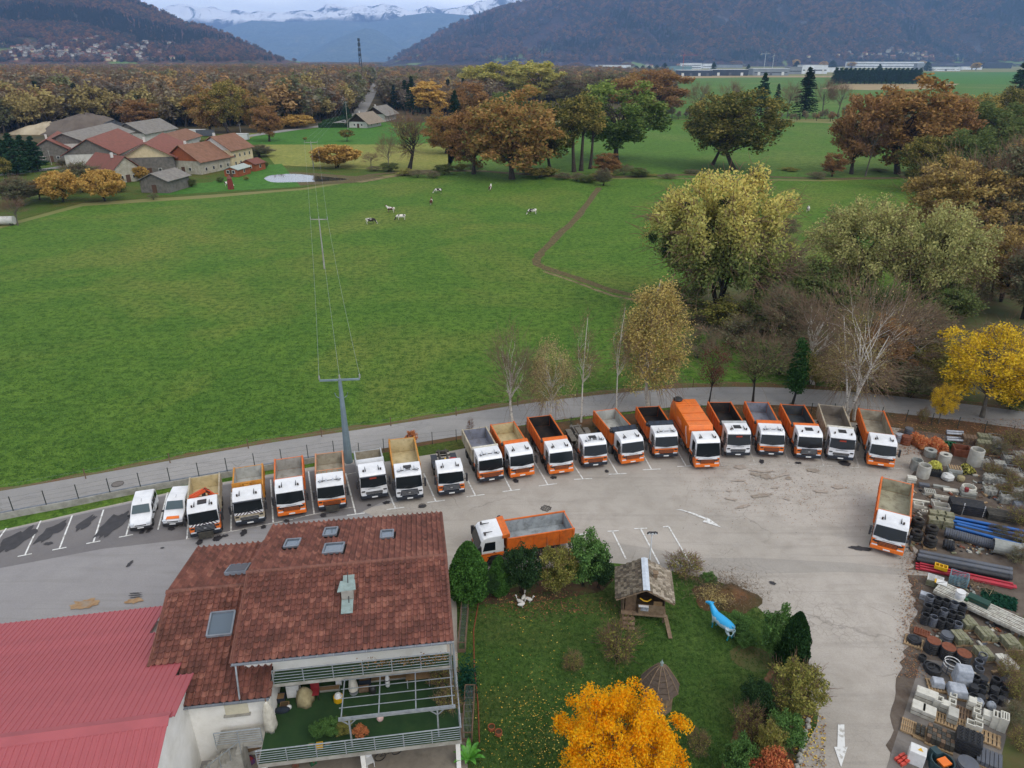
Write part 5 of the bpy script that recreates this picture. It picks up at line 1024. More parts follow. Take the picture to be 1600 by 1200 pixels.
#farmhouse with tiled roofs
def hitp(u,v,o,nrm):
 d=Vector(ray(u,v));c=Vector((0,0,HC));t=(Vector(o)-c).dot(nrm)/d.dot(nrm);return c+d*t
def tile_mat():
 n=NT('clay_roof_tile');oi=n.n('ShaderNodeObjectInfo');geo=n.n('ShaderNodeNewGeometry');v=n.pos()
 r=n.math('FRACT',n.math('ADD',geo.outputs['Random Per Island'],n.math('MULTIPLY',oi.outputs['Random'],3.7)))
 f=n.math('ADD',n.math('MULTIPLY',r,.26),n.math('MULTIPLY',n.noise(v,.45,5,.7),.74))
 col=n.ramp(f,[(.25,lin('#5a3d35')),(.42,lin('#704940')),(.56,lin('#835448')),(.7,lin('#9a6a5a')),(.85,lin('#6a4c44'))])
 li=n.noise(v,5.5,5,.75);bl=n.noise(v,1.1,5,.7,.5)
 col=n.mix(n.math('MULTIPLY',n.ramp(bl,[(.50,0),(.68,1)]),.45),col,lin('#33261e'));col=n.mix(n.math('MULTIPLY',n.ramp(li,[(.57,0),(.70,1)]),.55),col,lin('#2c2a20'))
 col=n.mix(n.math('MULTIPLY',n.ramp(n.noise(v,9,3,.7),[(.66,0),(.74,1)]),.7),col,lin('#a8a088'));return n.fin(col,.9,0,li,.5,.02,.25)
m_tile=tile_mat();m_ridge=M('ridge_tile_clay','#825648','#6a463c',scale=2,rough=.9,bump=.4,obj=False,dirt='#4a3a30',dscale=3)
m_zinc=M('zinc_gutter','#8a8f96','#70767e',scale=2,rough=.5,metal=.3);m_render=M('white_render_wall','#f0eee8','#e0ddd4',scale=.5,rough=.9,bump=.15,bscale=20,dirt='#b0aa9a',dscale=.7,dfac=.3);m_wood=M('weathered_wood','#7a6450','#5c4a3a',scale=3,rough=.9,bump=.4)
m_turf=M('artificial_turf','#1f3a1c','#26421f',scale=1.2,rough=1,bump=.4,bscale=60,dirt='#3c4a28',dscale=2,dfac=.3);m_galv=M('galvanised_steel','#a4aaae','#8a9094',scale=4,rough=.45,metal=.4);m_redroof=M('red_sheet_metal','#a8565a','#9c4e52',scale=.25,rough=.55,dirt='#8a4a4e',dscale=.5,dfac=.4)
m_concrete=M('aged_concrete','#a8a59c','#8a877e',scale=1.5,rough=.95,bump=.4,bscale=12,dirt='#5c584c',dscale=1.2);m_skyglass=Plain('skylight_glass',(.10,.13,.16),.05)
RZ,FZ,NZ=8.4,6.4,7.0
rL,rR=G(388,895,RZ),G(697,868,RZ);fL,fR=G(425,823,FZ),G(688,801,FZ);nL,nR=G(363,1036,NZ),G(706,1002,NZ)
ux=((rR-rL).normalized()+(nR-nL).normalized()+(fR-fL).normalized()).normalized();ux.z=0;ux.normalize();vx=Vector((-ux.y,ux.x,0))
hx0=(rL.dot(ux)+nL.dot(ux)+fL.dot(ux))/3;hx1=(rR.dot(ux)+nR.dot(ux)+fR.dot(ux))/3;hyr=(rL.dot(vx)+rR.dot(vx))/2;hyf=(fL.dot(vx)+fR.dot(vx))/2;hyn=(nL.dot(vx)+nR.dot(vx))/2
HA=math.atan2(ux.y,ux.x)
def HW(a,b,z):return Vector((ux.x*a+vx.x*b,ux.y*a+vx.y*b,z))
hr=empty('farmhouse',HW(hx0,hyn,0),HA,label='farmhouse with two staggered red clay tile roofs in the foreground',cat='house')
ho=HW(hx0,hyn,0)
def HL(a,b,z):return Vector((a-hx0,b-hyn,z))
def P2H(p):return(p.dot(ux),p.dot(vx),p.z)
def tile_mesh(w,l):
 t=MB();xs=[0,.12,.28,.50,.66,.78,.90,1.0];zs=[.13,.03,.0,.0,.03,.10,.15,.135]
 V=[((x-.5)*w*.955,-l*.54,z+.06)for x,z in zip(xs,zs)]+[((x-.5)*w*.955,l*.54,z-.012)for x,z in zip(xs,zs)]+[((x-.5)*w*.955,-l*.54,z-.02)for x,z in zip(xs,zs)]
 n_=len(xs);F=[(k,k+1,n_+k+1,n_+k)for k in range(n_-1)]+[(2*n_+k,2*n_+k+1,k+1,k)for k in range(n_-1)]
 t.add(V,F);return t
def tiled(a0,a1,b_low,z_low,b_top,z_top,par,budget,holes=(),w=.36,l=.37,clip=None):
 """tiles on the slope from the eave (b_low) up to the ridge (b_top)"""
 Ls=math.hypot(b_top-b_low,z_top-z_low);nr=round(Ls/l);ncol=round((a1-a0)/w);l2=Ls/nr;w2=(a1-a0)/ncol;pitch=math.atan2(z_top-z_low,abs(b_top-b_low));sg=1 if b_top>b_low else-1
 tm=tile_mesh(w2,l2);me=tm.mesh('tile',m_tile);rest=MB();used=0;rg=random.Random(int(a0*7+b_low))
 for r in range(nr):
  f=(r+.5)/nr
  for c in range(ncol):
   a=a0+(c+.5)*w2;b=b_low+(b_top-b_low)*f;z=z_low+(z_top-z_low)*f
   if any(h[0]-.1<a<h[1]+.1 and h[2]-.12<b<h[3]+.12 for h in holes):continue
   if clip and not clip(a,b):continue
   jz=rg.uniform(-.006,.008);jr=rg.gauss(0,.012);p=HL(a,b,z+jz)
   if used<budget:
    o=link('roof_tile',me,par,p);o.rotation_euler=(pitch if sg>0 else pitch,0,jr+(0 if sg>0 else PI));used+=1
   else:
    R=Matrix.Rotation(jr+(0 if sg>0 else PI),3,'Z')@Matrix.Rotation(pitch,3,'X');rest.add([R@Vector(v)+p for v in tm.v],tm.f)
 return rest
QZ=7.05
lr0,lr1=P2H(G(263,925,QZ)),P2H(G(383,915,QZ));lyr=(lr0[1]+lr1[1])/2;lx0=lr0[0]
lf=P2H(G(330,855,5.7));lyf=lf[1];lzf=5.7
sl=.30;pn=Vector((0,-sl,1));
nrmw=(Vector((0,0,1))-vx*sl).normalized();op=HW(lx0,lyr,QZ)
e1=P2H(hitp(350,1097,op,nrmw));e0=P2H(hitp(255,1040,op,nrmw));er=P2H(hitp(424,1060,op,nrmw));ec=P2H(hitp(274,1070,op,nrmw))
print('house',hx0,hx1,hyn,hyr,hyf,'low',lx0,lyr,lyf,e0,e1,er,ec)
lx1=er[0];xc=ec[0]
parts=[]
def zl(b):return QZ-sl*(lyr-b)
sky1=[P2H(hitp(*p,op,nrmw))for p in((332,963),(365,961),(328,995),(361,994))]
def bb(Q,m=.06):return(min(q[0]for q in Q)+m,max(q[0]for q in Q)-m,min(q[1]for q in Q)+m,max(q[1]for q in Q)-m)
S1=bb(sky1)
sn=(RZ-NZ)/(hyr-hyn);nn=(Vector((0,0,1))-vx*sn).normalized();on=HW(hx0,hyn,NZ);sf=(RZ-FZ)/(hyf-hyr);nf=(Vector((0,0,1))+vx*sf).normalized();of=HW(hx0,hyf,FZ)
chq=[P2H(hitp(*p,on,nn))for p in((533,898),(553,897),(535,932),(553,930),(531,965),(551,964))]
SK=[bb([P2H(hitp(*p,of,nf))for p in q],0)for q in(((449,847),(468,847),(446,857),(466,857)),((509,829),(527,829),(507,838),(525,839)),((509,854),(538,853),(507,866),(535,866)),((597,833),(615,832),(595,842),(613,843)))]
m1=tiled(hx0,hx1,hyn,NZ,hyr,RZ,hr,300)
m2=tiled(hx0,hx1,hyf,FZ,hyr,RZ,hr,0,holes=SK)
m3=tiled(lx0,hx0+.1,lyf,lzf,lyr,QZ,hr,0)
m4=tiled(lx0,lx1,e1[1],zl(e1[1]),lyr,QZ,hr,0,holes=[S1],clip=lambda a,b:(a>xc or b>e0[1])and(a<hx0+.35 or b<hyn+2.2))
for m_ in(m2,m3,m4):m1.add(m_.v,m_.f)
m1.build('roof_tiles',m_tile,hr,kind='stuff')
m_dkdeck=M('roof_underlay','#241c18','#30261f',scale=2,rough=1,obj=False)
def deck(q,t=.14,name='roof_deck'):b=MB();b.slab([HL(*p)for p in q],t);return b.build(name,m_dkdeck,hr)
eps=.03
deck([(hx0,hyn,NZ-eps),(hx1,hyn,NZ-eps),(hx1,hyr,RZ-eps),(hx0,hyr,RZ-eps)]);deck([(hx0,hyr,RZ-eps),(hx1,hyr,RZ-eps),(hx1,hyf,FZ-eps),(hx0,hyf,FZ-eps)])
deck([(lx0,e0[1],zl(e0[1])-eps),(hx0,e0[1],zl(e0[1])-eps),(hx0,lyr,QZ-eps),(lx0,lyr,QZ-eps)]);deck([(lx0,lyr,QZ-eps),(hx0,lyr,QZ-eps),(hx0,lyf,lzf-eps),(lx0,lyf,lzf-eps)])
deck([(xc,e1[1],zl(e1[1])-eps),(lx1,e1[1],zl(e1[1])-eps),(lx1,e0[1],zl(e0[1])-eps),(xc,e0[1],zl(e0[1])-eps)])
def ridge_row(a0,a1,b,z,name='ridge_tile'):
 n_=int((a1-a0)/.42);w=(a1-a0)/n_;t=MB();V=[]
 for x,s in((-w*.54,1.0),(w*.54,.86)):
  for k in range(7):V.append((x,-.17*s*math.cos(k*PI/6),.15*s*math.sin(k*PI/6)+.02*(s-.9)))
 t.add(V,[(k,k+1,8+k,7+k)for k in range(6)]+[(0,1,2,3,4,5,6)]);me=t.mesh(name,m_ridge,fix=True)
 for k in range(n_):link(name,me,hr,HL(a0+(k+.5)*w,b,z))
ridge_row(hx0-.1,hx1+.1,hyr,RZ+.0);ridge_row(lx0-.1,hx0,lyr,QZ+.0)
def verge_row(a,b0,z0,b1,z1,name='verge_tile'):
 Ls=math.hypot(b1-b0,z1-z0);n_=int(Ls/.36);t=MB();t.box((0,0,.03),(.24,.40,.10),taper=(.6,1));me=t.mesh(name,m_ridge);p=math.atan2(z1-z0,b1-b0)
 for k in range(n_):
  f=(k+.5)/n_;o=link(name,me,hr,HL(a,b0+(b1-b0)*f,z0+(z1-z0)*f+.02));o.rotation_euler=(p,0,0)
verge_row(hx0,hyn,NZ,hyr,RZ);verge_row(hx1,hyn,NZ,hyr,RZ);verge_row(hx0,hyr,RZ,hyf,FZ);verge_row(hx1,hyr,RZ,hyf,FZ);verge_row(lx0,e0[1],zl(e0[1]),lyr,QZ);verge_row(lx0,lyr,QZ,lyf,lzf);verge_row(lx1,e1[1],zl(e1[1]),hyn+.2,zl(hyn+.2))
def skylight(Q,zfn,pitch,th_=.20):
 a0,a1,b0,b1=Q;e_=None;w=MB();f=MB();q=[HL(a0,b0,zfn(b0)+th_),HL(a1,b0,zfn(b0)+th_),HL(a1,b1,zfn(b1)+th_),HL(a0,b1,zfn(b1)+th_)]
 for i in range(4):f.bar(q[i],q[(i+1)%4],.10,.14)
 fr=f.build('skylight',m_zinc,hr);q=[p-Vector((0,0,.02))for p in q];w.slab(q,.03);w.build('pane',m_skyglass,fr)
def zf_(b):return FZ+(hyf-b)*sf
for Q in SK:skylight(Q,zf_,0,.19)
skylight((S1[0]-.1,S1[1]+.1,S1[2]-.1,S1[3]+.1),zl,0)
slf=(QZ-lzf)/(lyf-lyr);nlf=(Vector((0,0,1))+vx*slf).normalized();oq=HW(lx0,lyf,lzf);Q=bb([P2H(hitp(*p,oq,nlf))for p in((362,884),(392,883),(352,899),(385,898))],0)
b=MB();q=[HL(Q[0],Q[2],zl(lyr)-(Q[2]-lyr)*slf+.32),HL(Q[1],Q[2],zl(lyr)-(Q[2]-lyr)*slf+.32),HL(Q[1],Q[3],zl(lyr)-(Q[3]-lyr)*slf+.14),HL(Q[0],Q[3],zl(lyr)-(Q[3]-lyr)*slf+.14)];b.slab(q,.22);b.build('open_roof_window',m_zinc,hr);b=MB();b.slab([p*.86+sum(q,Vector())/4*.14+Vector((0,0,.02))for p in q],.02);b.build('pane',m_skyglass,hr)
cx0,cx1=chq[2][0],chq[3][0];cb=chq[2][1];zz0=NZ+(cb-hyn)*sn;m_lead=M('lead_flashing','#8fa09c','#77857f',scale=3,rough=.6,obj=False)
b=MB();b.box(HL((cx0+cx1)/2,cb+.02,zz0+.28),(cx1-cx0+.02,.75,.75));ch=b.build('chimney',m_concrete,hr,bevel=.02)
b=MB();b.slab([HL(cx0-.22,cb-.35,zz0+.66),HL(cx1+.18,cb-.3,zz0+.70),HL(cx1+.1,cb+.5,zz0+.78),HL(cx0-.1,cb+.5,zz0+.74)],.05);b.build('chimney_cap',m_lead,ch)
for(qa,qb,nm)in(((cx0,cx1,cb-1.35,cb-.42),.07,'flashing_sheet'),((cx0,cx1,cb+.5,cb+1.3),.07,'flashing_sheet')):
 b=MB();b.slab([HL(qa[0],qa[2],NZ+(qa[2]-hyn)*sn+.21),HL(qa[1],qa[2],NZ+(qa[2]-hyn)*sn+.21),HL(qa[1],qa[3],NZ+(qa[3]-hyn)*sn+.21),HL(qa[0],qa[3],NZ+(qa[3]-hyn)*sn+.21)],.05);b.build(nm,m_lead if qb else m_concrete,hr)
b=MB();b.bar(HL((cx0+cx1)/2+.1,cb-.7,zz0+.0),HL((cx0+cx1)/2+.0,cb+.8,zz0+1.1),.05);b.build('roof_pole',m_blk,hr)
def gutter(a0,a1,b,z,name='gutter'):
 q=MB();V=[];n_=7
 for a in(a0,a1):
  for r,in((.09,),(.075,)):
   for k in range(n_):V.append(HL(a,b-.10+r*math.cos(PI+k*PI/6),z+r*math.sin(PI+k*PI/6)))
 F=[]
 for k in range(n_-1):F+=[(k,k+1,2*n_+k+1,2*n_+k),(n_+k+1,n_+k,3*n_+k,3*n_+k+1)]
 F+=[(0,2*n_,3*n_,n_),(n_-1,2*n_-1,4*n_-1,3*n_-1)]
 q.add(V,F);g=q.build(name,m_zinc,hr);q=MB()
 for k in range(int((a1-a0)/.9)+1):q.box(HL(a0+.1+k*.9,b-.10,z+.005),(.03,.2,.02))
 q.build('gutter_brackets',m_galv,g)
gutter(hx0,hx1,hyn,NZ);gutter(xc,lx1,e1[1],zl(e1[1])-.02);gutter(lx0-.1,xc+.0,e0[1],zl(e0[1])-.02)
b=MB();b.tube([HL(hx0+.25,hyn-.1,NZ-.05),HL(hx0+.28,hyn-.3,NZ-.4),HL(hx0+.3,hyn-.7,zl(hyn-.7)+.15)],.05,8);b.build('downpipe',m_galv,hr)
b=MB();b.tube([HL(hx1+.05,hyn-.1,NZ-.05),HL(hx1+.08,hyn-.15,4.5),HL(hx1+.08,hyn-.15,0)],.05,8);b.build('downpipe',m_galv,hr)
wz=NZ-.45
wb=MB();wb.box(HL((hx0+hx1)/2,(hyn+hyf)/2+.3,5.45),(hx1-hx0-.6,hyf-hyn-1.6,1.3));wb.build('wall',m_render,hr);wb=MB();wb.box(HL((hx0+hx1)/2,(hyn+3.3+hyf-.5)/2,2.4),(hx1-hx0-.64,hyf-hyn-3.8,4.8));wb.build('wall',m_render,hr)
wb=MB();yy=[hyn+1.2,hyf-.6]
for a in(hx0+.35,hx1-.35):wb.add([HL(a-.04,yy[0],6),HL(a-.04,yy[1],5.9),HL(a-.04,hyr,RZ-.25),HL(a+.04,yy[0],6),HL(a+.04,yy[1],5.9),HL(a+.04,hyr,RZ-.25)],[(0,1,2),(5,4,3),(0,3,4,1),(1,4,5,2),(2,5,3,0)])
wb.build('gable_wall',m_render,hr)
lwz=zl(e1[1])-.12
wb=MB();wb.box(HL((xc+lx1)/2+.02,(e1[1]+.45+hyr)/2,lwz/2),(lx1-xc-.25,hyr-e1[1]-.45,lwz));wb.build('wall',m_render,hr)
wb=MB();wb.box(HL((lx0+hx0)/2,(e0[1]+lyf)/2,2.6),(hx0-lx0-.6,lyf-e0[1]-.8,5.2));wb.build('wall',m_render,hr)
b=MB();b.box(HL(xc+(lx1-xc)*.62,e1[1]+.43,lwz-.95),(1.25,.08,.75));w_=b.build('window',M('cream_roller_shutter','#cfc8b0','#bfb8a0',rough=.8),hr);b=MB();b.box(HL(xc+(lx1-xc)*.62,e1[1]+.36,lwz-1.34),(1.45,.22,.07));b.build('sill',m_concrete,w_)
b=MB();b.tube([HL(xc+.5,e1[1]+.3,lwz),HL(xc+.62,e1[1]+.36,lwz-.6),HL(xc+.62,e1[1]+.36,0)],.05,8);b.build('downpipe',m_galv,hr)
TZ,BZ=2.6,5.0
tl,tr_=P2H(G(425,1194,TZ)),P2H(G(721,1156,TZ));tb=(tl[1]+tr_[1])/2;tx0,tx1=P2H(G(408,1170,TZ))[0],tr_[0]
b=MB();b.box(HL((tx0+tx1)/2,(tb+hyn+3.4)/2,TZ-.12),(tx1-tx0,hyn+3.4-tb,.24));b.build('terrace_slab',m_concrete,hr);b=MB();b.box(HL((tx0+tx1)/2,(tb+hyn+3.3)/2,TZ+.015),(tx1-tx0-.1,hyn+3.2-tb,.03));b.build('terrace_turf',m_turf,hr)
bl_,br_=P2H(G(425,1072,BZ)),P2H(G(704,1039,BZ));bbk=(bl_[1]+br_[1])/2
bx0=lx1+.05;bx1=br_[0]
b=MB();b.box(HL((bx0+bx1)/2,(bbk+hyn+1.15)/2,BZ-.10),(bx1-bx0,hyn+1.15-bbk,.2));b.build('balcony_slab',m_concrete,hr);b=MB();b.box(HL((bx0+bx1)/2,(bbk+hyn+1.1)/2,BZ+.015),(bx1-bx0-.06,hyn+1.0-bbk,.03));b.build('balcony_turf',m_turf,hr)
def railing(p,q,z,h=1.0,n_=6,rails=5):
 p,q=Vector(p),Vector(q);L_=(q-p).length;k=max(1,round(L_/1.6));r=MB();r.tube([HL(p.x,p.y,z+h),HL(q.x,q.y,z+h)],.035,8);o=r.build('handrail',m_galv,hr)
 for i in range(k+1):c=p+(q-p)*(i/k);r=MB();r.bar(HL(c.x,c.y,z),HL(c.x,c.y,z+h),.05,.03);r.build('railing_post',m_galv,o)
 for j in range(rails):r=MB();r.tube([HL(p.x,p.y,z+.12+j*(h-.15)/rails),HL(q.x,q.y,z+.12+j*(h-.15)/rails)],.018,5);r.build('rail',m_galv,o)
railing((tx0,tb+.05,0),(tx1-.05,tb+.05,0),TZ);railing((tx1-.05,tb+.05,0),(tx1-.05,tb+1.2,0),TZ);railing((bx0+.1,bbk+.05,0),(bx1-.05,bbk+.05,0),BZ,rails=4)
for a in(tx0+.2,(tx0+tx1)/2,tx1-.2):b=MB();b.box(HL(a,tb+.35,(TZ-.24)/2),(.25,.25,TZ-.24));b.build('pillar',m_render,hr)
b=MB();b.bar(HL(bx1+.05,bbk+.1,0),HL(bx1+.05,bbk+.1,NZ-.1),.09);b.build('corner_post',m_galv,hr);b=MB();b.bar(HL(tx1+.0,tb,TZ+1.0),HL(hx1+.12,hyf-.8,5.4),.06);b.build('side_rail_pipe',m_galv,hr)
PZ=4.75;pf=[P2H(G(u,v,PZ))for u,v in((534,1126),(709,1103),(536,1054),(703,1033))];px0=(pf[0][0]+pf[2][0])/2;px1=(pf[1][0]+pf[3][0])/2;py0=(pf[0][1]+pf[1][1])/2;py1=(pf[2][1]+pf[3][1])/2
pg=empty('pergola',HW(px0,py0,TZ+.03),HA,label='grey steel pergola frame standing over the artificial turf terrace',cat='pergola')
def PL(a,b,z):return Vector((a-px0,b-py0,z-TZ-.03))
b=MB();b.bar(PL(px0-.1,py0,PZ),PL(px1+.1,py0,PZ),.10,.14);b.build('front_beam',m_galv,pg)
for k in range(4):a=px0+.05+(px1-px0-.1)*k/3;b=MB();b.bar(PL(a,py0,PZ+.08),PL(a,py1,PZ+.08),.06,.07);b.build('rafter',m_galv,pg)
for k in range(6):y=py0+(py1-py0)*k/5;b=MB();b.bar(PL(px0-.1,y,PZ+.15),PL(px1+.1,y,PZ+.15),.035);b.build('batten',m_galv,pg)
for a in(px0+.45,px1-.9):
 b=MB();b.bar(PL(a,py0,TZ+.03),PL(a,py0,PZ),.09);b.bar(PL(a-.4,py0,PZ-.06),PL(a,py0,PZ-.45),.05);b.bar(PL(a+.4,py0,PZ-.06),PL(a,py0,PZ-.45),.05);b.build('post',m_galv,pg)
def vine(n_,a0,a1,b0,b1,z,col,name,label):
 r_=np.random.default_rng(n_);C_=np.stack([r_.uniform(a0,a1,n_),r_.uniform(b0,b1,n_),z+r_.uniform(-.25,.2,n_)],1);clump=r_.random(n_)<.7;cs=C_[r_.integers(0,14,n_)];C_=np.where(clump[:,None],cs+r_.normal(0,.3,(n_,3))*[1,.5,.4],C_)
 C_=np.stack([ux.x*C_[:,0]+vx.x*C_[:,1],ux.y*C_[:,0]+vx.y*C_[:,1],C_[:,2]],1);return link(name,np_mesh(name,*leaves_np(C_,r_,.055),col),label=label,cat='plant',kind='stuff')
vine(420,(bx0+bx1)/2,bx1,bbk-.05,bbk+.2,BZ+.7,lm_oakred,'climbing_vine','reddish climbing vine leaves along the balcony railing')
#red metal hall
sR=.215;RA=6.7;rdL,rdR=G(0,1156,RA),G(264,1121,RA);rx=(rdR-rdL).normalized();ry=Vector((-rx.y,rx.x,0));o0=rdR
nR_=(Vector((0,0,1))+ry*sR).normalized();f1=hitp(258,949,o0,nR_);f2=hitp(303,1052,o0,nR_);f0=hitp(0,972,o0,nR_);f3=hitp(272,1052,o0,nR_)
yf=((f1-o0).dot(ry)+(f0-o0).dot(ry))/2;y2=(f2-o0).dot(ry);x1=(f1-o0).dot(rx);x2=(f2-o0).dot(rx);x3=(f3-o0).dot(rx)
print('red',yf,y2,x1,x2,x3)
hall=empty('metal_hall',(o0.x,o0.y,0),math.atan2(rx.y,rx.x),label='long hall with ribbed red sheet metal roof and white walls at the lower left',cat='hall')
def panel_me(w,Ls):
 b=MB();ribs=3;xs=[];
 for k in range(ribs):x=-w/2+w*k/ribs;xs+=[(x,.0),(x+w/ribs*.62,.0),(x+w/ribs*.70,.045),(x+w/ribs*.90,.045)]
 xs.append((w/2,0));n_=len(xs);V=[(x,0,z)for x,z in xs]+[(x,Ls,z)for x,z in xs]+[(x,0,z-.02)for x,z in xs]+[(x,Ls,z-.02)for x,z in xs]
 F=[(k,k+1,n_+k+1,n_+k)for k in range(n_-1)]+[(2*n_+k+1,2*n_+k,3*n_+k,3*n_+k+1)for k in range(n_-1)]+[(n_+k,n_+k+1,3*n_+k+1,3*n_+k)for k in range(n_-1)]
 b.add(V,F);return b
pw=.95
def panels(xa,xb,ya,yb,sgn,z_off=0.0):
 n_=round((xb-xa)/pw);w=(xb-xa)/n_;Ls=abs(yb-ya)*math.hypot(1,sR);me=panel_me(w,Ls).mesh('roof_panel',m_redroof)
 for k in range(n_):
  o=link('roof_panel',me,hall,(xa+(k+.5)*w,ya*sgn,RA-ya*sR+z_off));o.rotation_euler=(-math.atan(sR),0,0)if sgn>0 else(-math.atan(sR),0,PI)
panels(-26,x1,.0,yf,1)
f4=hitp(240,1041,o0,nR_);x4,y4=(f4-o0).dot(rx),(f4-o0).dot(ry)
n_=round((x2-x1)/pw);w_=(x2-x1)/n_
for k in range(n_):
 xc_=x1+(k+.5)*w_;ye=(yf+(y4-yf)*(xc_+w_/2-x1)/(x4-x1)+1.6)if xc_<x4 else max(y2,y4+1.2 if xc_<x3 else y2)
 o=link('roof_panel',panel_me(w_,ye*math.hypot(1,sR)).mesh('roof_panel',m_redroof),hall,(xc_,0,RA));o.rotation_euler=(-math.atan(sR),0,0)
panels(-26,.0,.0,9.0,-1)
b=MB();b.xprism([(-.45,RA-.10),(-.42,RA-.04),(0,RA+.13),(.42,RA-.04),(.45,RA-.10),(0,RA+.07)],-26,.04);b.build('ridge_cap',m_redroof,hall)
b=MB();b.xprism([(-8.6,0),(-8.6,RA-8.6*sR-.12),(0,RA-.12),(y2-.1,RA-(y2-.1)*sR-.12),(y2-.1,0)],-.35,-.15);b.build('gable_wall',m_render,hall)
b=MB();hz_=RA-yf*sR-.35;b.box((-13,(yf-9.4)/2,hz_/2),(25.3,yf+7.4,hz_));b.build('wall',m_render,hall)
b=MB();yw=-3.2;b.box((-.12,yw,3.9),(.06,1.6,2.6));w_=b.build('window',m_zinc,hall)
for dy in(-.38,.38):b=MB();b.box((-.08,yw+dy,3.9),(.03,.68,2.4));b.build('pane',m_glassg,w_)
st=empty('outside_stair',HW(xc+.7,tb+.5,0),HA,label='concrete outside stair with railing between the red hall and the terrace',cat='stairs')
for k in range(11):b=MB();b.box((.28*k,.9,(k+1)*.118),(.30,1.1,(k+1)*.236));b.build('step',m_concrete,st)
b=MB();b.tube([(-.1,.3,1.0),(3.0,.3,3.6)],.03,6);[b.tube([(k*.6,.3,.2+k*.5),(k*.6,.3,1.05+k*.5)],.02,5)for k in range(6)];b.build('stair_railing',m_galv,st)
lx_=P2H(G(340,1160,TZ))[0]
railing((lx_,tb+1.5,0),(tx0,tb+1.5,0),TZ);b=MB();b.box(HL((lx_+tx0)/2,tb+2.0,TZ-.1),(tx0-lx_,1.1,.2));b.build('landing_slab',m_concrete,hr)
sheet('paved_court',[tuple(HW(tx0-3,hyn+1,0))[:2],tuple(HW(tx1+.3,hyn+1,0))[:2],tuple(HW(tx1+.3,tb-8,0))[:2],tuple(HW(tx0-3,tb-8,0))[:2]][::-1],.075,M('court_paving','#8f8678','#7a7266',scale=.8,rough=.95,bump=.3,obj=False,dirt='#5c5446'))
def on(u,v,z=TZ+.035):return G(u,v,z)
def thing(name,p,label,cat,rz=0.0,group=None):return empty(name,p,HA+rz,label=label,cat=cat,group=group)
m_wplast=M('white_plastic','#dcdcda','#c8c8c4',rough=.5);m_fab=M('beige_cover_fabric','#a89c78','#8a7e5c',scale=4,rough=.95,bump=.6);m_redp=M('red_plastic','#8a2c30',rough=.6);m_bluebk=M('dark_blue_cloth','#1c242e','#2a3440',rough=.9);m_cardb=M('brown_board','#8a6e50','#77603f',scale=3,rough=.9);m_terra=M('terracotta_pot','#a8603c','#8a4c30',rough=.9)
t=thing('white_cabinet',on(460,1085),'white cabinet on the terrace beside the beige cover','cabinet');b=MB();b.box((0,0,.45),(.75,.5,.9));b.build('cabinet_body',m_wplast,t,bevel=.02);b=MB();b.box((0,-.26,.45),(.68,.03,.8));b.build('door',m_wplast,t);b=MB();b.box((.25,-.29,.5),(.03,.03,.18));b.build('handle',m_blk,t)
t=thing('covered_chair',on(477,1096),'beige crumpled cloth cover draped over furniture on the terrace','cover');b=MB();rg2=random.Random(3);prof=[(.55,0),(.5,.3),(.38,.7),(.2,1.0),(.04,1.08)];b.lathe(prof,n=14);b.v=[(x*(1+.18*math.sin(5*math.atan2(y,x))),y*(1+.15*math.sin(4*math.atan2(y,x))),z)for x,y,z in b.v];b.build('cloth_cover',m_fab,t,smooth=True)
t=thing('folding_chair',on(493,1090),'dark red garden chair right of the beige cover','chair');b=MB();b.box((0,0,.45),(.5,.5,.05));b.build('seat',m_redp,t);b=MB();b.box((0,.26,.75),(.5,.05,.6));b.build('backrest',m_redp,t)
for sx in(-.22,.22):
 for sy in(-.22,.22):b=MB();b.box((sx,sy,.22),(.04,.04,.44));b.build('leg',m_blk,t)
t=thing('yellow_tub',on(529,1094),'yellow tub with white bag at the left post of the pergola','tub');b=MB();b.ring((0,0,0),.28,.24,.32,16);b.cyl((0,0,.02),(0,0,.05),.24,n=14);b.build('tub',m_yel,t);b=MB();b.lathe([(.2,.1),(.24,.3),(.16,.5),(.03,.56)],n=9);b.build('bag',m_wplast,t)
t=thing('closed_parasol',on(553,1082),'closed cream parasol leaning under the pergola','parasol');b=MB();b.lathe([(.30,.3),(.26,.7),(.12,1.5),(.04,2.0)],n=10);b.v=[(x*(1+.2*math.sin(5*math.atan2(y,x))),y,z)for x,y,z in b.v];b.build('canopy',m_rtarp,t);b=MB();b.cyl((0,0,0),(0,0,2.1),.025,n=8);b.cyl((0,0,0),(0,0,.06),.25,n=14);b.build('pole',m_galv,t)
t=thing('brown_table',on(654,1066),'brown board-topped table under the right half of the pergola','table');b=MB();b.box((0,0,.74),(1.45,.9,.04));b.build('tabletop',m_cardb,t)
for sx in(-.65,.65):
 for sy in(-.38,.38):b=MB();b.box((sx,sy,.36),(.05,.05,.72));b.build('leg',m_galv,t)
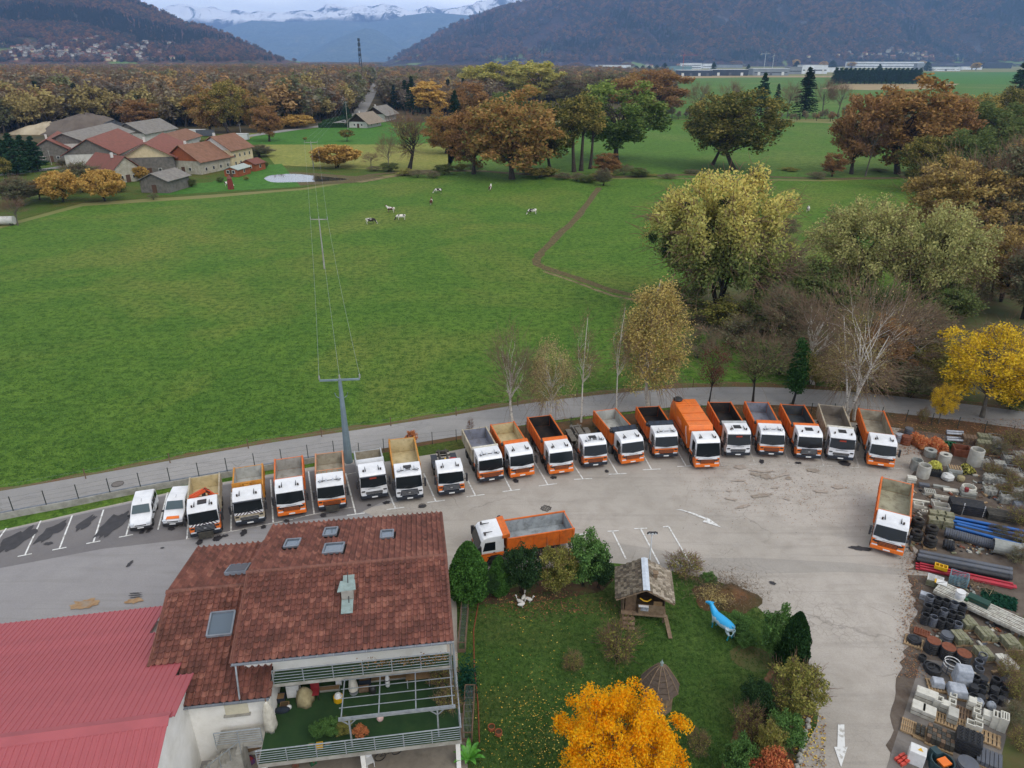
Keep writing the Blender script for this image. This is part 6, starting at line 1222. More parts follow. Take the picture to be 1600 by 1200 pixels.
for i,(u,v,w,d_,h,m_,nm,lb)in enumerate([(530,1068,.35,.3,.7,m_wplast,'white_box','tall white box left of the closed parasol'),(571,1068,.7,.5,.5,m_bluebk,'crate','dark crate with grey frame right of the parasol'),(569,1079,.6,.3,.3,m_wood,'wooden_crate','small wooden crate in front of the dark crate'),(583,1082,.4,.4,.5,m_blk,'black_sack','black sack beside the small wooden crate'),(606,1072,.28,.28,.9,m_wplast,'gas_bottle','white upright bottle with a dark band in the middle of the terrace'),(606,1060,3.0,.4,.12,m_concrete,'stone_ledge','long pale ledge along the back of the terrace'),(510,1078,1.6,.35,.14,m_concrete,'stone_ledge','short pale ledge left of the pergola'),(438,1094,.6,.5,.35,m_bluebk,'toolbox','dark toolbox by the white wall'),(445,1104,.5,.4,.2,m_cardb,'carton','open carton beside the dark toolbox'),(441,1112,.9,.4,.3,m_bluebk,'sack','dark sack below the open carton'),(452,1107,.3,.25,.25,m_wplast,'bucket','small white bucket beside the dark sack'),(657,1050,1.2,.3,.3,m_wplast,'planter','white planter box behind the brown table'),(610,1026,.45,.3,.5,m_wood,'cabinet','small brown cabinet on the balcony'),(500,1168,.35,.25,.3,m_yel,'yellow_planter','yellow planter on the terrace railing'),(487,1168,.35,.25,.25,M('green_plastic','#1f5a34',rough=.6),'green_planter','green planter left of the yellow one'),(513,1166,.35,.25,.25,M('green_plastic2','#2a5a4a',rough=.6),'green_planter','green planter right of the yellow one')]):
 z=BZ+.03 if v==1026 else TZ+.035
 t=thing(nm,on(u,v,z),lb,nm.replace('_',' ').split()[-1]);b=MB()
 if nm in('gas_bottle','bucket','black_sack','sack'):b.lathe([(w/2*.8,0),(w/2,.08),(w/2,h*.7),(w/2*.6,h*.92),(w/6,h)],n=12);b.v=[(x,y*d_/w,z_)for x,y,z_ in b.v];b.build('body',m_,t,smooth=True);b=MB();b.cyl((0,0,h*.55),(0,0,h*.62),w/2*1.02,n=12);b.v=[(x,y*d_/w,z_)for x,y,z_ in b.v];b.build('band',m_blk,t)
 else:
  b.box((0,0,.02),(w,d_,.04));[b.box((s*(w/2-.015),0,h/2),(.03,d_,h))for s in(-1,1)];[b.box((0,s*(d_/2-.015),h/2),(w-.06,.03,h))for s in(-1,1)];b.build('box_sides',m_,t);b=MB();b.box((0,0,h*.8),(w-.07,d_-.07,.06));b.build('contents',m_cardb if m_!=m_cardb else m_soil,t)
t=thing('ball_lamp',on(594,1122,TZ+.75),'pinkish round paper lantern hanging under the pergola','lantern');b=MB();b.lathe([(.03,-.2),(.16,-.12),(.2,0),(.16,.12),(.03,.2)],n=14);b.build('lantern_shade',M('pink_paper','#c8a8a0',rough=.8),t,smooth=True);b=MB();b.cyl((0,0,.2),(0,0,1.2),.01,n=5);b.build('cord',m_blk,t)
t=thing('white_mannequin_cover',on(424,1140,TZ+.035),'cream folded parasol canopy leaning at the left terrace corner','parasol');b=MB();b.lathe([(.28,0),(.36,.3),(.32,1.0),(.24,1.6),(.1,2.1),(.02,2.2)],n=14);b.v=[(x*(1+.22*math.sin(5*math.atan2(y,x)+z)),y*(1+.2*math.sin(4*math.atan2(y,x))),z)for x,y,z in b.v];b.build('canopy',m_rtarp,t,smooth=True);b=MB();b.cyl((0,0,0),(0,0,2.4),.03,n=8);b.build('pole',m_wood,t)
for i,(u,v,h,w,key,lb)in enumerate([(500,1152,1.1,.9,'green_bush','potted green shrub at the front of the terrace, left'),(520,1150,1.3,1.0,'green_bush','bigger potted green shrub at the front of the terrace'),(538,1148,1.2,.9,'yellow_bush','yellowish potted plant beside the pergola post'),(566,1150,.7,.8,'red_bush','small reddish potted plant right of the pergola post'),(700,1110,1.8,1.6,'bare_shrub','twiggy climber at the right end of the terrace'),(690,1070,1.6,1.8,'bare_shrub','twiggy climber beside the brown table')]):put(key,on(u,v),h,w,'potted_plant',lb,'plant')
t=thing('white_chair',G(578,1196,.08),'white plastic chair on the paving below the terrace','chair',.4);b=MB();b.box((0,0,.42),(.45,.45,.04));b.build('seat',m_wplast,t);b=MB();b.box((0,.24,.7),(.45,.04,.55));b.build('backrest',m_wplast,t)
for sx in(-.2,.2):
 for sy in(-.2,.2):b=MB();b.box((sx,sy,.2),(.04,.04,.4));b.build('leg',m_wplast,t)
t=thing('bicycle',G(608,1184,.08),'dark bicycle leaning by the terrace edge','bicycle',.3)
for x in(-.5,.5):b=MB();b.ring((0,0,0),.33,.30,.04,20,axis='Y');o=b.build('wheel',m_blk,t,(x,0,.34))
b=MB();b.tube([(-.5,.02,.34),(-.15,.02,.75),(.35,.02,.78),(.5,.02,.34)],.02);b.tube([(-.15,.02,.75),(0,.02,.34),(.35,.02,.78)],.02);b.tube([(-.5,.02,.34),(0,.02,.34)],.02);b.build('frame',m_chassis,t);b=MB();b.tube([(.35,-.2,.95),(.35,.02,.85),(.35,.24,.95)],.018);b.build('handlebar',m_blk,t);b=MB();b.box((-.2,.02,.86),(.25,.12,.05));b.build('saddle',m_blk,t)
t=thing('long_bench',G(390,1180,.08),'long brown board on trestles under the stair landing','bench',.25);b=MB();b.box((0,0,.5),(2.3,.4,.05));b.build('seat',m_cardb,t)
for x in(-.9,.9):b=MB();b.box((x,0,.24),(.06,.34,.48));b.build('leg',m_wood,t)
rg=random.Random(12)
for i,(u,v)in enumerate([(392,1192),(408,1188),(430,1192),(447,1189),(462,1196),(377,1196),(489,1192)]):
 c_=['purple','red','blue-grey','white','brown','dark','green'][i];cc=['#5a4068','#8a2c30','#5a6a80','#c8c8c4','#6a4a38','#2a2a2e','#2a5a3a'][i]
 t=thing('storage_tub',G(u,v,.08),c_+' tub among the clutter below the terrace railing','tub',rg.uniform(-.6,.6));b=MB();b.ring((0,0,0),.26,.23,.34,4);b.cyl((0,0,.02),(0,0,.05),.23,n=4);b.build('tub',M('tub_'+c_.replace('-','_'),cc,rough=.6),t);b=MB();b.lathe([(.18,.08),(.2,.28),(.1,.42),(.02,.45)],n=8);b.build('contents',m_fab if i%2 else m_redp,t)
#garden
GT=[('garden_thuja',733,938,845,60,'thuja','tall light green clipped thuja at the corner of the tiled house'),('garden_thuja',780,928,868,34,'thuja','small light green thuja in front of the side-on truck wheel'),('dark_bush',762,934,890,36,'bush','dark bush squeezed between the two light green thujas'),('dark_bush',815,928,856,56,'bush','dark green laurel bush right of the small thuja'),('yellow_bush',868,926,852,62,'bush','yellow-speckled bush in the middle of the hedge below the sideways truck'),('green_bush',912,916,838,62,'bush','fresh green bush left of the wooden hut'),('dark_bush',935,920,868,40,'bush','dark bush tucked against the left wall of the wooden hut'),('bare_shrub',965,1035,965,66,'bush','sparse half-bare bush in the middle of the garden lawn'),('bare_shrub',895,1045,1020,34,'bush','low grey twiggy tuft in the lawn left of the sparse bush'),('bare_shrub',1070,898,868,60,'bush','brown dry shrub behind the wooden hut by the lamp post'),('dark_thuja',1232,1048,955,48,'thuja','dark egg-shaped clipped thuja beside the driveway'),('green_bush',1208,1030,952,50,'bush','light green bush behind the dark egg-shaped thuja'),('yellow_bush',1238,1118,1035,82,'bush','large olive-yellow bush at the driveway bend'),('dark_bush',1180,1120,1070,52,'bush','blue-green dark bush left of the large olive-yellow bush'),('bare_shrub',1165,1150,1100,50,'bush','brown twiggy bush left of the edging path'),('green_bush',1225,1168,1118,54,'bush','green bush above the stone edging of the driveway'),('yellow_bush',1200,1185,1130,46,'bush','pale yellow bush near the bottom of the garden border'),('red_bush',1195,1225,1172,60,'bush','bright red-orange bush at the bottom edge of the photo'),('bare_shrub',1090,1180,1140,36,'bush','twiggy brown small bush right of the orange tree'),('green_bush',1150,1215,1160,50,'bush','dark leafy bush at the bottom left of the red-orange bush'),('green_bush',1150,985,962,38,'bush','low green plants right of the blue cow'),('green_bush',1105,912,897,24,'bush','small green weed clump at the top of the garden'),('green_bush',1163,1010,990,26,'bush','small green clump below the blue cow'),('red_bush',642,697,674,18,'bush','small dark red shrub behind the truck with the ochre-yellow bed'),('sparse_red',735,690,650,12,'bush','thin red sapling beside the road behind the off-white bed truck'),('ginkgo',962,1290,1106,176,'ginkgo_tree','bright orange-yellow ginkgo tree at the bottom of the photo'),('bare_shrub',1440,662,634,18,'young_tree','thin bare sapling by the fence behind the rightmost truck of the row'),]
for t in GT:tree(*t,'tree' if 'tree' in t[5]else 'bush')
def shing(name,cols):
 n=NT(name);r=n.n('ShaderNodeObjectInfo').outputs['Random'];v=n.pos();f=n.math('ADD',n.math('MULTIPLY',r,.6),n.math('MULTIPLY',n.noise(v,7,4,.7),.5));k=len(cols)
 return n.fin(n.ramp(f,[(.2+.6*i/(k-1),lin(c))for i,c in enumerate(cols)]),.95,0,n.noise(v,30,3),.4,.02)
hc_=G(1003,950);hut=empty('garden_hut',(hc_.x,hc_.y,.04),math.radians(-7),label='small wooden garden hut with shingle roof and white ridge cap',cat='hut')
m_plank=M('hut_planks','#8a7660','#6c5a46',scale=4,rough=.9,bump=.4);m_shingle=shing('mossy_shingle',['#5c5244','#7c7060','#968a78','#a89c8a','#6c6250']);m_shingled=shing('dark_shingle',['#3c342c','#4c4438','#7a7060','#54493c'])
hw,hl,fz,ez,rz_=1.45,1.35,.55,2.25,3.15
b=MB()
for x in(-hw,hw):
 for y in(-hl,hl):b.box((x,y,fz/2),(.14,.14,fz))
b.build('stilts',m_plank,hut);b=MB();b.box((0,0,fz+.04),(2*hw+.3,2*hl+.3,.08));b.build('floor',m_plank,hut)
for k in range(12):
 z=fz+.16+k*.14
 for nm,c,d in(('plank',(0,hl,z),(2*hw,.05,.125)),('plank',(-hw,.1,z),(.05,2*hl-.1,.125)),('plank',(hw,.1,z),(.05,2*hl-.1,.125))):fbx(c,d).build(nm,m_plank,hut)
for k in range(6):
 z=fz+.16+k*.14;fbx((.85,-hl,z),(1.1,.05,.125)).build('plank',m_plank,hut);fbx((-.05,-hl,z),(.66,.05,.125)).build('plank',m_plank,hut)
fbx((-.95,-hl+.25,1.45),(.75,.05,1.7)).build('door',m_wood,hut);fbx((-.05,-hl-.1,1.42),(.7,.22,.04)).build('shelf',m_white,hut);fbx((.05,-hl-.03,1.12),(.55,.02,.4)).build('notice_board',M('pale_blue_board','#b8bcc4','#6a7080',scale=9,rough=.8),hut)
b=MB();b.tube([(-.35,-hl-.02,2.05),(-.1,-hl-.04,1.86),(.2,-hl-.04,1.82),(.45,-hl-.02,2.05)],.05,6);b.build('yellow_garland',m_yel,hut);fbx((.95,-hl+.02,1.62),(.62,.04,.42)).build('window',m_cardb,hut)
for i in range(3):fbx((-1.05,-hl-.45-i*.3,.48-i*.16),(.85,.28,.05)).build('step',m_plank,hut)
b=MB();b.bar((1.55,-hl+.1,.6),(1.85,-hl-1.6,.05),.28,.05);b.build('ramp_board',m_plank,hut)
rw=2.05;rl=1.75;sl_=(rz_-ez+.2)/rw;rg=random.Random(8)
for s in(-1,1):
 b=MB();q=[(0,-rl,rz_-.05),(s*rw,-rl,rz_-.05-rw*sl_),(s*rw,rl,rz_-.05-rw*sl_),(0,rl,rz_-.05)];b.slab(q if s>0 else q[::-1],.06);b.build('roof_boards',m_plank,hut)
 sm=MB();sm.box((0,0,0),(.26,.19,.03));me_=sm.mesh('shingle',m_shingle if s>0 else m_shingled)
 for i in range(10):
  for j in range(14 if s>0 else 14):
   x=.16+i*.205;o=link('shingle',me_,hut,(s*x,-rl+.13+j*.262*.97+(i%2)*.08,rz_-x*sl_+.015+rg.uniform(0,.012)));o.rotation_euler=(0,s*(math.atan(sl_)-.1),rg.uniform(-.05,.05));o.scale=(.95*rg.uniform(.9,1.05),rg.uniform(1.1,1.35),1)
b=MB();b.slab([(.02,-rl-.05,rz_+.07),(.26,-rl-.05,rz_+.0),(.26,rl+.05,rz_+.0),(.02,rl+.05,rz_+.07)],.03);b.slab([(-.22,-rl-.05,rz_+.0),(.02,-rl-.05,rz_+.07),(.02,rl+.05,rz_+.07),(-.22,rl+.05,rz_+.0)],.03);b.build('ridge_cap',M('white_sheet_cap','#c8d0d8','#b0b8c0',rough=.5),hut)
b=MB();b.box((.75,.15,rz_-.12),(.28,.28,.42));b.slab([(.55,-.05,rz_+.12),(.95,-.05,rz_+.08),(.95,.35,rz_+.08),(.55,.35,rz_+.12)],.03);b.build('nesting_box',m_plank,hut)
ap=G(1034,1038,3.4);kz=empty('round_kiosk',(ap.x,ap.y,.04),label='small round kiosk with a conical dark shingle roof behind the ginkgo tree',cat='kiosk');ns=10
for k in range(ns):
 t0,t1=2*PI*k/ns,2*PI*(k+1)/ns
 for j in range(6):
  f0,f1=j/6,(j+1)/6;r0,r1=.10+1.15*f0**.9,.10+1.15*f1**.9;z0,z1=3.25-1.65*f0**1.25,3.25-1.65*f1**1.25
  b=MB();b.slab([(r0*math.cos(t0),r0*math.sin(t0),z0+.02),(r1*math.cos(t0),r1*math.sin(t0),z1+.05),(r1*math.cos(t1),r1*math.sin(t1),z1+.05),(r0*math.cos(t1),r0*math.sin(t1),z0+.02)],.04);b.build('shingle_panel',M('kiosk_shingle','#5f5248','#463c34',scale=4,rough=.95,bump=.5,dirt='#7a6a58',dscale=4),kz)
 b=MB();b.tube([(.1*math.cos(t0),.1*math.sin(t0),3.3)]+[((.10+1.15*f**.9)*math.cos(t0),(.10+1.15*f**.9)*math.sin(t0),3.32-1.65*f**1.25)for f in(.2,.5,.8,1)],.03,5);b.build('hip_batten',m_plank,kz)
b=MB();b.lathe([(.95,0),(.95,1.6)],n=ns);b.build('wall',m_plank,kz);b=MB();b.lathe([(.09,3.2),(.06,3.4),(.12,3.5),(.05,3.6),(.01,3.75)],n=10);b.build('finial',m_lead,kz)
lp=G(1014,884);lt=at_dist(1018,834,lp.y);e=empty('lamp_post',(lp.x,lp.y,.03),label='pale lamp post with floodlight head behind the wooden hut',cat='lamp post')
b=MB();b.cyl((0,0,0),(0,0,lt.z),.07,.045,10);b.build('pole',m_white,e);b=MB();b.box((0,0,lt.z),(.7,.08,.06));b.build('cross_arm',m_galv,e)
for x,a in((-.28,.5),(.28,-.5),(0,0)):b=MB();b.box((x,-.08,lt.z+.12),(.26,.14,.22),rz=a,rx=.5);o=b.build('floodlight',m_blk,e,bevel=.02);fbx((x,-.17,lt.z+.10),(.18,.02,.14)).build('lamp_glass',m_lamp,o)
def fuse(mb,vox,name,mats,smooth=2):
 me=mb.mesh(name+'_raw',mats,True);o=bpy.data.objects.new('tmp',me);COL.objects.link(o);r=o.modifiers.new('r','REMESH');r.mode='VOXEL';r.voxel_size=vox;r.use_smooth_shade=True
 s=o.modifiers.new('s','SMOOTH');s.iterations=smooth;s.factor=.5;dg=bpy.context.evaluated_depsgraph_get();out=bpy.data.meshes.new_from_object(o.evaluated_get(dg));out.name=name;bpy.data.objects.remove(o);out.materials.clear();out.materials.append(mats);return out
def cow_mb(graze):
 b=MB();b.tube([(-1.0,0,1.12),(-.85,0,1.08),(-.5,0,1.05),(0,0,1.0),(.45,0,1.03),(.75,0,1.1),(.95,0,1.12)],[.12,.30,.37,.41,.37,.30,.16],14)
 b.tube([(-1.0,0,1.28),(-.4,0,1.30),(.4,0,1.30),(.8,0,1.36)],[.09,.13,.12,.10],8)
 if graze:nk=[(.75,0,1.15),(1.05,0,.95),(1.3,0,.6),(1.45,0,.35)];hd=[(1.38,0,.48),(1.5,0,.3),(1.62,0,.12),(1.66,0,.05)];ear=(1.36,.5)
 else:nk=[(.7,0,1.15),(.95,0,1.38),(1.15,0,1.6),(1.25,0,1.7)];hd=[(1.12,.0,1.74),(1.32,.02,1.70),(1.55,.04,1.6),(1.66,.05,1.55)];ear=(1.14,1.80)
 b.tube(nk,[.28,.22,.16,.14],10);b.tube(hd,[.13,.155,.11,.085],10)
 for s in(-1,1):
  b.tube([(ear[0],s*.10,ear[1]),(ear[0]-.03,s*.26,ear[1]+.02)],[.05,.03],6);b.tube([(ear[0]+.02,s*.07,ear[1]+.05),(ear[0]+.04,s*.13,ear[1]+.17)],[.03,.015],6)
  b.tube([(.62,s*.20,1.0),(.64,s*.21,.70),(.68,s*.20,.50),(.66,s*.20,.28),(.66,s*.20,.10),(.70,s*.20,.02)],[.16,.10,.075,.055,.055,.075],8)
  b.tube([(-.72,s*.22,1.05),(-.66,s*.24,.75),(-.86,s*.22,.52),(-.82,s*.22,.26),(-.80,s*.22,.10),(-.76,s*.22,.02)],[.22,.14,.08,.055,.055,.075],8)
 b.tube([(-1.06,0,1.30),(-1.16,0,1.05),(-1.14,0,.7),(-1.12,0,.5)],[.04,.03,.025,.05],6);b.tube([(-.35,0,.62),(-.42,0,.72)],[.13,.16],8);return b
def patch_mat(name,a,c,sc=1.3,off=0.0,th=.5):
 n=NT(name);v=n.pos(obj=True);oi=n.n('ShaderNodeObjectInfo');ad=n.n('ShaderNodeVectorMath',_operation='ADD');n.t.links.new(v,ad.inputs[0]);n.t.links.new(n.math('MULTIPLY',oi.outputs['Random'],40),ad.inputs[1])
 f=n.noise(ad.outputs[0],sc,2,.5);return n.fin(n.mix(n.ramp(f,[(th-.01,0),(th+.01,1)]),lin(a),lin(c)),.8)
cow_g=fuse(cow_mb(True),.05,'cow_body',patch_mat('cow_coat_dark','#d8d2c6','#2a2220',1.3));cow_s=fuse(cow_mb(False),.05,'cow_body',patch_mat('cow_coat_brown','#d8d2c6','#5a3424',1.2,th=.48))
def statue_mat():
 n=NT('turquoise_cow_paint');v=n.pos(obj=True);s=n.n('ShaderNodeSeparateXYZ',Vector=v);f=n.math('SUBTRACT',n.math('ADD',s.outputs[2],n.math('MULTIPLY',n.noise(v,3,4,.7),.5)),n.math('MULTIPLY',n.math('GREATER_THAN',s.outputs[0],.95),-1.))
 col=n.ramp(f,[(.72,lin('#1e9ab4')),(.80,lin('#c8d4dc')),(.98,lin('#b8ccd6'))]);col2=n.mix(n.math('GREATER_THAN',f,1.42),col,lin('#2aa6dc'));return n.fin(col2,.3,0)
st_me=fuse(cow_mb(False),.045,'cow_statue_body',statue_mat())
ca,cb_=G(1136,997),G(1117,981);d=(cb_-ca);e=empty('cow_statue',((ca.x+cb_.x)/2,(ca.y+cb_.y)/2,.04),math.atan2(d.y,d.x),label='life-size turquoise painted cow statue standing in the garden',cat='statue');link('cow_body',st_me,e);b=MB();b.tube([(-.95,.1,1.42),(-1.15,0,1.1),(-1.05,.2,.62),(-.7,.3,.6)],.03,6);b.build('tail_rope',M('statue_pale_rope','#b8dce4',rough=.4),e)
CW=[(579,350,'g',.2,'dark-and-white cow grazing at the left end of the herd'),(611,332,'s',2.9,'mostly white cow standing behind the two grazing ones'),(627,344,'g',3.4,'black-and-white cow grazing, nearest to the power line on the right'),(674,320,'s',1.6,'brown cow seen end-on in the middle of the herd'),(685,302,'g',3.2,'white cow grazing at the far side of the herd'),(766,298,'s',1.4,'white cow seen from behind near the field edge'),(832,335,'g',3.4,'dark cow lying low in the grass left of the brown track'),(1262,331,'g',1.2,'black-and-white cow alone in the right meadow'),(357,291,'g',.3,'white animal grazing beside the red garden figure')]
for u,v,k,a,lb in CW:
 p=G(u,v);e=empty('cow',(p.x,p.y,0),a,label=lb,cat='cow');e.scale=(1.05,)*3;link('cow_body',cow_g if k=='g' else cow_s,e)
b=MB();b.tube([(-.28,0,.34),(-.15,0,.30),(.05,0,.27),(.2,0,.30)],[.04,.11,.13,.06],10);b.tube([(.16,0,.32),(.24,0,.46),(.26,0,.60)],[.06,.04,.035],8);b.tube([(.24,0,.62),(.32,0,.62),(.38,0,.60)],[.04,.04,.015],8)
for s in(-1,1):b.tube([(.02,s*.06,.2),(.02,s*.06,.04),(.09,s*.06,.02)],[.025,.015,.03],6)
gm=fuse(b,.016,'goose_body',M('white_feathers','#dcdad4','#c4c0b8',scale=9,rough=.8),1);bk=MB();bk.cyl((.36,0,.60),(.45,0,.585),.018,.008,8);bkm=bk.mesh('beak',m_orange)
for u,v,a,lb in((812,945,2.6,'white goose at the left of the little flock'),(818,939,1.2,'white goose at the back of the little flock'),(815,950,.4,'white goose at the front of the little flock'),(827,942,-.4,'white goose at the right of the little flock')):
 p=G(u,v);e=empty('goose',(p.x,p.y,.045),a,label=lb,cat='goose');e.scale=(1.15,)*3;link('goose_body',gm,e);link('beak',bkm,e)
def cage(u0,v0,u1,v1,h,lb):
 a,c=G(u0,v0),G(u1,v1);e=empty('netted_bed',(a.x,a.y,.04),label=lb,cat='plant cage');dx,dy=c.x-a.x,c.y-a.y
 for x,y in((0,0),(dx,0),(0,dy),(dx,dy)):b=MB();b.box((x,y,h/2),(.06,.06,h));b.build('post',m_wood,e)
 for p,q in(((0,0),(dx,0)),((0,dy),(dx,dy)),((0,0),(0,dy)),((dx,0),(dx,dy))):b=MB();b.bar((*p,h),(*q,h),.05);b.build('top_rail',m_wood,e);b=MB();b.bar((*p,.15),(*q,.15),.04,.3);b.build('side_board',m_wood,e)
 b=MB();n_=7
 for k in range(1,n_):b.bar((dx*k/n_,0,h),(dx*k/n_,dy,h),.008);b.bar((0,dy*k/n_,h),(dx,dy*k/n_,h),.008);b.bar((dx,dy*k/n_,0.3),(dx,dy*k/n_,h),.008);b.bar((dx*k/n_,0,.3),(dx*k/n_,0,h),.008)
 b.build('netting',m_galv,e)
cage(716,1020,733,945,.9,'wooden netted plant bed nearest the tall thuja');cage(722,1160,742,1085,.8,'wooden netted plant bed at the terrace corner');
e=empty('green_net',tuple(G(729,1070))[:2]+(.1,),label='crumpled green net over plants beside the terrace',cat='net');r_=np.random.default_rng(4);link('net_folds',np_mesh('net',*leaves_np(r_.normal(0,1,(900,3))*[.35,.7,.22]+[0,0,.45],r_,.09),leaf_mat('dark_green_net',['#123c2c','#1c4a38'],2,.3)),e,kind='stuff')
b=MB();b.tube([G(748,940,.06),G(740,985,.06),G(741,1040,.06),G(747,1100,.06),G(749,1160,.06)],.045,6);tag(b.build('rusty_hose',M('orange_brown_hose','#8a4a2c','#6a3a24',rough=.8)),'orange-brown edging hose along the lawn beside the netted beds','hose')
for u,v,lb in((768,1140,'terracotta pot lying in the lawn, left of the two'),(779,1148,'terracotta pot lying in the lawn, right of the two')):
 p=G(u,v);e=empty('flower_pot',(p.x,p.y,.04),label=lb,cat='flower pot');b=MB();b.ring((0,0,0),.22,.19,.26,18);b.build('pot',m_terra,e);b=MB();b.cyl((0,0,.02),(0,0,.18),.185,n=16);b.build('potting_soil',m_soil,e)
p=G(733,1190);e=empty('broadleaf_plant',(p.x,p.y,.04),label='bright green broad-leaved plant at the lower left of the lawn',cat='plant');m_bl=M('bright_broad_leaf','#5c9a34','#3f7a28',scale=5,rough=.5)
for k in range(9):
 a=k*.72+.2;L_=.75+.15*(k%3);b=MB();V=[];
 for i in range(5):
  f=i/4;w_=.15*math.sin(PI*(f*.85+.12));r0=L_*f;z0=.15+.75*math.sin(f*2.0)*.8;V+=[(r0*math.cos(a)-w_*math.sin(a),r0*math.sin(a)+w_*math.cos(a),z0),(r0*math.cos(a),r0*math.sin(a),z0-.04),(r0*math.cos(a)+w_*math.sin(a),r0*math.sin(a)-w_*math.cos(a),z0)]
 b.add(V,[(3*i+j,3*i+j+1,3*i+j+4,3*i+j+3)for i in range(4)for j in range(2)]);b.build('leaf',m_bl,e)
def heap(name,u,v,w,d_,h,mat,lb,cat='heap',seed=0,z=.04,nn_=26,rot=0):
 p=G(u,v);r=np.random.default_rng(seed);V=[];F=[];ph=r.uniform(0,6.3,3)
 for j in range(9):
  f=j/8
  for i in range(nn_):
   t=2*PI*i/nn_;k=1+.13*math.sin(2*t+ph[0])+.10*math.sin(5*t+ph[1])+r.normal(0,.03);V.append((w/2*f*k*math.cos(t),d_/2*f*k*math.sin(t),h*(1-f**1.6)*(1+r.normal(0,.06))-.02))
 for j in range(8):
  for i in range(nn_):F.append((j*nn_+i,(j+1)*nn_+i,(j+1)*nn_+(i+1)%nn_,j*nn_+(i+1)%nn_))
 me=np_mesh(name,V,F,mat,smooth=True);return tag(link(name,me,None,(p.x,p.y,z),(0,0,rot)),lb,cat)
heap('compost_heap',1135,936,4.6,3.6,.9,m_leafy,'brown compost heap at the top of the garden',seed=2);p=G(1118,940)
r_=np.random.default_rng(9);C_=r_.normal(0,1,(1500,3))*[.55,.5,.12]+[0,0,.55];tag(link('straw_heap',np_mesh('straw',*leaves_np(C_,r_,.12,.12),leaf_mat('straw',['#8a6c34','#b08c48','#c8a860'],2,.2)),None,(p.x,p.y,.1)),'pile of golden straw behind the blue cow','straw',kind='stuff')
p=G(1130,930);C_=r_.normal(0,1,(2600,3))*[1.3,1.0,.14]+[0,0,.5];tag(link('dead_branches',np_mesh('branches',*leaves_np(C_,r_,.16,.10),leaf_mat('dead_twigs',['#4a3a2c','#6a5240','#7a5a44'],2,.1)),None,(p.x,p.y,.1)),'heap of cut brown branches on the compost','branches',kind='stuff')
for i in range(9):
 p=G(1262-i*2.2+(i%2)*2,1128+i*9);rg=random.Random(i);b=MB();b.box((0,0,.12),(.35,.3,.24),rz=rg.uniform(0,1),taper=(.7,.75));tag(b.build('edging_stone',m_concrete,None,(p.x,p.y,.04),bevel=.05),'grey edging stone along the driveway, number %s from the top'%['one','two','three','four','five','six','seven','eight','nine'][i],'stone','edging stones along the driveway')
def tufts(name,n_,samp,size,mat,seed,z=.05):
 r=np.random.default_rng(seed);rr=random.Random(seed);C_=np.array([tuple(samp(rr))[:2]+(z,)for _ in range(n_)]);C_=np.repeat(C_,4,0)+r.normal(0,size*.6,(n_*4,3))*[1,1,0];h=size*r.uniform(.6,1.4,len(C_));a=r.uniform(0,6.28,len(C_));w_=size*.28
 V=np.stack([C_+np.stack([np.cos(a)*w_,np.sin(a)*w_,0*a],1),C_-np.stack([np.cos(a)*w_,np.sin(a)*w_,0*a],1),C_+np.stack([np.sin(a)*h*.5,np.cos(a)*h*.5,h],1)],1).reshape(-1,3)
 return link(name,np_mesh(name,V,np.arange(len(V)).reshape(-1,3),mat),kind='stuff',label=None)
lm_grass=leaf_mat('grass_blades',['#2c4a18','#3a5a20','#4a6a28','#6a7a3a'],.8,.3);gp_=[tuple(p)[:2]for p in smooth_line([G(*q)for q in garden_px],2)]
def samp_garden(rr):
 while True:
  p=G(rr.uniform(735,1250),rr.uniform(925,1230))
  if inside((p.x,p.y),gp_):return p
tufts('lawn_grass',16000,samp_garden,.075,lm_grass,4)
def samp_mead(rr):
 while True:
  u,v=rr.uniform(-40,1200),360+400*rr.random()**.8
  if v<rv(u)-24:return G(u,v)
tufts('meadow_grass_tufts',26000,samp_mead,.11,lm_grass,6,z=.0)
#storage yard on the right
def rng_i(m,r):return r.randrange(len(m))
SR=math.radians(-33);UR=math.radians(-19)
m_conc=M('new_concrete','#b8b6ac','#a29f94',scale=1.5,rough=.9,bump=.25,bscale=14,dirt='#7a7668',dscale=2,dfac=.4);m_concg=M('grey_concrete_ring','#9a9c96','#868882',scale=1.5,rough=.9,bump=.25,bscale=14,dirt='#6a6a60',dscale=2,dfac=.5)
m_wconc=M('white_block','#cfccc0','#b8b5a8',scale=2,rough=.9,bump=.2,dirt='#8a8676',dscale=3,dfac=.35);m_pal=M('pallet_wood','#b09672','#94795a',scale=4,rough=.9,bump=.3,dirt='#6a5a48',dscale=4,dfac=.5);m_bluep=M('blue_plastic_pipe','#2468b4','#1e5a9e',scale=1,rough=.4,dirt='#5a6a7a',dscale=2,dfac=.3);m_blackp=M('black_plastic','#202226','#2c2e32',scale=2,rough=.55,dirt='#5a5248',dscale=2.5,dfac=.3)
m_greyp=M('grey_plastic_pipe','#5c6068','#4a4e56',scale=1,rough=.5,dirt='#7a7468',dscale=2,dfac=.4);m_redpp=M('red_plastic_pipe','#b82c3c','#a02434',scale=1,rough=.45,dirt='#7a4a4a',dscale=2,dfac=.3);m_onet=leaf_mat('orange_net_plastic',['#b84c18','#dc6a24','#e88440','#a84818'],3,.35);m_wrap=M('grey_plastic_wrap','#8c929a','#b4b8be',scale=3,rough=.25,bump=.8,bscale=5);m_moss=M('mossy_kerbstone','#8f8c76','#6c6c50',scale=3,rough=.95,bump=.5,dirt='#4c5030',dscale=3,dfac=.6);m_rusty=M('rusty_steel','#6a3c28','#84503a',scale=4,rough=.9,bump=.4);m_bag=M('white_bulk_bag','#d4d4ce','#b8b8b2',scale=3,rough=.9,bump=.7,bscale=5)
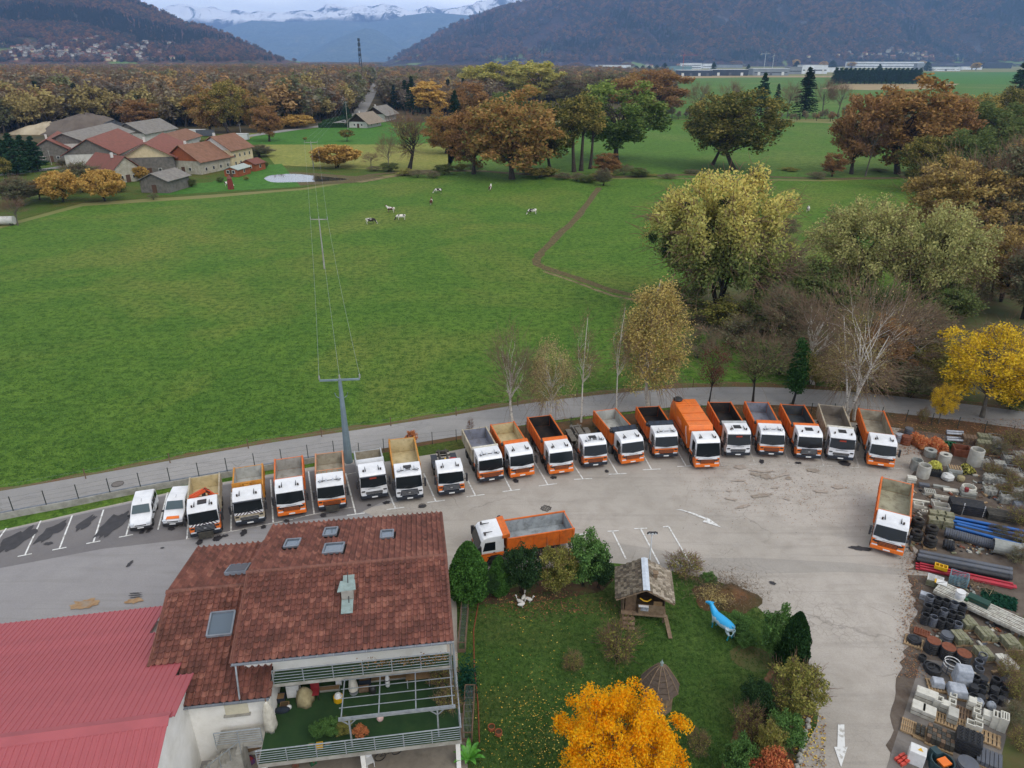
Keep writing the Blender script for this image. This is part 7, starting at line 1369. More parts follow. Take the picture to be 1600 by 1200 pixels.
def T(name,u,v,label,cat,rz=SR,z=.035,group=None):p=G(u,v);return empty(name,(p.x,p.y,z),rz,label=label,cat=cat,group=group)
_pal={}
def pallet_parts(e,L_=1.2,Wd=.8,z=0.0,mat=None,n_=7):
 mat=mat or m_pal;key=(round(L_,2),round(Wd,2),mat.name,n_)
 if key not in _pal:
  b=MB();b.box((0,0,0),(L_/n_*.66,Wd,.022));c=MB();c.box((0,0,0),(L_,.10,.10));_pal[key]=(b.mesh('slat',mat),c.mesh('bearer',mat))
 s,c=_pal[key]
 for k in range(n_):link('slat',s,e,(-L_/2+(k+.5)*L_/n_,0,z+.133))
 for y in(-Wd/2+.05,0,Wd/2-.05):link('bearer',c,e,(0,y,z+.068))
def pallet(u,v,label,rz=SR,L_=1.2,Wd=.9,mat=None,n_=7):e=T('pallet',u,v,label,'pallet',rz);pallet_parts(e,L_,Wd,0,mat,n_);return e
def ringc(u,v,r,h,label,mat=None,cap=False,name='concrete_ring',z=.035):
 e=T(name,u,v,label,'concrete ring',0,z);b=MB();b.ring((0,0,0),r,r*.8,h,24);b.build('ring_wall',mat or m_concg,e)
 b=MB();b.ring((0,0,h),r*.93,r*.8,.05,24);b.build('joint_lip',mat or m_concg,e)
 if cap:b=MB();b.ring((0,0,h+.0),r*1.02,r*.45,.12,24);b.build('cone_cover',mat or m_concg,e)
 return e
def block(u,v,w,d_,h,label,mat,z=.035,rz=SR,holes=0,name='concrete_block',cat='block',hm=None,rows=1):
 e=T(name,u,v,label,cat,rz,z)
 if not holes:b=MB();b.box((0,0,h/2),(w,d_,h));b.build('block_body',mat,e,bevel=.03);b=MB();b.box((0,0,h*.5),(w+.012,d_+.012,.03));b.build('groove',m_soil,e);return e
 b=MB();t=.07;b.box((0,-d_/2+t/2,h/2),(w,t,h));b.box((0,d_/2-t/2,h/2),(w,t,h));k=holes
 for i in range(k+1):b.box((-w/2+t/2+i*(w-t)/k,0,h/2),(t,d_-2*t-.002,h))
 b.box((0,0,.04),(w-.02,d_-.02,.06));b.build('hollow_block',mat,e);return e
def pipe(u0,v0,u1,v1,r,label,mat,z=.05,name='plastic_pipe',corr=False,cap=None,L_=None):
 a=G(u0,v0);c=G(u1,v1);d=Vector((c.x-a.x,c.y-a.y));L_=L_ or d.length;e=empty(name,(a.x,a.y,z),math.atan2(d.y,d.x),label=label,cat='pipe');b=MB()
 if corr:
  prof=[];n_=int(L_/.16)
  for k in range(n_):x=k*L_/n_;s=L_/n_;prof+=[(r*.90,x),(r,x+s*.25),(r,x+s*.65),(r*.90,x+s*.8)]
  b.lathe(prof,(0,0,r),18,axis='X');b.f=b.f[:-2];b.m=b.m[:-2];b.build('pipe_wall',mat,e);b=MB();b.lathe([(r*.8,.02),(r*.8,L_-.02)],(0,0,r),18,axis='X');b.f=b.f[:-2];b.m=b.m[:-2];b.build('pipe_lining',m_blk,e);b=MB()
  for x in(0,L_):b.ring((x,0,r),r*.93,r*.78,.02,18,axis='X')
  b.build('pipe_rim',mat,e)
 else:b.ring((0,0,r),r,r*.88,L_,16,axis='X');b.build('pipe_wall',mat,e,smooth=False);b=MB();b.ring((L_*.985,0,r),r*1.12,r*.95,.22,16,axis='X');b.build('socket',cap or mat,e)
 return e
def drum(u,v,r,h,label,mat,lid=None,z=.035,ribs=5,cat='drum',name='ribbed_drum',hollow=False):
 e=T(name,u,v,label,cat,0,z);b=MB();prof=[]
 for k in range(ribs):z0=h*k/ribs;s=h/ribs;prof+=[(r*.93,z0),(r,z0+s*.2),(r,z0+s*.6),(r*.93,z0+s*.75)]
 prof.append((r*.93,h));b.lathe(prof,n=18)
 if hollow:b.f.pop();b.m.pop()
 b.build('drum_wall',mat,e)
 if hollow:b=MB();b.ring((0,0,h-.02),r*.98,r*.78,.05,18);b.build('rim',mat,e);b=MB();b.cyl((0,0,h*.7),(0,0,h*.71),r*.9,n=16);b.build('inside',m_blk,e)
 else:b=MB();b.cyl((0,0,h),(0,0,h+.03),r*.96,n=18);b.build('lid',lid or mat,e)
 return e
def lumps(name,u,v,w,d_,h,n_,label,mat,cat,seed=0,rz=SR,z=.035,size=.16,asp=.35):
 r=np.random.default_rng(seed);C_=(r.random((n_,3))-.5)*[w,d_,1];C_[:,2]=r.random(n_)**1.2*h*(1-.5*np.abs(C_[:,0]/w*2)**2);p=G(u,v);return tag(link(name,np_mesh(name,*leaves_np(C_,r,size,asp),mat),None,(p.x,p.y,z),(0,0,rz),kind='stuff'),label,cat)
def rubble(u,v,w,d_,h,label,seed,mat=None,gab=True):
 """wire basket or bag filled with separate stones"""
 e=T('stone_basket',u,v,label,'stones',UR);rg=random.Random(seed);b=MB();n_=46
 for i in range(n_):
  s=rg.uniform(.10,.2);x,y=rg.uniform(-w/2,w/2),rg.uniform(-d_/2,d_/2);z=rg.uniform(.05,h)*(1-.3*max(abs(x/w),abs(y/d_))*2);b.box((x,y,z),(s,s*rg.uniform(.6,1),s*.7),rz=rg.uniform(0,3),rx=rg.uniform(-.6,.6),taper=(rg.uniform(.6,1),rg.uniform(.6,1)))
 b.box((0,0,h*.36),(w*.86,d_*.86,h*.7));b.build('stones',mat or M('pale_rubble','#a8a79e','#6c6a62',scale=5,rough=.95,bump=.5),e,kind='stuff')
 if gab:
  b=MB()
  for x in(-w/2,w/2):
   for y in(-d_/2,d_/2):b.box((x,y,h/2),(.03,.03,h))
  for y in(-d_/2,d_/2):b.bar((-w/2,y,h),(w/2,y,h),.025)
  for x in(-w/2,w/2):b.bar((x,-d_/2,h),(x,d_/2,h),.025)
  b.build('basket_frame',m_galv,e)
 return e
lumps('orange_net_roll',1436,697,1.2,1.9,1.3,1300,'tall bundle of orange plastic net, left of the two',m_onet,'net bundle',1,.3);lumps('orange_net_roll',1463,703,1.5,1.7,1.2,1300,'wider bundle of orange plastic net with white film, right of the two',m_onet,'net bundle',2,0)
drum(1398+6,690,.45,.8,'silver grey barrel beside the rightmost truck of the row',m_wrap,ribs=3);drum(1414,694,.5,.9,'rusty brown barrel left of the orange nets',m_rusty,ribs=3);drum(1418,680,.42,.8,'grey barrel behind the rusty one',m_greyp,ribs=3)
ringc(1430,733,.55,1.0,'mossy grey concrete ring, leftmost of the group');ringc(1452,712,.58,.55,'short concrete ring with thick rim behind the others',cap=True);ringc(1474,724,.56,.9,'pale concrete ring with cone top right of the short one',m_conc,True);ringc(1441,745,.58,1.25,'tall pale concrete ring in front of the group',m_conc);ringc(1521,726,.66,1.7,'tallest concrete ring standing alone on the right',m_conc)
e=T('pallet_stack',1459,742,'stack of black pallets under the yellow bag','pallet stack',UR)
for k in range(4):pallet_parts(e,1.1,.9,k*.15,m_blackp,5)
lumps('yellow_bag',1459,738,1.0,.9,.5,700,'yellow bag with black contents on top of black pallets',leaf_mat('yellow_bag_plastic',['#b8a010','#d8c028','#c8b020'],3,.2),'bag',7,UR,.62,.1,.8)
block(1489,742,1.25,.95,.75,'concrete box with five wooden slats on top',m_concg,rz=UR,name='slatted_block');e=T('slat_row',1489,742,'row of pale wooden slats lying on the concrete box','slats',UR,.80)
for k in range(5):fbx((-.45+k*.22,0,.05),(.12,.8,.09)).build('slat',m_pal,e)
lumps('yellow_black_bag',1509,738,1.2,1.0,.75,900,'black and yellow torn bag beside the tallest ring',leaf_mat('black_yellow_bag',['#1c1c1e','#1c1c1e','#c8b020','#26262a'],1.2,.1),'bag',8,0,.03,.13,.8)
e=T('bulk_bag',1479,750,'crumpled white bulk bag in front of the concrete box','bag',.3);b=MB();b.lathe([(.35,0),(.55,.15),(.56,.45),(.4,.62),(.12,.72)],n=11);b.v=[(x*(1+.12*math.sin(3*math.atan2(y,x)+z*7)),y*(1+.1*math.sin(5*math.atan2(y,x))),z)for x,y,z in b.v];b.build('bag_body',m_bag,e);[fbx((x,0,.68),(.05,.3,.2)).build('bag_loop',m_bag,e)for x in(-.3,.3)]
e=T('bulk_bag',1500,752,'small beige sack right of the white bulk bag','bag',.1);b=MB();b.lathe([(.25,0),(.36,.12),(.33,.5),(.1,.6)],n=10);b.build('bag_body',m_fab,e,smooth=True);fbx((0,0,.6),(.12,.04,.12)).build('bag_knot',m_fab,e)
for i in range(4):pipe(1478,676+i*5,1492,677+i*5,.12,['top','second','third','lowest'][i]+' short silver tube in the rack behind the green crate',m_wrap,.1+.12*(i%2),'metal_tube',L_=1.5)
block(1483,700,1.1,.8,.55,'green crate right of the orange nets',M('green_crate_plastic','#2a6a44','#1f5034',rough=.6),rz=UR,holes=3,name='green_crate',cat='crate');block(1500,710,1.5,1.3,.8,'brown rusty skip behind the concrete rings',m_rusty,rz=UR,holes=1,name='rusty_skip',cat='skip')
for i,(u,v,k)in enumerate([(1513,692,0),(1536,690,1),(1535,700,2)]):e=T('stone_stack',u,v,['dark leaning boards right of the rusty skip','stack of grey kerbstones topmost right','stack of grey kerbstones below the topmost one'][i],'stack',UR);[[fbx((-.5+x*.34,0,.12+z*.26),(.3,.95,.23)).build('kerbstone',m_wood if k==0 else m_moss,e)for x in range(4)]for z in range(3)]
RB=[(1553,692,'stone-filled wire basket, uppermost'),(1552,704,'stone-filled wire basket under the uppermost'),(1535,728,'stack of broken slabs beside the tallest ring'),(1560,730,'stone basket right of the broken slabs'),(1575,722,'stone basket third in the upper right row'),(1592,716,'stone basket at the upper right corner'),(1580,742,'stone basket in the middle of the right rubble field'),(1545,752,'large bag of pale rubble left of the middle basket'),(1565,758,'wide basket of grey rubble under the middle one'),(1594,750,'stone basket against the right edge, second'),(1590,772,'stone basket against the right edge, third'),(1545,772,'white slabs and rubble beside the white ring'),(1572,785,'stone basket above the dark beams'),(1592,795,'bluish stone basket above the blue pipes')]
for i,(u,v,lb)in enumerate(RB):rubble(u,v,1.15,1.0,.8,lb,i+3,M('blue_grey_rubble','#7c828a','#5a5e64',scale=5,rough=.9)if i in(1,13)else None,i%2==0)
for u,v,w,d_,h,lb,m_,ho in[(1423,753,.8,.6,.55,'white-topped brown block beside the lone truck',m_wconc,0),(1443,762,.9,.45,.4,'blue-grey kerb drum behind the slatted grate',m_greyp,0),(1452,772,.9,.8,.35,'grey slatted concrete grate',m_conc,5),(1470,763,1.4,.3,.25,'long grey lintel above the channel blocks',m_concg,0),(1485,768,1.3,.6,.2,'pale concrete slab beside the white ring',m_wconc,0),(1472,780,1.4,.35,.3,'white channel beam in the middle',m_wconc,2),(1438,785,1.5,.25,.2,'long white lintel beside the lone truck',m_wconc,0),(1434,793,.8,.6,.4,'white hollow frame block near the lone truck bed',m_wconc,1),(1444,803,.5,.4,.3,'small white block with two square holes',m_wconc,2),(1469,797,1.3,.9,.55,'large U-shaped concrete channel',m_conc,1),(1461,789,.7,.7,.35,'low concrete frame left of the channel',m_conc,2)]:block(u,v,w,d_,h,lb,m_,rz=UR,holes=ho)
ringc(1511,772,.62,.3,'white concrete ring lying flat above the dark beams',m_wconc,z=.5);block(1511,774,1.2,1.0,.45,'grey block carrying the flat white ring',m_concg,rz=UR);block(1507,776,.3,.3,.35,'red plastic canister beside the flat white ring',m_redp,rz=UR,z=.6,name='red_canister',cat='canister')
e=T('plank_stack',1508,800,'stack of black recycled planks above the blue pipes','plank stack',UR)
for z in range(5):[fbx((0,-.55+y*.23,.1+z*.2),(2.7,.19,.16)).build('plank',m_blackp,e)for y in range(6)]
b=MB();b.box((-.4,-.62,.6),(.06,.05,1.2));b.box((1.2,-.62,.6),(.06,.05,1.2));b.build('white_strap',m_wplast,e)
e=T('plank_stack',1568,812,'dark beams right of the black plank stack','plank stack',UR);[[fbx((0,-.5+y*.25,.1+z*.22),(2.8,.2,.18)).build('plank',m_chassis,e)for y in range(5)]for z in range(3)]
for i,(u,v,z)in enumerate([(1455,822,0),(1466,823,0),(1478,826,0),(1456,812,.0),(1468,813,0),(1480,816,0)]):block(u,v,.75,.7,.85,['left front','middle front','right front','left back','middle back','right back'][i]+' block of the six mossy concrete blocks by the blue pipes',m_moss,rz=UR)
for i,(u,v,lb)in enumerate([(1431,826,'upper tyre stack right beside the lone truck'),(1429,845,'lower tyre stack right beside the lone truck'),(1453,838,'upper tyre stack under the concrete blocks'),(1451,855,'lower tyre stack under the concrete blocks')]):
 e=T('tyre_stack',u,v,lb,'tyres',UR);pallet_parts(e,1.0,.9)
 for k in range(3):b=MB();b.lathe([(.26,-.13),(.44,-.13),(.49,-.05),(.49,.05),(.44,.13),(.26,.13),(.24,0)],(0,0,0),18);b.f=b.f[:-2];b.m=b.m[:-2];b.build('tyre',m_tyre,e,(0,0,.29+k*.27),smooth=True)
for i in range(9):pipe(1487+(i%3)*3,812+i*2.6,1625,838+i*4,.13,['first','second','third','fourth','fifth','sixth','seventh','eighth','ninth'][i]+' bright blue water pipe counted from the back',m_bluep,.05+.25*(i%2))
pipe(1470,825,1595,850,.24,'long black pipe with cream end in front of the blue pipes',m_blackp,.06,cap=m_wplast);pipe(1474,838,1585,868,.42,'big ribbed grey culvert pipe',m_greyp,.05,corr=True,name='ribbed_pipe');pipe(1472,856,1488,860,.42,'short black ribbed pipe section lying below the culvert',m_blackp,.05,corr=True,name='ribbed_pipe');pipe(1548,862,1592,872,.62,'wide grey concrete pipe at the right end of the culvert',m_concg,.05,name='concrete_pipe')
for i in range(5):pipe(1434-i,868+i*3,1576,896+i*3.2,.19,['dark grey pipe lying furthest back of the five','dark grey pipe second of the five','dark grey pipe in the middle of the five','black pipe fourth of the five','black thin pipe nearest the red ones'][i],m_greyp if i<3 else m_blackp,.05+.16*((i+1)%2))
for i in range(6):pipe(1430+(i%2)*6,882+i*2.0,1572+(i%3)*6,914+i*1.6,.08,['first','second','third','fourth','fifth','sixth'][i]+' thin red pipe counted from the dark pipes',m_redpp,.05+.14*(i%2))
e=T('wire_cage',1459,914,'white wire cage on a mossy block near the red pipes','cage',SR);b=MB();b.box((0,0,.3),(1.1,.9,.5));b.build('cage_base',m_moss,e)
for k in range(7):fbx((0,-.4+k*.13,.62),(1.1,.04,.04)).build('bar',m_wplast,e)
[fbx((x,0,.58),(.05,.9,.05)).build('bar',m_wplast,e)for x in(-.5,0,.5)]
block(1467,897,.9,.5,.3,'yellow crate with three holes behind the wire cage',m_yel,z=.55,holes=3,name='yellow_crate',cat='crate')
e=T('trestle_frames',1496,912,'bundle of blue-grey steel frames beside the red pipes','frames',SR)
for k in range(6):z=.12+k*.14;b=MB();b.bar((-.6,-.5,z),(.6,-.5,z),.04);b.bar((-.6,.5,z),(.6,.5,z),.04);b.bar((-.6,-.5,z),(-.6,.5,z),.04);b.bar((.6,-.5,z),(.6,.5,z),.04);b.bar((-.6,-.5,z),(.6,.5,z),.03);b.build('steel_frame',M('blue_grey_steel','#6a8a94','#5a7680',rough=.5),e)
lumps('green_net',1560,938,2.2,1.6,.12,900,'dark green ground net beside the metal sheets',leaf_mat('ground_net_green',['#123a2a','#1c4c38','#163f30'],2,.2),'net',5,SR,.03,.14,.8);lumps('brown_rods',1527,918,2.2,.9,.3,160,'bundle of rusty rods between frames and green net',leaf_mat('rusty_rods',['#6a4a38','#8a6a50','#a88a6c'],2,0),'rods',6,SR,.05,.6,.02)
p0,p1=G(1462,925),G(1612,996);d=(p1-p0).normalized();ang=math.atan2(d.y,d.x);e=empty('sheet_stack',(p0.x,p0.y,.03),ang,label='long stack of worn white corrugated sheets running to the right edge',cat='sheet stack');m_sheet=M('worn_white_sheet','#cfcdc2','#b4b0a2',scale=2,rough=.6,dirt='#5c4030',dscale=3.5,dfac=.9);Lk_=(p1-p0).length
for k in range(8):fbx((Lk_/2,-.75+k*.2,.62+(k%2)*.02),(Lk_,.11,.05)).build('corrugation',m_sheet,e)
for k in range(4):fbx((Lk_/2,0,.38+k*.06),(Lk_,1.7,.03)).build('sheet',m_sheet,e)
for k in range(4):fbx((Lk_*(k+.5)/4,0,.18),(.2,1.6,.36)).build('bearer',m_wood,e)
e2=T('warning_panel',1468,922,'white panel with black diagonal and yellow edge at the sheet stack end','sign panel',SR,.7);fbx((0,0,.03),(.7,.6,.04)).build('panel',m_wplast,e2);b=MB();b.bar((-.3,-.25,.055),(.3,.25,.055),.04,.01);b.build('diagonal',m_blk,e2);fbx((-.42,0,.03),(.12,.5,.05)).build('yellow_edge',m_yel,e2)
block(1524,953,1.4,.65,.4,'dark green ribbed box lying on the metal sheets',M('dark_green_box','#1f4438','#183a30',rough=.6),z=.68,rz=ang,name='green_box',cat='box');block(1502,947,.6,.4,.2,'small green box left of the dark green one',M('mid_green_box','#3a6a48',rough=.6),z=.68,rz=ang,name='green_box',cat='box')
k=0
for r in range(3):
 for c in range(5):
  u,v=1449+c*12.5+r*-3,948+r*13+c*3.4
  drum(u,v,.30,.95-.1*r,['back','middle','front'][r]+' row of black chamber drums, '+['leftmost','second','third','fourth','rightmost'][c],m_blackp if(r+c)%3 else m_greyp,ribs=5,hollow=True,cat='chamber',name='chamber_drum')
drum(1495,946,.34,1.0,'white reel standing among the black drums',m_wplast,m_wplast,z=.3,ribs=2);block(1444,936,.7,.5,.5,'dark shiny crate at the corner of the sheet stack',m_wrap,name='crate',cat='crate')
block(1440,990,1.0,.7,.12,'rust-brown grating on the ground beside the drums',m_rusty,name='rusty_grating',cat='grating',holes=6)
e=pallet(1427,1005,'pallet carrying a round black lid',SR,1.2,1.0);e2=T('round_cover',1427,1004,'round black lid lying on a pallet','lid',0,.19);b=MB();b.cyl((0,0,0),(0,0,.22),.48,.44,16);b.build('lid_body',m_blackp,e2);b=MB();b.ring((0,0,.22),.3,.26,.03,16);b.build('lid_ring',m_blackp,e2)  # a plain round black lid lying on the pallet, not from a manhole
for u,v,lb in((1454,1018,'ribbed black tank with rusty lid, leftmost of three'),(1477,1028,'ribbed black tank with rusty lid, middle of three'),(1501,1038,'ribbed black tank with rusty lid, rightmost of three')):drum(u,v,.46,.95,lb,m_blackp,m_rusty,ribs=6,name='ribbed_tank',cat='tank')
drum(1478,1000,.42,.5,'dark grey tank lid behind the three ribbed tanks',m_greyp,ribs=2,name='ribbed_tank',cat='tank')
KB=[(1512,980,'mossy kerbstones under the sheet stack, left'),(1500,1003,'mossy kerbstones and planks behind the ribbed tanks'),(1540,998,'mossy kerbstone pallet in the middle'),(1536,1028,'largest mossy kerbstone pallet, below the middle one'),(1577,1010,'kerbstone pallet near the right edge, upper'),(1571,1042,'pale kerbstone pallet near the right edge, lower')]
for i,(u,v,lb)in enumerate(KB):
 e=T('kerbstone_pallet',u,v,lb,'kerbstones',SR+.6);pallet_parts(e,1.2,1.0);rg=random.Random(i)
 for z in range(2):[fbx((-.42+x*.28,rg.uniform(-.05,.05),.29+z*.24),(.25,1.0,.22)).build('kerbstone',m_moss if i<5 else m_wconc,e)for x in range(4 if z==0 else 3)]
for i,(u,v,r,h,lb)in enumerate([(1440,1032,.25,.35,'small black bucket left of the rubber rings'),(1457,1050,.5,.35,'flat stack of black rubber rings'),(1450,1044,.35,.3,'black ring pile behind the flat stack'),(1529,1050,.28,.3,'grey ring column, front of three'),(1527,1042,.28,.5,'grey ring column, middle of three'),(1532,1036,.28,.7,'grey ring column, back of three')]):drum(u,v,r,h,lb,m_blackp if i<3 else m_greyp,ribs=3,hollow=True,name='rubber_rings',cat='rings')
e=T('ring_cage',1482,1050,'white and grey nested cage rings','rings',0)
for k in range(4):b=MB();b.ring((.04*k,.03*k,.1+k*.22),.48,.44,.05,20);b.build('ring',m_wplast if k>1 else m_greyp,e)
[fbx((.42*math.cos(t),.42*math.sin(t),.45),(.04,.04,.85)).build('upright',m_greyp,e)for t in(0,1.26,2.5,3.77,5)]
for u,v,w,h,lb in((1500,1068,1.05,1.2,'tall stack wrapped in shiny grey film'),(1493,1086,1.15,.55,'low stack wrapped in grey film in front of the tall one'),(1463,1074,.8,.5,'small film-wrapped bundle on a pallet')):e=T('wrapped_stack',u,v,lb,'wrapped stack',SR+.3);pallet_parts(e,1.2,1.0);b=MB();b.box((0,0,.15+h/2),(w,w*.85,h),taper=(.85,.8));b.build('film_wrap',m_wrap,e,bevel=.08)
for r in range(3):
 for c in range(4):
  u,v=[1520,1532,1552,1566][c]+r*-1,1072+r*12+c*1.5;drum(u,v,.27,.75-.15*r,['back','middle','front'][r]+' row of dark fittings below the mossy kerbstones, '+['leftmost','second','third','rightmost'][c],m_blackp,ribs=4,hollow=(r+c)%2==0,name='fitting_drum',cat='fitting')
for u,v,lb in((1528,1103,'silver film-wrapped ball, left of two'),(1547,1108,'silver film-wrapped ball, right of two')):e=T('wrapped_fitting',u,v,lb,'fitting',0);b=MB();b.lathe([(.18,0),(.28,.15),(.28,.35),(.18,.5),(.04,.55)],n=12);b.build('film_wrap',m_wrap,e,smooth=True);b=MB();b.cyl((0,0,.52),(0,0,.6),.06,n=8);b.build('film_knot',m_wrap,e)
WB=[(1437,1092,.62,.62,.75,'white block at the left back of the four big ones',0),(1453,1098,.62,.62,.75,'white block at the right back of the four big ones',0),(1433,1112,.75,.75,.55,'cream block at the left front of the four big ones',0),(1449,1119,.75,.75,.55,'cream block at the right front of the four big ones',0),(1463,1104,.5,.5,.7,'white block with round hole next to the big ones',1),(1474,1110,.5,.5,.65,'white block second from the big ones',0),(1487,1095,.4,.4,.5,'grey small hollow block behind',1),(1485,1107,.4,.45,.6,'white hollow block with one hole above the pallet',1),(1515,1108,.45,.5,.8,'tall white block on the wooden pallet',0),(1526,1104,.4,.4,.5,'hollow white block in the column, back',1),(1524,1113,.4,.4,.55,'hollow white block in the column, middle',1),(1523,1122,.4,.4,.6,'hollow white block in the column, front',1),(1514,1138,.45,.45,.5,'bluish white block with a hole on the slatted pallet',1),(1526,1141,.45,.45,.5,'bluish white block beside the other on the pallet',1),(1527,1130,.4,.4,.5,'bluish white block behind the pair',1),(1539,1128,.5,.55,.75,'white ribbed block left of the tall hollow ones',0),(1552,1134,.45,.6,.95,'tall hollow block with three cells, left',2),(1563,1138,.45,.7,1.05,'tall hollow block with three cells, right',3)]
for u,v,w,d_,h,lb,ho in WB:block(u,v,w,d_,h,lb,m_wconc,rz=SR,holes=ho)
pallet(1477,1128,'light wooden pallet in front of the white blocks',SR,1.2,.95);block(1485,1127,.55,.8,.65,'grey concrete cube on the light pallet',m_conc,z=.19);pallet(1500,1116,'dark wet pallet between the block columns',SR,1.3,1.1,m_wood,8);pallet(1507,1136,'small light pallet under the bluish blocks',SR,1.0,.8);pallet(1543,1155,'empty light pallet with wide slats on the right',SR,1.3,1.0,None,6)
pallet(1425,1140,'long light slatted pallet at the left of the slab',SR,1.25,1.1,None,11);pallet(1440,1148,'slatted pallet with dark blocks, beside the long light one',SR,.9,1.1,None,8);e=T('dark_blocks',1437,1146,'two rows of dark brown blocks on the slatted pallet','blocks',SR,.19);[[fbx((-.15+x*.26,-.3+y*.2,.1),(.2,.17,.2)).build('small_block',m_chassis,e)for x in range(2)]for y in range(4)]
e=T('paver_pallet',1467,1160,'pallet of dark brown pavers and planks','pavers',SR);pallet_parts(e,1.5,1.3);[[fbx((-.6+x*.24,-.45+y*.3,.32+(z*.2)),(.22,.27,.2)).build('paver',m_chassis if(x+y)%3 else m_wood,e)for x in range(6)for y in range(4)]for z in range(2)]
e=T('black_crate_stack',1508,1172,'tall stack of black plastic crates with round studs','crates',SR)
for k in range(6):b=MB();b.box((0,0,.1+k*.19),(1.3,1.1,.15));b.box((0,0,.19+k*.19),(1.2,1.0,.03));b.build('crate',m_blackp,e)
for x in range(4):
 for y in range(4):b=MB();b.ring((-.45+x*.3,-.36+y*.24,1.2),.1,.06,.05,10);b.build('stud',m_blackp,e)
e=T('grey_plank_pallet',1543,1192,'pallet of blue-grey planks at the bottom right','planks',SR);pallet_parts(e,1.3,1.1);[fbx((-.52+x*.21,0,.3),(.18,1.15,.28)).build('plank',m_greyp,e)for x in range(6)]
e=T('white_machine_box',1429,1190,'white machine box with yellow warning sign at the bottom right','machine',SR);b=MB();b.box((0,0,.5),(.85,.7,1.0));b.build('box_body',m_wplast,e,bevel=.04);b=MB();b.cyl((.1,0,1.0),(.1,0,1.02),.16,n=3);b.build('warning_triangle',m_yel,e);fbx((-.35,0,.75),(.2,.3,.1)).build('handle',m_wplast,e)
e=T('red_barrier_feet',1411,1196,'red plastic barrier pieces beside the white machine','barrier',.4);[fbx((x*.3,y*.2,.1+x*.1),(.4,.14,.18)).build('barrier_foot',M('salmon_red_plastic','#d05040',rough=.5),e)for x in(0,1)for y in(0,1,2)]
e=T('green_funnel',1468,1204,'dark green hopper with orange tray at the bottom edge','hopper',.3);b=MB();b.ring((0,0,.1),.62,.56,.7,18);b.box((.1,.6,.5),(.7,.5,.8),taper=(.6,1));b.build('hopper_body',M('dark_green_hopper','#2c4448','#24383c',rough=.5),e);fbx((.05,-.05,.72),(.6,.5,.12)).build('orange_tray',m_orange,e)
drum(1508,1206,.55,.7,'grey-blue round tank at the bottom edge',m_greyp,ribs=3,name='round_tank',cat='tank')
WD=[(1556,712,30),(1580,700,34),(1595,735,30),(1572,752,26),(1548,742,22),(1584,765,28),(1598,790,30),(1566,775,22),(1590,820,34),(1560,838,24),(1592,852,26),(1532,712,18),(1585,880,30),(1570,1060,30),(1588,1090,34),(1578,1130,36),(1592,1170,34),(1585,1040,26)]
for i,(u,v,w)in enumerate(WD):tree('bare_shrub' if i%3 else 'riverside_bush_grey',u,v,v-w*.9,w*1.2,'weed_bush','twiggy weeds '+['over the upper rubble, left','over the upper rubble, right','at the right edge above the rubble','between the rubble baskets','beside the broken slabs','before the middle stone basket','above the dark beams','left of the dark beams','over the far ends of the blue pipes','over the culvert pipe','right of the concrete pipe','behind the tallest ring','right of the red pipes','beside the kerbstone pallets','right of the dark fittings','right of the empty pallet','at the bottom right corner','above the verge on the right'][i],'bush')
rg=random.Random(91);mm_=[m_moss,m_wood,m_concg,m_greyp,m_rusty,m_blackp,m_pal,m_conc];ctr=0
for(u0,u1,v0,v1,n_)in((1416,1440,760,860,9),(1485,1560,845,868,8),(1475,1530,915,935,6),(1540,1590,960,1000,7),(1520,1580,1050,1100,8),(1446,1560,985,1010,8),(1515,1600,700,800,26),(1440,1500,770,805,8)):
 V=MB()
 for k in range(n_*7):p=G(rg.uniform(u0,u1),rg.uniform(v0,v1));s=rg.uniform(.06,.22);V.box((p.x,p.y,.05+s*.3),(s*rg.uniform(1,3),s,s*.6),rng_i(mm_,rg),rz=rg.uniform(0,3),rx=rg.uniform(-.2,.2))
 tag(V.build('scrap_pieces',mm_,kind='stuff'),'broken bricks, boards and scrap scattered '+['beside the lone truck','before the culvert pipe','around the steel frames','among the mossy kerbstones','around the dark fittings','behind the ribbed tanks','through the rubble field','between the channel blocks'][ctr],'scrap');ctr+=1
#wall, fences, power line
wl=smooth_line([G(*p)for p in[(-260,866),(-120,838),(0,812),(110,791),(205,772),(300,755),(420,734),(548,713)]],5)
def wallrun(name,L_,w,z0,z1,mat,parent=None,off=0.0,**k):
 V=[];F=[]
 for i,p in enumerate(L_):
  d=(L_[min(i+1,len(L_)-1)]-L_[max(i-1,0)]).normalized();n=Vector((-d.y,d.x));a=p+n*(off+w/2);b=p+n*(off-w/2);V+=[(b.x,b.y,z0),(a.x,a.y,z0),(a.x,a.y,z1),(b.x,b.y,z1)]
  if i:o=4*i;F+=[(o-4,o,o+3,o-1),(o-3,o-2,o+2,o+1),(o-1,o+3,o+2,o-2)]
 F+=[(0,3,2,1),(len(V)-4,len(V)-3,len(V)-2,len(V)-1)];me=bpy.data.meshes.new(name);me.from_pydata(V,[],F);me.materials.append(mat);me.update();return link(name,me,parent,**k)
rw_=wallrun('retaining_wall',wl,.28,0,.62,m_concrete,label='low concrete retaining wall between the parking bays and the road',cat='wall');wallrun('wall_cap',wl,.16,.62,.68,m_zinc,rw_,.08)
def resample(L_,step):
 out=[L_[0]];acc=0
 for a,b in zip(L_,L_[1:]):
  d=(b-a).length;t=step-acc
  while t<d:out.append(a+(b-a)*(t/d));t+=step
  acc=(acc+d)%step
 return out
m_post=M('dark_green_post','#2c3430','#3a403c',rough=.6);fl_=wl+smooth_line([G(*p)for p in[(552,714),(640,699),(740,688),(850,675),(950,664),(1030,656),(1120,650),(1220,648),(1320,650),(1420,660),(1520,675),(1640,695),(1760,720)]],5)
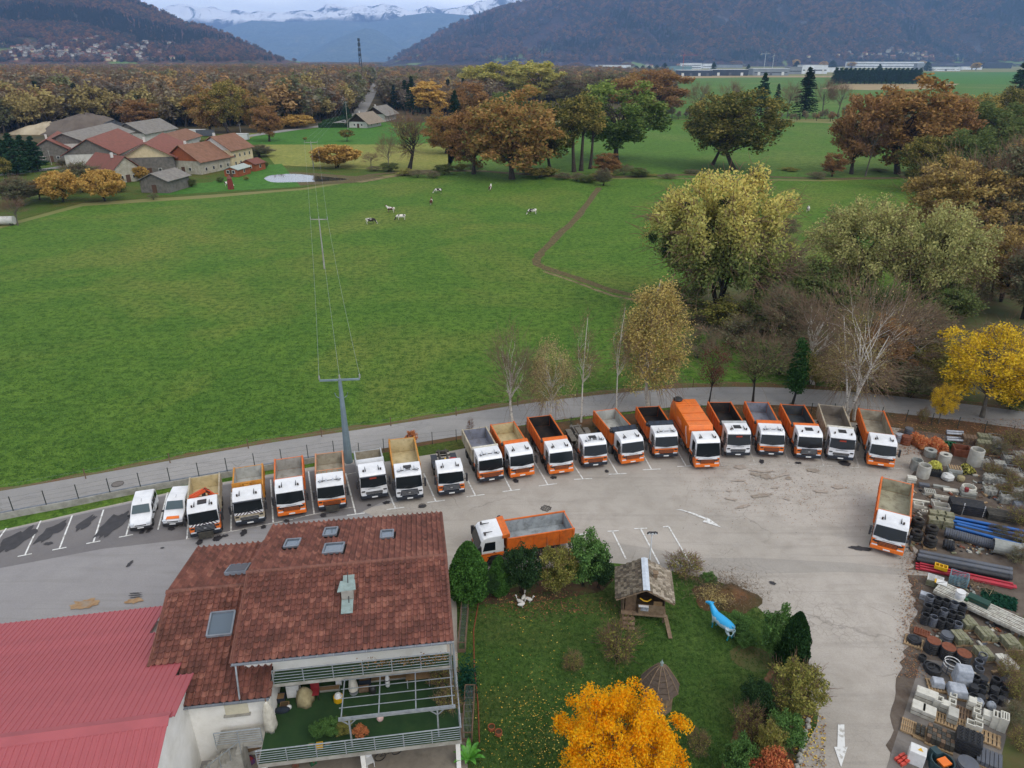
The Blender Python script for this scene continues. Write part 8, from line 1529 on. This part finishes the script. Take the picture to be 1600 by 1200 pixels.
yf_=empty('yard_fence',(fl_[0].x,fl_[0].y,0),label='wire mesh fence on dark posts between the trucks and the road',cat='fence');PS=resample(fl_,2.55);b=MB();b.box((0,0,.75),(.06,.06,1.5));pm=b.mesh('fence_post',m_post);nw=len(resample(wl,2.55))
for i,p in enumerate(PS):z=.62 if i<nw else .03;link('fence_post',pm,yf_,(p.x-fl_[0].x,p.y-fl_[0].y,z))
b=MB()
for i in range(len(PS)-1):
 z=.62 if i<nw else .03;a,c=PS[i]-fl_[0],PS[i+1]-fl_[0]
 for h in(.1,.5,.95,1.4):b.bar((a.x,a.y,z+h),(c.x,c.y,z+h),.007)
b.build('fence_wire',m_post,yf_)
ff=resample(smooth_line([G(u,v-15)for u,v in road_px if-200<u<1500],5),7.5);fe=empty('field_fence',(ff[0].x,ff[0].y,0),label='low pasture fence with wooden posts along the far side of the road',cat='fence');b=MB();b.cyl((0,0,0),(0,0,1.15),.055,.05,7);pm=b.mesh('wooden_post',m_wood)
for p in ff:link('wooden_post',pm,fe,(p.x-ff[0].x,p.y-ff[0].y,0))
b=MB()
for a,c in zip(ff,ff[1:]):
 for h in(.5,.95):b.bar((a.x-ff[0].x,a.y-ff[0].y,h),(c.x-ff[0].x,c.y-ff[0].y,h),.006)
b.build('fence_wire',m_galv,fe)
m_pylon=M('grey_green_pole','#7f9096','#6c7c82',scale=1,rough=.6,metal=.2)
def pole(u,vb,ut,vt,r0,r1,arm,lb,mat,rz=0):
 p=G(u,vb);t=at_dist(ut,vt,p.y);e=empty('power_pole',(p.x,p.y,0),rz,label=lb,cat='power pole');h=t.z;b=MB();b.cyl((0,0,0),(0,0,h),r0,r1,12);b.build('pole',mat,e);b=MB();b.bar((-arm,0,h-.1),(arm,0,h-.1),.16);b.build('crossarm',mat,e);tips=[]
 for x in(-arm,0,arm):b=MB();b.lathe([(.05,0),(.10,.08),(.05,.14),(.10,.22),(.05,.28),(.10,.36),(.03,.45)],(x,0,h),8);b.build('insulator',m_concg,e);tips.append(Vector((p.x+x*math.cos(rz),p.y+x*math.sin(rz),h+.45)))
 return e,tips
e1_,t1_=pole(545,722,531,592,.42,.16,1.9,'tall grey steel power pole between the trucks',m_pylon,math.radians(6));b=MB();h_=t1_[0].z
for s in(-1,1):b.tube([(0,0,h_-2.6),(s*.5,0,h_-2.3),(s*.62,0,h_-1.9)],.04,6)
b.build('side_bracket',m_pylon,e1_)
e2_,t2_=pole(507,420,498,342,.16,.10,1.6,'slim concrete power pole in the middle of the big meadow',m_concrete);e3_,t3_=pole(490,262,488,222,.18,.12,2.4,'power pole beyond the pond',m_concrete);e4_,t4_=pole(544,205,544,160,.18,.12,1.0,'power pole beside the clipped hedge',m_concrete);e5_,t5_=pole(492,190,492,168,.18,.12,.6,'pale pole at the forest edge by the country road',m_concrete);pole(376,207,375,194,.2,.15,.6,'white pole right of the village',m_concrete);pole(81,258,76,236,.12,.1,.3,'lamp pole beside the village road',m_concrete)
def wire(a,b,sag,lb,r=.013):q=MB();q.tube([a+(b-a)*(k/14)-Vector((0,0,sag*4*(k/14)*(1-k/14)))for k in range(15)],r,4);tag(q.build('power_cable',m_galv),lb,'cable')
for i in range(3):
 s=['left','middle','right'][i];wire(t1_[i],t2_[i],1.5,s+' overhead cable over the near part of the meadow');wire(t2_[i],t3_[i],1.6,s+' overhead cable over the far part of the meadow');wire(t3_[i],t4_[i],1,s+' overhead cable beyond the pond')
 wire(t1_[i],Vector((t1_[i].x+12,-40,14)),1.2,s+' overhead cable crossing the yard towards the camera side')if False else None
 #village
def rooft(n,a,c):return M('village_roof_'+n,a,c,scale=.8,rough=.95,bump=.4,bscale=5,dirt='#5a4a3c',dscale=.6,dfac=.5)
R_red=rooft('red','#8a5648','#78493e');R_brown=rooft('brown','#8a6450','#77543f');R_grey=rooft('grey','#77736e','#8a857c');R_dk=rooft('dark_red','#74463c','#7a4c40')
W_st=M('stone_wall_village','#b8b2a0','#96907e',scale=.8,rough=.95,bump=.3,dirt='#7a7464',dscale=1);W_wd=M('grey_barn_boards','#77726a','#5c5852',scale=1,rough=.95,bump=.3);W_cr=M('cream_wall','#cfbf9a','#bfae88',scale=.8,rough=.95);W_or=M('orange_brown_gable','#9a5634','#84482c',scale=1,rough=.9);W_wh=M('off_white_wall','#cfccc4','#bab7ae',scale=.8,rough=.95)
m_win=Plain('house_window_glass',(.04,.045,.05),.15);m_doorw=M('brown_door_wood','#5a4030',rough=.8)
def vhouse(A,B,w,e_h,r_h,lb,roof,wall,gable=None,nwin=3,over=.8,cat='house',name='village_house',chim=True,z=.1,floors=1,door=True):
 a,b=G(*A),G(*B);d=Vector((b.x-a.x,b.y-a.y));L_=d.length;e=empty(name,(a.x,a.y,z),math.atan2(d.y,d.x),label=lb,cat=cat)
 q=MB();q.box((L_/2,0,e_h/2),(L_,w,e_h));q.build('wall',wall,e)
 for x in(0,L_):q=MB();q.xprism([(-w/2,e_h),(w/2,e_h),(0,r_h-.1)],x-.06 if x else 0-.06,x+.06);q.build('gable',gable or wall,e)
 s=(r_h-e_h)/(w/2)
 for sg in(-1,1):
  q=MB();yo=w/2+over;P=[(-over,0,r_h+.12),(L_+over,0,r_h+.12),(L_+over,sg*yo,r_h+.12-yo*s),(-over,sg*yo,r_h+.12-yo*s)];q.slab(P if sg<0 else P[::-1],.18)
  q.f=[f if True else f for f in q.f];q.build('roof',roof,e)
 if chim:q=MB();q.box((L_*.3,w*.12,r_h+.3),(.7,.7,1.6));q.build('chimney',W_wh,e)
 for f in range(floors):
  for sg in(-1,1):
   for k in range(nwin):
    x=L_*(k+.7)/(nwin+.4);zz_=1.6+f*2.7
    if zz_+.7>e_h:continue
    q=MB();q.box((x,sg*(w/2+.02),zz_),(1.1,.12,1.3));o=q.build('window',W_wh,e);q=MB();q.box((x,sg*(w/2+.06),zz_),(.85,.1,1.05));q.build('pane',m_win,o)
 if nwin:
  for k in(-1,1):q=MB();q.box((-.08,k*w*.2,1.7),(.16,1.1,1.2));o=q.build('window',W_wh,e);q=MB();q.box((-.14,k*w*.2,1.7),(.1,.85,.95));q.build('pane',m_win,o)
 if door:q=MB();q.box((-.08,0,1.2),(.14,1.4,2.4));q.build('door',m_doorw,e)
 return e,L_
vhouse((288,272),(338,262),15,4.5,9.5,'long farmhouse with brown roof and orange-brown gable, nearest part',R_brown,W_st,W_or,4,.9);vhouse((338,263),(372,255),14,6.5,11,'cream farmhouse wing with reddish roof behind the orange gable',R_brown,W_cr,W_wh,4,.8,floors=2)
vhouse((243,302),(277,292),9,3.6,5.6,'grey weathered shed with pale roof at the meadow edge',R_grey,W_wd,W_wd,0,.7,'barn','barn',False);vhouse((202,285),(160,277),10,3.8,8,'small stone house with red roof and bare stone gable',R_dk,W_st,W_st,2,.7)
vhouse((236,274),(262,252),17,6,10.5,'large farmhouse with wooden balcony and red roof',R_red,W_wd,W_cr,3,1.2,floors=2);vhouse((146,262),(192,240),18,4.8,10,'barn with grey board gable and red tiled roof',R_red,W_wh,W_wd,0,1.0,'barn','barn',False)
vhouse((108,250),(180,228),18,6.2,10,'long grey-roofed barn behind the red-roofed ones',R_grey,W_wh,W_wd,0,1.0,'barn','barn',False);vhouse((82,254),(98,238),12,5,8.5,'small red-roofed house beside the dark pines',R_red,W_wd,W_wd,2,.9);vhouse((204,226),(254,216),16,5,9.5,'sagging grey barn with broken roof edge',R_grey,W_wh,W_wd,0,1.0,'barn','barn',False)
vhouse((262,236),(294,226),13,4,7,'low brown-roofed shed behind the balcony farmhouse',R_brown,W_wh,W_wd,1,.9,'barn','barn',False);vhouse((176,270),(212,268),6,3.2,4.6,'small red lean-to joined to the board-gable barn',R_dk,W_wd,W_wd,0,.5,'shed','shed',False);vhouse((362,277),(382,271),5,2.3,3.2,'orange garden shed with pale flat roof',M('pale_green_roof','#a8b0a8',rough=.8),W_or,W_or,1,.4,'shed','shed',False)
vhouse((388,268),(404,264),6,2.4,3.8,'brown garden hut at the right end of the village',R_dk,W_or,W_or,1,.4,'shed','shed',False);vhouse((560,200),(582,196),12,3.4,8,'white chalet with wide brown roof beside the hedge, nearer one',M('chalet_roof','#8f8272','#7f7262',scale=.8,rough=.95),W_wh,M('chalet_dark_wood','#3c2c24',rough=.9),2,2.0,floors=1);vhouse((586,190),(604,186),14,4.5,9,'chalet with grey-brown roof, farther one',R_grey,W_wh,M('chalet_dark_wood2','#4a382c',rough=.9),2,2.0)
for u0,v0,u1,v1,lb in((498,200,556,199,'clipped dark hedge in front of the nearer chalet'),(506,195,548,184,'clipped dark hedge running back to the road')):
 a,c=G(u0,v0),G(u1,v1);d=c-a;r_=np.random.default_rng(int(u0));n_=5000;t=r_.random(n_);C_=np.stack([t*d.length,r_.uniform(-1.1,1.1,n_),r_.uniform(.1,2.6,n_)],1);e=empty('clipped_hedge',(a.x,a.y,.05),math.atan2(d.y,d.x),label=lb,cat='hedge');link('hedge_leaves',np_mesh('hedge',*leaves_np(C_,r_,.34),lm_bushd),e,kind='stuff');fbx((d.length/2,0,1.2),(d.length,1.8,2.3)).build('hedge_core',lm_bushd,e)
heap('sand_heap',84,209,44,16,6,M('pale_sand','#b8aa90','#8a7c64',scale=.12,rough=1,bump=.5,bscale=.6),'pale quarry sand bank behind the dark pines',seed=3);heap('gravel_heap',140,208,52,34,10,M('brown_gravel','#6c6258','#5a5048',scale=.2,rough=1,bump=.4,bscale=1),'brown gravel heap behind the grey barn',seed=4);heap('covered_heap',180,210,26,20,7,M('black_sheeting','#23282e',rough=.5),'heap under black sheeting between the gravel and the sagging barn',seed=5)
p=G(361,296);e=empty('red_tower',(p.x,p.y,.08),label='small dark red wooden tower figure in the meadow garden',cat='tower');b=MB();b.lathe([(1.0,0),(.9,2.0),(.7,3.2)],n=6);b.build('body',M('dark_red_boards','#7a3428',rough=.9),e);b=MB();b.lathe([(.95,3.2),(.05,4.4)],n=6);b.build('roof',R_dk,e)
p=G(8,352);e=empty('water_tank',(p.x,p.y,0),.1,label='long white cattle tank at the left edge of the meadow',cat='tank');b=MB();b.cyl((-2.4,0,1.2),(2.4,0,1.2),1.0,n=18);b.build('tank_body',W_wh,e);[fbx((x,0,.3),(.3,1.6,.6)).build('leg',m_chassis,e)for x in(-1.6,1.6)]
for u,v,lb,m_ in((308,212,'white lorry parked behind the village',m_wplast),(322,213,'grey container behind the village',m_greyp),(105,195,'long white shed roof behind the gravel',m_wplast),(375,219,'white greenhouse roof right of the village',m_wplast)):p=G(u,v);e=empty('parked_box',(p.x,p.y,.1),label=lb,cat='container');b=MB();b.box((0,0,1.6),(9,3,2.8));b.build('box_body',m_,e,bevel=.1);b=MB();b.box((0,0,3.05),(9.2,3.2,.12));b.build('roof_sheet',m_,e);[fbx((x,0,.2),(.6,2.6,.4)).build('skid',m_chassis,e)for x in(-3,3)]
#industry beyond the fields
def ind(u0,u1,vb,vt,depth,lb,wall,roof,bands=0,doors=0,winc=None):
 a,b=G(u0,vb),G(u1,vb);y=a.y;h=max(3,at_dist((u0+u1)/2,vt,y).z);w=b.x-a.x;e=empty('factory_building',((a.x+b.x)/2,y+depth/2,.1),label=lb,cat='factory');q=MB();q.box((0,0,h/2),(w,depth,h));q.build('wall',wall,e);q=MB();q.box((0,0,h+.4),(w+1.5,depth+1.5,.8));q.build('roof',roof,e)
 for k in range(bands):q=MB();q.box((0,-depth/2-.1,h*(k+.6)/(bands+.4)),(w*.92,.3,h*.12));q.build('window_band',winc or m_win,e)
 for k in range(doors):q=MB();q.box((-w/2+w*(k+.5)/doors,-depth/2-.12,h*.28),(w*.05+2,.3,h*.5));q.build('door',m_greyp if k%2 else m_wplast,e)
W_a=M('factory_white','#e4e8ec','#c8ccd0',scale=.05,rough=.7);W_b=M('factory_navy','#2c3440','#3a424e',scale=.05,rough=.7);W_c=M('factory_teal','#6a8a94','#7a949c',scale=.05,rough=.7);W_d=M('factory_grey','#8a9096','#7a8086',scale=.05,rough=.7)
for i,t in enumerate([(868,905,108,103.5,40,'grey low hall leftmost of the industrial estate',W_d,W_a,1,0),(905,945,109,105,40,'second low hall of the industrial estate',W_a,W_d,1,2),(932,985,110,102,40,'hall with curved white roof',W_a,W_a,1,0),(944,1000,115,108.5,40,'dark hall with white roof behind the rust trees',W_b,W_a,1,2),(1046,1080,117,104,30,'teal-grey hall at the left of the navy ones',W_c,W_c,0,1),(1064,1096,108,99,30,'white block with flat roof behind the navy hall',W_a,W_a,2,0),(1098,1112,107,99.5,30,'narrow white block right of the flat-roofed one',W_a,W_d,1,0),(1060,1112,119,110,40,'navy hall with white doors',W_b,W_a,0,4),(1113,1168,118.5,109,40,'navy hall with long white roof edge',W_b,W_a,0,3),(1120,1160,106,101,30,'slate-roofed hall far behind the navy hall',W_d,W_b,0,0),(1176,1232,118,107.5,40,'pale grey hall with ribbed front',W_d,W_a,1,3),(1232,1252,116,105,40,'grey cube left of the white factory',W_d,W_d,1,0),(1252,1292,115.5,102,40,'white factory with dark doors behind the tall fir',W_a,W_a,1,3),(1292,1315,113,106,30,'low white hall right of the white factory',W_a,W_a,0,2),(1330,1442,106,96.5,80,'very long pale factory with window band',W_a,W_d,2,0),(1432,1452,109,99,30,'grey end block of the very long factory',W_d,W_d,0,1),(1455,1500,111,105,30,'low glassy white hall right of the dark conifer wall',W_a,W_c,1,3),(1502,1534,109,104.5,30,'white low hall next to the glassy one',W_a,W_a,0,3),(1536,1580,107,98.5,50,'dark blue factory at the right',W_b,W_b,1,0),(700,730,101,98.5,40,'distant white hall in the valley town',W_a,W_a,0,0),(606,640,99.5,97,60,'distant long white building near the mast',W_a,W_a,0,0),(286,330,101,98,40,'distant white buildings at the foot of the left hillside',W_a,W_a,0,0),(222,248,100,96.5,40,'distant white block in the left town',W_a,W_a,0,0)]):ind(*t)
def crane(u,vb,vt,j0,j1,lb,mat):
 p=G(u,vb);t=at_dist(u,vt,p.y);e=empty('tower_crane',(p.x,p.y,0),label=lb,cat='crane');s=p.y/FPX*1.0;b=MB();w=.75*s*.6
 for dx in(-w/2,w/2):
  for dy in(-w/2,w/2):b.bar((dx,dy,0),(dx,dy,t.z),w*.28)
 for k in range(9):b.bar((-w/2,-w/2,t.z*k/9),(w/2,-w/2,t.z*(k+1)/9),w*.22)
 b.build('mast',mat,e);b=MB();b.bar(((j0-u)*s,0,t.z),((j1-u)*s,0,t.z),w*.7);b.bar((0,0,t.z),(0,0,t.z+5*s*.6),w*.5);b.bar((0,0,t.z+3*s),((j1-u)*s*.7,0,t.z),w*.2);b.build('jib',mat,e);b=MB();b.box(((j0-u)*s*.9,0,t.z-s),(s*2,s*1.5,s*1.5));b.build('counterweight',m_concg,e)
crane(1066,117,86,1061,1086,'orange tower crane above the industrial estate',M('crane_orange_red','#c8503c',rough=.6));crane(1193,112,84,1186,1200,'white tower crane above the grey hall',M('crane_white','#c8ccd0',rough=.6));crane(1206,112,87,1205,1208,'thin white mast right of the white crane',M('crane_white','#c8ccd0'))
p=at_dist(563,96,1500);t=at_dist(562,60,1500);e=empty('radio_mast',(p.x,1500,0),label='tall dark radio mast on the horizon above the road',cat='mast');b=MB();w=3.0
for dx in(-1,1):
 for dy in(-1,1):b.bar((dx*w,dy*w,0),(dx*.8,dy*.8,t.z),.7)
for k in range(14):f=k/14;g=(k+1)/14;b.bar((-w+(w-.8)*f,-w+(w-.8)*f,t.z*f),(w-(w-.8)*g,-w+(w-.8)*g,t.z*g),.5)
m_mast=M('dark_mast_steel','#2c3a44',rough=.7);b.build('lattice',m_mast,e)
for k,z in enumerate((.62,.74,.86,.97)):b=MB();b.box((0,0,t.z*z),(5.0-k*.4,5.0,5));b.build('antenna_panel',m_mast,e)
for i in range(20):tree('pine_dark',1303+i*6.8,131.5,107+(i%3)*.8-(2 if i<3 else 0),12,'conifer','dark conifer %s from the left in the dense block before the long factory'%['one','two','three','four','five','six','seven','eight','nine','ten','eleven','twelve','thirteen','fourteen','fifteen','sixteen','seventeen','eighteen','nineteen','twenty'][i],'tree','conifers of the dense block')
for i in range(20):tree('pine_dark',1306+i*6.8,127,105.5,12,'conifer','conifer of the back row of the dense rectangular block','tree','conifers in the back row of the block')
ET=[(994,111,103,14),(1004,112,102,10),(1014,112,102,12),(1026,112,101,12),(1038,112,98,14),(1168,117,100,10),(1114,117,97,12),(1244,109,95,14),(1300,107,94,16),(1340,104,95,10),(1372,118,100,12),(1448,111,96,14),(1492,108,103,8)]
for i,(u,vb,vt,w)in enumerate(ET):tree('pine_dark',u,vb,vt,w,'conifer',['dark conifer left of the navy halls, first','dark conifer left of the navy halls, second','dark conifer left of the navy halls, third','dark conifer left of the navy halls, fourth','tallest dark conifer left of the navy halls','conifer between the navy and the pale grey hall','dark tree rising above the narrow white block','conifer above the grey cube','dark tree left of the very long factory','small conifer behind the very long factory','conifer in front of the window band','dark conifer at the end of the very long factory','small conifer between the two low white halls'][i],'tree')
for i,(u,vb,vt,w)in enumerate([(1243,106,93,12),(1286,106,96,12),(1330,106,97,14),(1440,105,95,12),(1524,110,98,14),(1150,104,95,20),(1500,103,93,22),(1480,103,92,24),(1560,102,90,40),(1420,100,92,26),(980,105,98,20),(900,105,98,24),(820,108,100,20)]):tree('poplar_gold' if i<5 else 'oak_red',u,vb,vt,w,'autumn_tree',('golden tree ' if i<5 else 'brownish tree ')+['above the grey cube hall','behind the white factory','at the left end of the very long factory','at the right end of the very long factory','beside the white low hall','behind the slate-roofed hall','behind the glassy white hall','in the gap behind the conifer block end','behind the dark blue factory','behind the very long factory roof','left of the teal-grey hall','behind the leftmost low hall','on the skyline behind the yellow poplars'][i],'tree')
from mathutils.bvhtree import BVHTree
def bvh_of(name):
 o=bpy.data.objects[name];me=o.data;V=[v.co.copy()for v in me.vertices];return BVHTree.FromPolygons(V,[tuple(p.vertices)for p in me.polygons])
bvL,bvR=bvh_of('left_hillside'),bvh_of('right_massif');hm=[];Wd_=M('weathered_town_wall','#8a847a','#726c62',scale=.05,rough=1)
for i,(wc,rc)in enumerate([(Wd_,R_brown),(Wd_,R_grey),(W_cr,R_dk),(W_wh,R_grey)]):
 b=MB();b.box((0,0,2.5),(13,9,7),0);b.add([(-7,-5.2,5.8),(7,-5.2,5.8),(7,0,9.5),(-7,0,9.5),(-7,5.2,5.8),(7,5.2,5.8)],[(0,1,2,3),(3,2,5,4),(0,3,4),(1,5,2)],1);b.box((-3,-4.52,4),(2,.2,1.6),2);b.box((3,-4.52,4),(2,.2,1.6),2);hm.append(b.mesh('small_house',[wc,rc,m_win]))
TR2=random.Random(33);done=[]
def town(n_,cu,cv,su,sv,bv,group,lab,vmin,vmax):
 k=0;tries=0
 while k<n_ and tries<n_*12:
  tries+=1;u,v=TR2.gauss(cu,su),TR2.gauss(cv,sv)
  if not vmin<v<vmax:continue
  d=Vector(ray(u,v)).normalized();loc,nrm,idx,dist=bv.ray_cast(Vector((0,0,HC)),d)if bv else(None,)*4
  if loc is None:
   if v<97.5:continue
   loc=G(u,v)
  if any(abs(u-a)<2.6 and abs(v-b_)<1.4 for a,b_ in done):continue
  done.append((u,v));s=TR2.uniform(.7,1.35)*max(1,loc.length/3200);j=TR2.randrange(4)if TR2.random()>.2 else 3;o=link('hillside_house',hm[j],None,loc,(0,0,TR2.uniform(0,3.1)),(s,s,s));tag(o,lab+['',', grey roof',', red roof',', white roof'][j],'house',group+['',', grey roofs',', red roofs',', white roofs'][j]);k+=1
town(84,150,82,58,10,bvL,'small houses of the village on the left hillside','small pale house in the village on the left hillside',52,97)
town(26,30,82,30,6,bvL,'scattered houses at the far left of the hillside','small house scattered at the far left foot of the hillside',66,97)
town(26,1420,88,60,4,bvR,'scattered houses at the foot of the right massif','small house at the foot of the right massif',78,96)
town(46,560,98.5,110,.9,None,'houses of the distant valley town','tiny pale house of the distant valley town',97.6,101)
town(46,880,101.5,110,2.0,None,'houses between the town and the industrial estate','small house left of the industrial estate',98.5,106)
def slope_wood(name,bv,u0,u1,n_,seed,sil):
 r=random.Random(seed);it=[]
 us_,vs_=[a for a,b in sil],[b for a,b in sil]
 while len(it)<n_:
  u=r.uniform(u0,u1);v=r.uniform(-30,97);vm=float(np.interp(u,us_,vs_))
  if v<vm+1:continue
  loc=bv.ray_cast(Vector((0,0,HC)),Vector(ray(u,v)).normalized())[0]
  if loc is None or any(abs(u-a)<5 and-3.5<v-b_<3.0 for a,b_ in done):continue
  f=vnoise(np.array([loc.x/260.]),np.array([loc.y/260.+loc.z/120.]),seed)[0];g=vnoise(np.array([loc.x/120.+7]),np.array([loc.z/90.]),seed+3)[0]
  if g>.78 and f<.6:continue
  k=12 if f>.72 else r.choice([8,9,8,10,11 if f<.35 else 8,10 if f>.6 else 9]);h=r.uniform(15,24)*loc.length/4600*1.1;it.append((loc.x,loc.y,k,h,h*(.5 if k==12 else .95),loc.z-1))
 return it
def mass3(name,it):
 for k in range(8,13):
  i=next(i for i,t in enumerate(it)if t[2]==k);x,y,_,h,w,z=it.pop(i);put(fk[k],(x,y,z),h,w,'slope_tree',['purple-brown','rust-brown','grey','orange-brown','dark fir'][k-8]+' tree on the '+('left hillside' if 'hill' in name else 'right massif'),'tree')
 o=mass(name,it)
 for i,v in enumerate(o.data.vertices):v.co.z=it[i][5]
mass3('hillside_wood',slope_wood('l',bvL,-60,480,7000,4,[(-60,-90),(170,-20),(222,0),(262,18),(345,50),(440,92),(470,97)]))
mass3('massif_wood',slope_wood('r',bvR,600,1680,11000,8,[(598,98),(640,76),(690,48),(745,24),(815,3),(900,-30),(1700,-30)]))
VB=[(228,262,16,'orchard'),(214,248,14,'olive_tree'),(270,290,14,'golden_shrub'),(256,262,12,'orchard'),(300,240,16,'greyolive'),(122,268,14,'olive_tree'),(98,262,16,'greyolive'),(300,292,18,'riverside_bush'),(345,285,12,'riverside_bush'),(385,282,10,'riverside_bush_gold'),(200,236,14,'greyolive'),(240,240,14,'olive_tree'),(60,240,22,'pine_dark'),(190,300,20,'riverside_bush'),(240,312,16,'riverside_bush_grey'),(414,262,12,'riverside_bush'),(155,212,20,'greyolive'),(320,228,14,'riverside_bush'),(345,232,16,'greyolive')]
for i,(u,v,w,k)in enumerate(VB):tree(k,u,v,v-w*.8,w,'bush' if 'bush' in k else 'garden_tree',['apple tree in front of the balcony farmhouse','olive tree behind the stone gable house','golden shrub right of the grey shed','small tree against the balcony farmhouse','brown tree behind the farmhouse roof','olive tree before the board-gable barn','brown tree beside the village road','bush before the farmhouse stone wall','bush by the orange shed','golden bush right of the orange shed','brown tree behind the board-gable barn','olive tree behind the balcony farmhouse','dark pine behind the red-roofed house','bush left of the grey shed at the meadow edge','grey bush below the grey shed','bush at the right end of the village','brown tree before the gravel heap','bush beside the parked white lorry','brown tree above the long farmhouse'][i],'bush' if 'bush' in k else 'tree')
